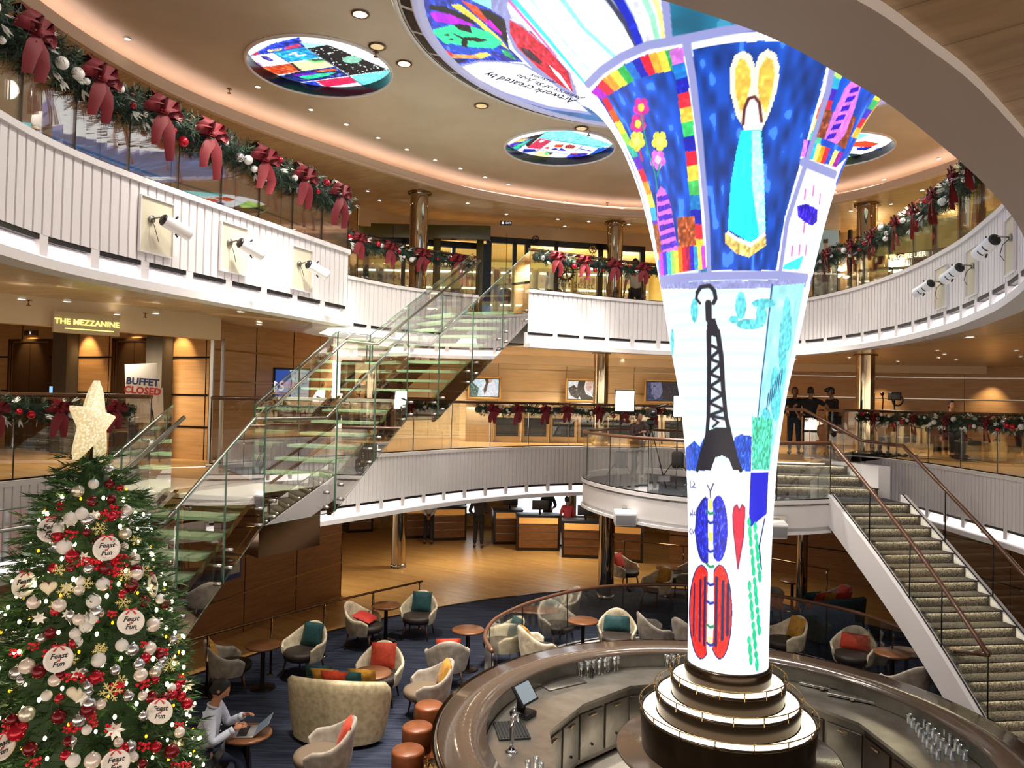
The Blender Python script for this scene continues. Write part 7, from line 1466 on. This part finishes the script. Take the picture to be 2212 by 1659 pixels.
def clock(x, y, D, R_, label):
    q = P(x, y, D=D); t = thing('wooden_clock', label, 'clock', q); M_ = Matrix.Rotation(PI/2, 3, 'X'); m = MB(); m.lathe([(0, .03), (R_*.8, .03), (R_*.86, .05), (R_, .045), (R_, 0), (0, 0)], n=32, M=M_); m.build('dial', mat('clock_wood', '#9a6238', .5, noise=(4, '#7f4c28', (1, 1, 6))), t)
    m = MB(); m.tube([(R_*.78*math.cos(a), -.045, R_*.78*math.sin(a)) for a in [2*PI*k/30 for k in range(30)]], .008, 5, True); m.build('ring', dark, t)
    for k in range(8): a = 2*PI*k/8; m = MB(); m.tube([(R_*.62*math.cos(a), -.04, R_*.62*math.sin(a)), (R_*.74*math.cos(a), -.04, R_*.74*math.sin(a))], .008, 4); m.build('hour_mark', dark, t)
    m = MB(); m.box((R_*.25, -.05, 0), (R_*.6, .012, .03)); m.build('hand', mat('clock_hand', '#d8b078', .4), t); m = MB(); m.tube([(0, 0, R_*.9), (0, 0, 8.5-q.z)], .006, 5); m.build('cord', dark, t)
clock(848, 547, 17.0, .21, 'round wooden clock in the shop window left of the stair head'); clock(1092, 640, 17.7, .19, 'round wooden clock low in the shop window behind the stair head')
def gear(x, y, D, R_, label, n=20, col=None):
    q = P(x, y, D=D); m = MB(); M_ = Matrix.Rotation(PI/2, 3, 'X'); m.lathe([(R_*.68, 0), (R_*.88, 0), (R_*.88, .03), (R_*.68, .03), (R_*.68, 0)], n=30, M=M_)
    for k in range(n): a = 2*PI*k/n; m.box((R_*.93*math.cos(a), -.015, R_*.93*math.sin(a)), (.05*R_/.2, .03, .025*R_/.2), M=Matrix.Rotation(-a, 3, 'Y'))
    for k in range(5): a = 2*PI*k/5; m.tube([(0, -.015, 0), (R_*.7*math.cos(a), -.015, R_*.7*math.sin(a))], .018*R_/.2, 5)
    o = m.build('gear_wheel', col or black); o.location = q; tag(o, label, 'decoration', 'gear wheels in the watch shop window')
gear(1222, 588, 18.2, .23, 'large black toothed gear wheel in the watch shop window'); gear(1157, 517, 18.1, .09, 'small black spoked wheel at the top of the watch shop window', 12); gear(1280, 540, 18.4, .10, 'small gold cog peeping above the garland in the watch shop window', 12, gold)
# right-hand top deck: poster and sign shop
q, W, H = rect_px(1757, 498, 1812, 640, 18.3); t = thing('wall_poster', 'tall framed advert of a standing figure on the top deck, right of the column', 'poster', q); m = MB(); m.rbox((0, 0, 0), (W+.06, .04, H+.06), 0, .01); m.build('frame', bronze, t)
nx, nz = 60, 150; cvs = Canvas(nz, nx, '#b4c4bc'); qq = S(cvs, nx, nz); qq([(.0, .6), (1, .5), (1, 1), (0, 1)], '#a8a08c', .2); qq([(.28, .3), (.62, .3), (.7, .55), (.62, .65), (.58, 1), (.3, 1), (.3, .6), (.2, .5)], '#8c8a74', .2); qq([(.36, .18), (.52, .17), (.54, .28), (.38, .29)], '#b88a70'); qq([(.34, .14), (.54, .13), (.54, .2), (.34, .2)], '#3a2418'); qq([(.32, .62), (.58, .62), (.56, 1), (.32, 1)], '#3c3a3c', .2)
V = np.zeros((nz, nx, 3)); V[..., 0] = np.linspace(-W/2, W/2, nx)[None]; V[..., 2] = np.linspace(H/2, -H/2, nz)[:, None]; V[..., 1] = -.022; grid_mesh('print', V, cvs.a, colourmat('poster_glow', .22), t)
text('lettering', 'UnderUnderArmour', .09, lw, frame((0, -.03, -.25), (1, 0, 0), (0, 0, 1)), t, .001)
c, W, H = rect_px(1908, 486, 2150, 640, 14.6); t = thing('storefront', 'boutique with a glowing name over a red stripe, right on the top deck', 'shop front', (8.6, 15.6, Z3), math.radians(-52))
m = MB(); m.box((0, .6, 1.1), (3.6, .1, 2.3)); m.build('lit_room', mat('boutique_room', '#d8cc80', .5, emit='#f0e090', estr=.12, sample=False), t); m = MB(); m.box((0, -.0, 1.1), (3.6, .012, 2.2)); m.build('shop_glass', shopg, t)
for k in range(5): m = MB(); m.box((-1.8+k*.9, 0, 1.1), (.07, .08, 2.2)); m.build('mullion', blackf, t)
m = MB(); m.box((0, .1, 1.40), (3.5, .1, .26)); m.build('sign_band', black, t); m = MB(); m.box((0, .1, 1.14), (3.5, .1, .12)); m.build('red_stripe', mat('red_stripe', '#8c2a24', .4), t); m = MB(); m.box((-.4, .3, .85), (1.6, .05, .3)); m.build('lit_screen', mat('boutique_screen', '#a8c4e8', .4, emit='#a8c8f0', estr=.25, sample=False), t)
text('lettering', 'TAG HEUER', .145, mat('sign_glow_white', '#ffffff', .4, emit='#fff8d0', estr=1.4), frame((-.52, -.06, 1.43), (1, 0, 0), (0, 0, 1)), t, .01)
lamp('POINT', (9.3, 16.3, 8.6), 14, (1, .9, .6), .04)
# jewellery counters on the middle deck
for k in range(8):
    x0 = 1005+k*60; q = P(x0+30, 960, D=20.9+.12*k); t = thing('display_counter', ['cream jewellery counter at the far left of the lit row under the middle garland', 'second lit jewellery counter from the left under the middle garland', 'third lit jewellery counter, with a dark front', 'fourth lit jewellery counter, bearing small silver lettering', 'lit jewellery counter left of the polished pillar', 'lit jewellery counter right of the polished pillar', 'lit jewellery counter behind the camera tripod', 'lit jewellery counter touching the column\'s left edge'][k], 'counter', (q.x, q.y, Z2), 0, 'jewellery counters')
    W = .74; m = MB(); m.rbox((0, 0, .45), (W, .5, .9), 0, .01); m.build('body', cream if k in (0,) else mat('counter_beige', '#c8b690', .45), t)
    if k > 0: m = MB(); m.box((0, -.255, .42), (W-.14, .02, .5)); m.build('front_panel', blackf, t)
    m = MB(); m.box((0, 0, 1.0), (W-.02, .48, .2)); m.build('glass_case', glass('case_glass', (.95, .95, .95), .08), t); m = MB(); m.box((0, -.1, .92), (W-.08, .2, .015)); m.build('lit_tray', mat('tray_glow', '#ffffff', .5, emit='#fff8e8', estr=2.0), t)
    if k in (0, 3): text('lettering', 'JOHN HARDY', .085, mat('silver_print', '#b8b8b8', .4), frame((0, -.27, .55), (1, 0, 0), (0, 0, 1)), t, .001)
# small lit shop seen through the stairs
c, W, H = rect_px(742, 783, 826, 850, 20.2); t = thing('shop_window', 'small lit shop window with a brown arch behind the glass stairs', 'shop window', c); m = MB(); m.box((0, .3, 0), (W, .05, H)); m.build('back', mat('window_glow', '#f0d8a8', .5, emit='#ffdca0', estr=.55, sample=False), t); m = MB()
m.tube([(W*.1+.26*math.cos(a), .2, -.25+.36*math.sin(a)) for a in [PI*k/10 for k in range(11)]], .06, 8); m.build('arch', mat('arch_brown', '#9a5a28', .5), t); m = MB()
for sx in (-1, 1): m.box((sx*W/2, 0, 0), (.05, .6, H))
m.box((0, 0, H/2), (W, .6, .05)); m.box((0, .1, -H/2-(c.z-H/2-Z2)/2), (W, .4, c.z-H/2-Z2)); m.build('surround', blackf, t); m = MB(); m.box((-W*.33, .1, 0), (W*.2, .05, H)); m.build('grey_shutter', mat('shutter_grey', '#5a6068', .5), t)
# ================================================================ RECEPTION DESKS
deskd = mat('desk_dark', '#20150f', .35); deskw = mat('desk_wood', '#7a4f2a', .35, noise=(4, '#643f20', (1, 1, 8))); deskl = mat('desk_lit_band', '#e0a860', .5, emit='#f0a850', estr=.12)
for i, (px, py, W) in enumerate(((905, 1163, 1.0), (970, 1168, 1.15), (1097, 1176, .95), (1162, 1190, 1.35), (1262, 1206, 1.35), (1345, 1214, 1.15), (778, 1150, .9))):
    q = P(px, py, z=0); d = (Vector((1.5, 13, 0))-q); d.z = 0; rz = math.atan2(d.y, d.x)+PI/2
    t = thing('reception_desk', ['reception desk partly behind the polished pillar', 'reception desk right of the man in the white shirt', 'reception desk beside the man in dark clothes', 'widest lit reception desk under the receptionist', 'reception desk at the right, beside the guest in red', 'reception desk half hidden by the round platform', 'dark curved cabinet at the far left of the reception'][i], 'desk', q, rz, 'reception desks')
    m = MB(); m.rbox((0, .3, .54), (W, .6, 1.08), 0, .01); m.build('carcass', deskd, t); m = MB(); m.box((0, -.01, .5), (W-.14, .03, .8)); m.build('front_panel', deskw, t); m = MB(); m.box((0, -.015, .93), (W-.14, .03, .18)); m.build('lit_band', deskl, t)
    for z in (.82, .60, .36): m = MB(); m.box((0, -.03, z), (W-.16, .012, .018)); m.build('metal_strip', steel, t)
    m = MB(); m.rbox((0, .28, 1.09), (W+.04, .64, .03), 0, .008); m.build('counter_top', black, t)
    if i in (2, 3, 4): tt = thing('desk_monitor', 'black monitor on the %s' % ['', '', 'desk beside the man in dark clothes', 'widest lit reception desk', 'desk beside the guest in red'][i], 'monitor', tuple(q+Vector((.05, .3, 1.105))), rz, 'monitors at reception'); m = MB(); m.rbox((0, 0, .27), (.5, .03, .3), 0, .01); m.build('panel', black, tt); m = MB(); m.tube([(0, .03, 0), (0, .03, .2)], .03, 8); m.build('stand', black, tt)
winm = mat('bright_window', '#ffffff', .5, emit='#e8f4ff', estr=1.3)
for i, (x0, x1, lab) in enumerate(((1008, 1030, 'bright window left of the man in dark clothes'), (1118, 1178, 'large bright window left of the receptionist'), (1182, 1228, 'bright window behind the receptionist'), (1245, 1262, 'narrow bright window at the platform edge'))):
    a, b = P(x0, 1085, D=27.2), P(x1, 1085, D=27.2); t = thing('window_%d' % (i+1), lab, 'window', ((a.x+b.x)/2, 27.2, 1.35)); t['kind'] = 'structure'; m = MB(); m.rbox((0, 0, 0), (b.x-a.x, .04, 1.5), 0, .1); m.build('pane', winm, t); m = MB(); m.rbox((0, .04, 0), (b.x-a.x+.14, .04, 1.64), 0, .1); m.build('frame', steel, t)
# framed notice on the curved wood wall
pth = cat([(-6.6, 12.2), (-5.53, 14.17), (-4.77, 16.02), (-3.91, 18.0)], .05); p, tg = min(((q_, t_) for q_, t_ in (at(pth, s_) for s_ in np.linspace(0, 6.4, 80))), key=lambda v: abs(PJ((v[0].x, v[0].y, 1.2))[0]-497)); rz = math.atan2(tg.y, tg.x)
t = thing('framed_notice', 'blue framed white notice on the curved wood wall behind the stairs', 'notice', (p.x+.04, p.y-.02, 1.45), rz); m = MB(); m.rbox((0, -.02, 0), (.5, .03, .66), 0, .004); m.build('frame', mat('notice_blue', '#2c3f74', .4), t); m = MB(); m.box((0, -.037, .03), (.42, .004, .52)); m.build('sheet', mat('notice_sheet', '#a8a294', .6), t)
# ================================================================ SPOTLIGHTS, SPEAKERS, FILM GEAR
boxm = mat('niche_cream', '#cfc9b4', .5)
def niche_light(path, px, py, zc, label, flip, W=.44, H=.56, group='stage spotlights on the balcony fronts'):
    best = min(np.linspace(0, length(path), 500), key=lambda s_: abs(PJ((at(path, s_)[0].x, at(path, s_)[0].y, zc))[0]-px)+abs(PJ((at(path, s_)[0].x, at(path, s_)[0].y, zc))[1]-py)); p, tg = at(path, best)
    n = Vector((-tg.y, tg.x, 0)); n = n if n.dot(CC-Vector((p.x, p.y, 0))) > 0 else -n; rz = math.atan2(-n.x, n.y)+PI
    t = thing('niche_panel', 'cream backing panel behind the '+label, 'panel', (p.x+n.x*.03, p.y+n.y*.03, zc), rz, 'cream panels on the balcony fronts'); m = MB(); m.box((0, 0, 0), (W, .02, H)); m.build('panel', boxm, t); m = MB()
    for sx in (-1, 1): m.box((sx*W/2, -.015, 0), (.012, .03, H))
    for sz in (-1, 1): m.box((0, -.015, sz*H/2), (W, .03, .012))
    m.build('edge', white, t)
    t = thing('stage_spotlight', label, 'spotlight', (p.x+n.x*.05, p.y+n.y*.05, zc), rz, group); f = flip; t.scale = (.78,)*3
    m = MB(); m.tube([(-.10*f, 0, .08), (-.09*f, -.12, .10), (-.02*f, -.19, .10)], .012, 6); m.lathe([(0, 0), (.05, 0), (.05, .02), (0, .02)], (-.10*f, 0, .08), 12, M=Matrix.Rotation(PI/2, 3, 'X')); m.build('bracket', steel, t)
    ax = Vector((.86*f, -.36, -.34)).normalized(); o0 = Vector((-.07*f, -.17, .07)); X = ax.orthogonal().normalized(); Y = ax.cross(X); M_ = Matrix((X, Y, ax)).transposed()
    m = MB(); m.lathe([(0, 0), (.07, 0), (.085, .02), (.088, .34), (.094, .35), (.094, .38), (.08, .385), (.06, .36), (0, .36)], o0, 24, M=M_); m.build('barrel', whiteg, t)
    m = MB(); m.lathe([(0, -.03), (.055, -.03), (.078, -.005), (.078, .012), (0, .012)], o0, 20, M=M_); m.build('rear_cap', black, t)
    for q_ in (.13, .24): m = MB(); m.lathe([(.0885, q_), (.0905, q_), (.0905, q_+.018), (.0885, q_+.018)], o0, 8, -.6, .5, M=M_); m.build('slot', black, t)
    for s_ in (-1, 1): e = o0+ax*.17+Vector((0, 0, s_*.10)); m = MB(); m.tube([e, e+Vector((.03*f, -.01, s_*.035))], .013, 6); m.build('clamp_knob', black, t)
    m = MB(); m.tube([(-.12*f, -.02, .06), (-.15*f, -.10, -.02), (-.12*f, -.12, -.14), (-.03*f, -.06, -.20)], .005, 5); m.build('cable', black, t)
niche_light(eA, 331, 487, 6.34, 'white stage spotlight nearest the picture\'s left edge', 1); niche_light(eA, 499, 540, 6.34, 'white stage spotlight in the middle of the left three', 1); niche_light(eA, 646, 582, 6.32, 'white stage spotlight at the right end of the left balcony', 1)
for px, py, l in ((2040, 632, 'white stage spotlight lowest on the right balcony front'), (2108, 590, 'middle stage spotlight on the right balcony front'), (2192, 528, 'stage spotlight nearest the picture\'s right edge')): niche_light(eC, px, py, 6.30, l, -1)
def speaker(x, y, z, path, label):
    best = min(np.linspace(0, length(path), 300), key=lambda s_: abs(PJ((at(path, s_)[0].x, at(path, s_)[0].y, z))[0]-x)); p, tg = at(path, best); q = P(x, y, D=p.y-.25); t = thing('wall_speaker', label, 'speaker', q, 0, 'box speakers on the platform front'); Mx = Matrix.Rotation(.25, 3, 'X'); m = MB(); m.rbox((0, 0, 0), (.40, .24, .26), 0, .02, Mx); m.build('cabinet', whiteg, t); m = MB(); m.rbox((0, -.121, -.035), (.37, .012, .20), 0, .006, Mx); m.build('grille', mat('grille_grey', '#8c8d92', .6), t)
    m = MB(); m.box((.12, .2, .03), (.3, .03, .34)); m.build('back_plate', steel, t); m = MB(); m.tube([(.22, 0, 0), (.24, .1, 0), (.22, .2, 0)], .02, 8); m.build('bracket', steel, t)
speaker(1350, 1118, 2.7, pe, 'white box speaker on the platform front left of the light column'); speaker(1672, 1143, 2.7, pe, 'white box speaker on the platform front, half behind the light column')
def tripod(t, h, sp, m_=None, R0=.012, z0=0):
    for k in range(3): a = 2*PI*k/3+.5; m = MB(); m.tube([(0, 0, h), (sp*math.cos(a), sp*math.sin(a), z0)], R0, 6); m.build('leg', m_ or black, t)
glow = mat('softbox_glow', '#ffffff', .5, emit='#fff8f2', estr=2.4)
for x, y, D, l in ((1342, 866, 15.3, 'black softbox video light on a stand with a sandbag, left on the platform'), (1466, 878, 15.6, 'second softbox video light, half hidden by the light column')):
    q = P(x, y, D=D); h = q.z-PZ_; t = thing('video_light', l, 'light', (q.x, q.y, PZ_), math.radians(-12), 'video lights on the platform'); Mx = Matrix.Rotation(math.radians(-8), 3, 'X'); m = MB(); m.box((.08, -.16, h), (.36, .015, .40), M=Mx); m.build('front_cloth', glow, t)
    m = MB(); A = [Vector((.08+sx*.20, -.15, h+sz*.22)) for sx, sz in ((-1, -1), (1, -1), (1, 1), (-1, 1))]; B_ = [Vector((-.04+sx*.07, .18, h+sz*.07)) for sx, sz in ((-1, -1), (1, -1), (1, 1), (-1, 1))]; m.add(A+B_, [(0, 1, 5, 4), (1, 2, 6, 5), (2, 3, 7, 6), (3, 0, 4, 7), (4, 5, 6, 7)]); m.build('hood', black, t)
    m = MB(); m.tube([(-.02, .1, .5), (-.02, .1, h)], .014, 8); m.build('pole', black, t)
    for k in range(3): a = 2*PI*k/3+.5; m = MB(); m.tube([(-.02, .1, .62), (-.02+.45*math.cos(a), .1+.45*math.sin(a), .01)], .011, 6); m.build('leg', black, t)
    m = MB(); m.rbox((0, .05, .55), (.24, .14, .34), .3, .05); m.build('sandbag', mat('sandbag', '#26282a', .9), t)
q = P(1405, 960, D=15.2); t = thing('camera_tripod', 'black camera tripod on the round platform before the operator', 'tripod', (q.x, q.y, PZ_)); tripod(t, 1.25, .42); m = MB(); m.rbox((0, 0, 1.32), (.14, .16, .14), 0, .03); m.build('head', black, t); m = MB(); m.rbox((.0, .0, 1.50), (.16, .34, .18), 0, .02); m.tube([(0, -.17, 1.5), (0, -.3, 1.5)], .05, 12); m.build('camera', black, t); m = MB(); m.tube([(.05, 0, 1.6), (.34, -.05, 1.68)], .022, 8); m.build('microphone', black, t)
q = P(1932, 880, D=18.8); t = thing('monitor_stand', 'camera rig with coiled cable on a stand behind the right garland', 'camera rig', (q.x, q.y, Z2)); m = MB(); m.tube([(0, 0, 0), (0, 0, 1.35)], .02, 8); m.build('pole', dark, t); m = MB(); m.rbox((0, 0, 1.45), (.26, .2, .2), 0, .02); m.build('camera', black, t); m = MB(); m.tube([(.08+.13*math.cos(a), 0, 1.35+.13*math.sin(a)) for a in [2*PI*k/16 for k in range(16)]], .022, 6, True); m.build('cable_coil', black, t); m = MB(); m.tube([(-.3, 0, .9), (-.28, 0, 1.35), (-.3, 0, 1.5)], .015, 6); m.ball((-.3, 0, 1.5), .05, 8); m.build('side_arm', dark, t)
for x, y, D, W, l, nm, mt in ((1958, 985, 18.6, .5, 'grey hard case with a small label behind the right rail', 'equipment_case', '#6e665a'), (1915, 985, 18.7, .3, 'dark wheeled cart behind the right rail beside the grey case', 'equipment_cart', '#1a1a1c'), (2090, 1000, 17.2, .5, 'black open case on the floor behind the right garland', 'equipment_case', '#17171a'), (2150, 985, 17.0, .4, 'tan folding chair back behind the right garland', 'folding_chair', '#8a7040')):
    q = P(x, y, D=D); t = thing(nm, l, 'case' if 'case' in nm else ('cart' if 'cart' in nm else 'chair'), (q.x, q.y, Z2), .2); m = MB(); m.rbox((0, 0, .24), (W, .26, .44), 0, .03); m.build('body', mat('case_'+mt[1:], mt, .5), t); m = MB(); m.tube([(-.08, -.02, .46), (-.06, -.02, .51), (.06, -.02, .51), (.08, -.02, .46)], .012, 6); m.build('handle', black, t)
    if mt == '#6e665a': m = MB(); m.box((-.03, -.14, .3), (.08, .01, .06)); m.build('label_patch', cream, t); m = MB(); m.box((-.03, -.14, .22), (.06, .01, .02)); m.build('red_patch', redg, t)
m = MB()
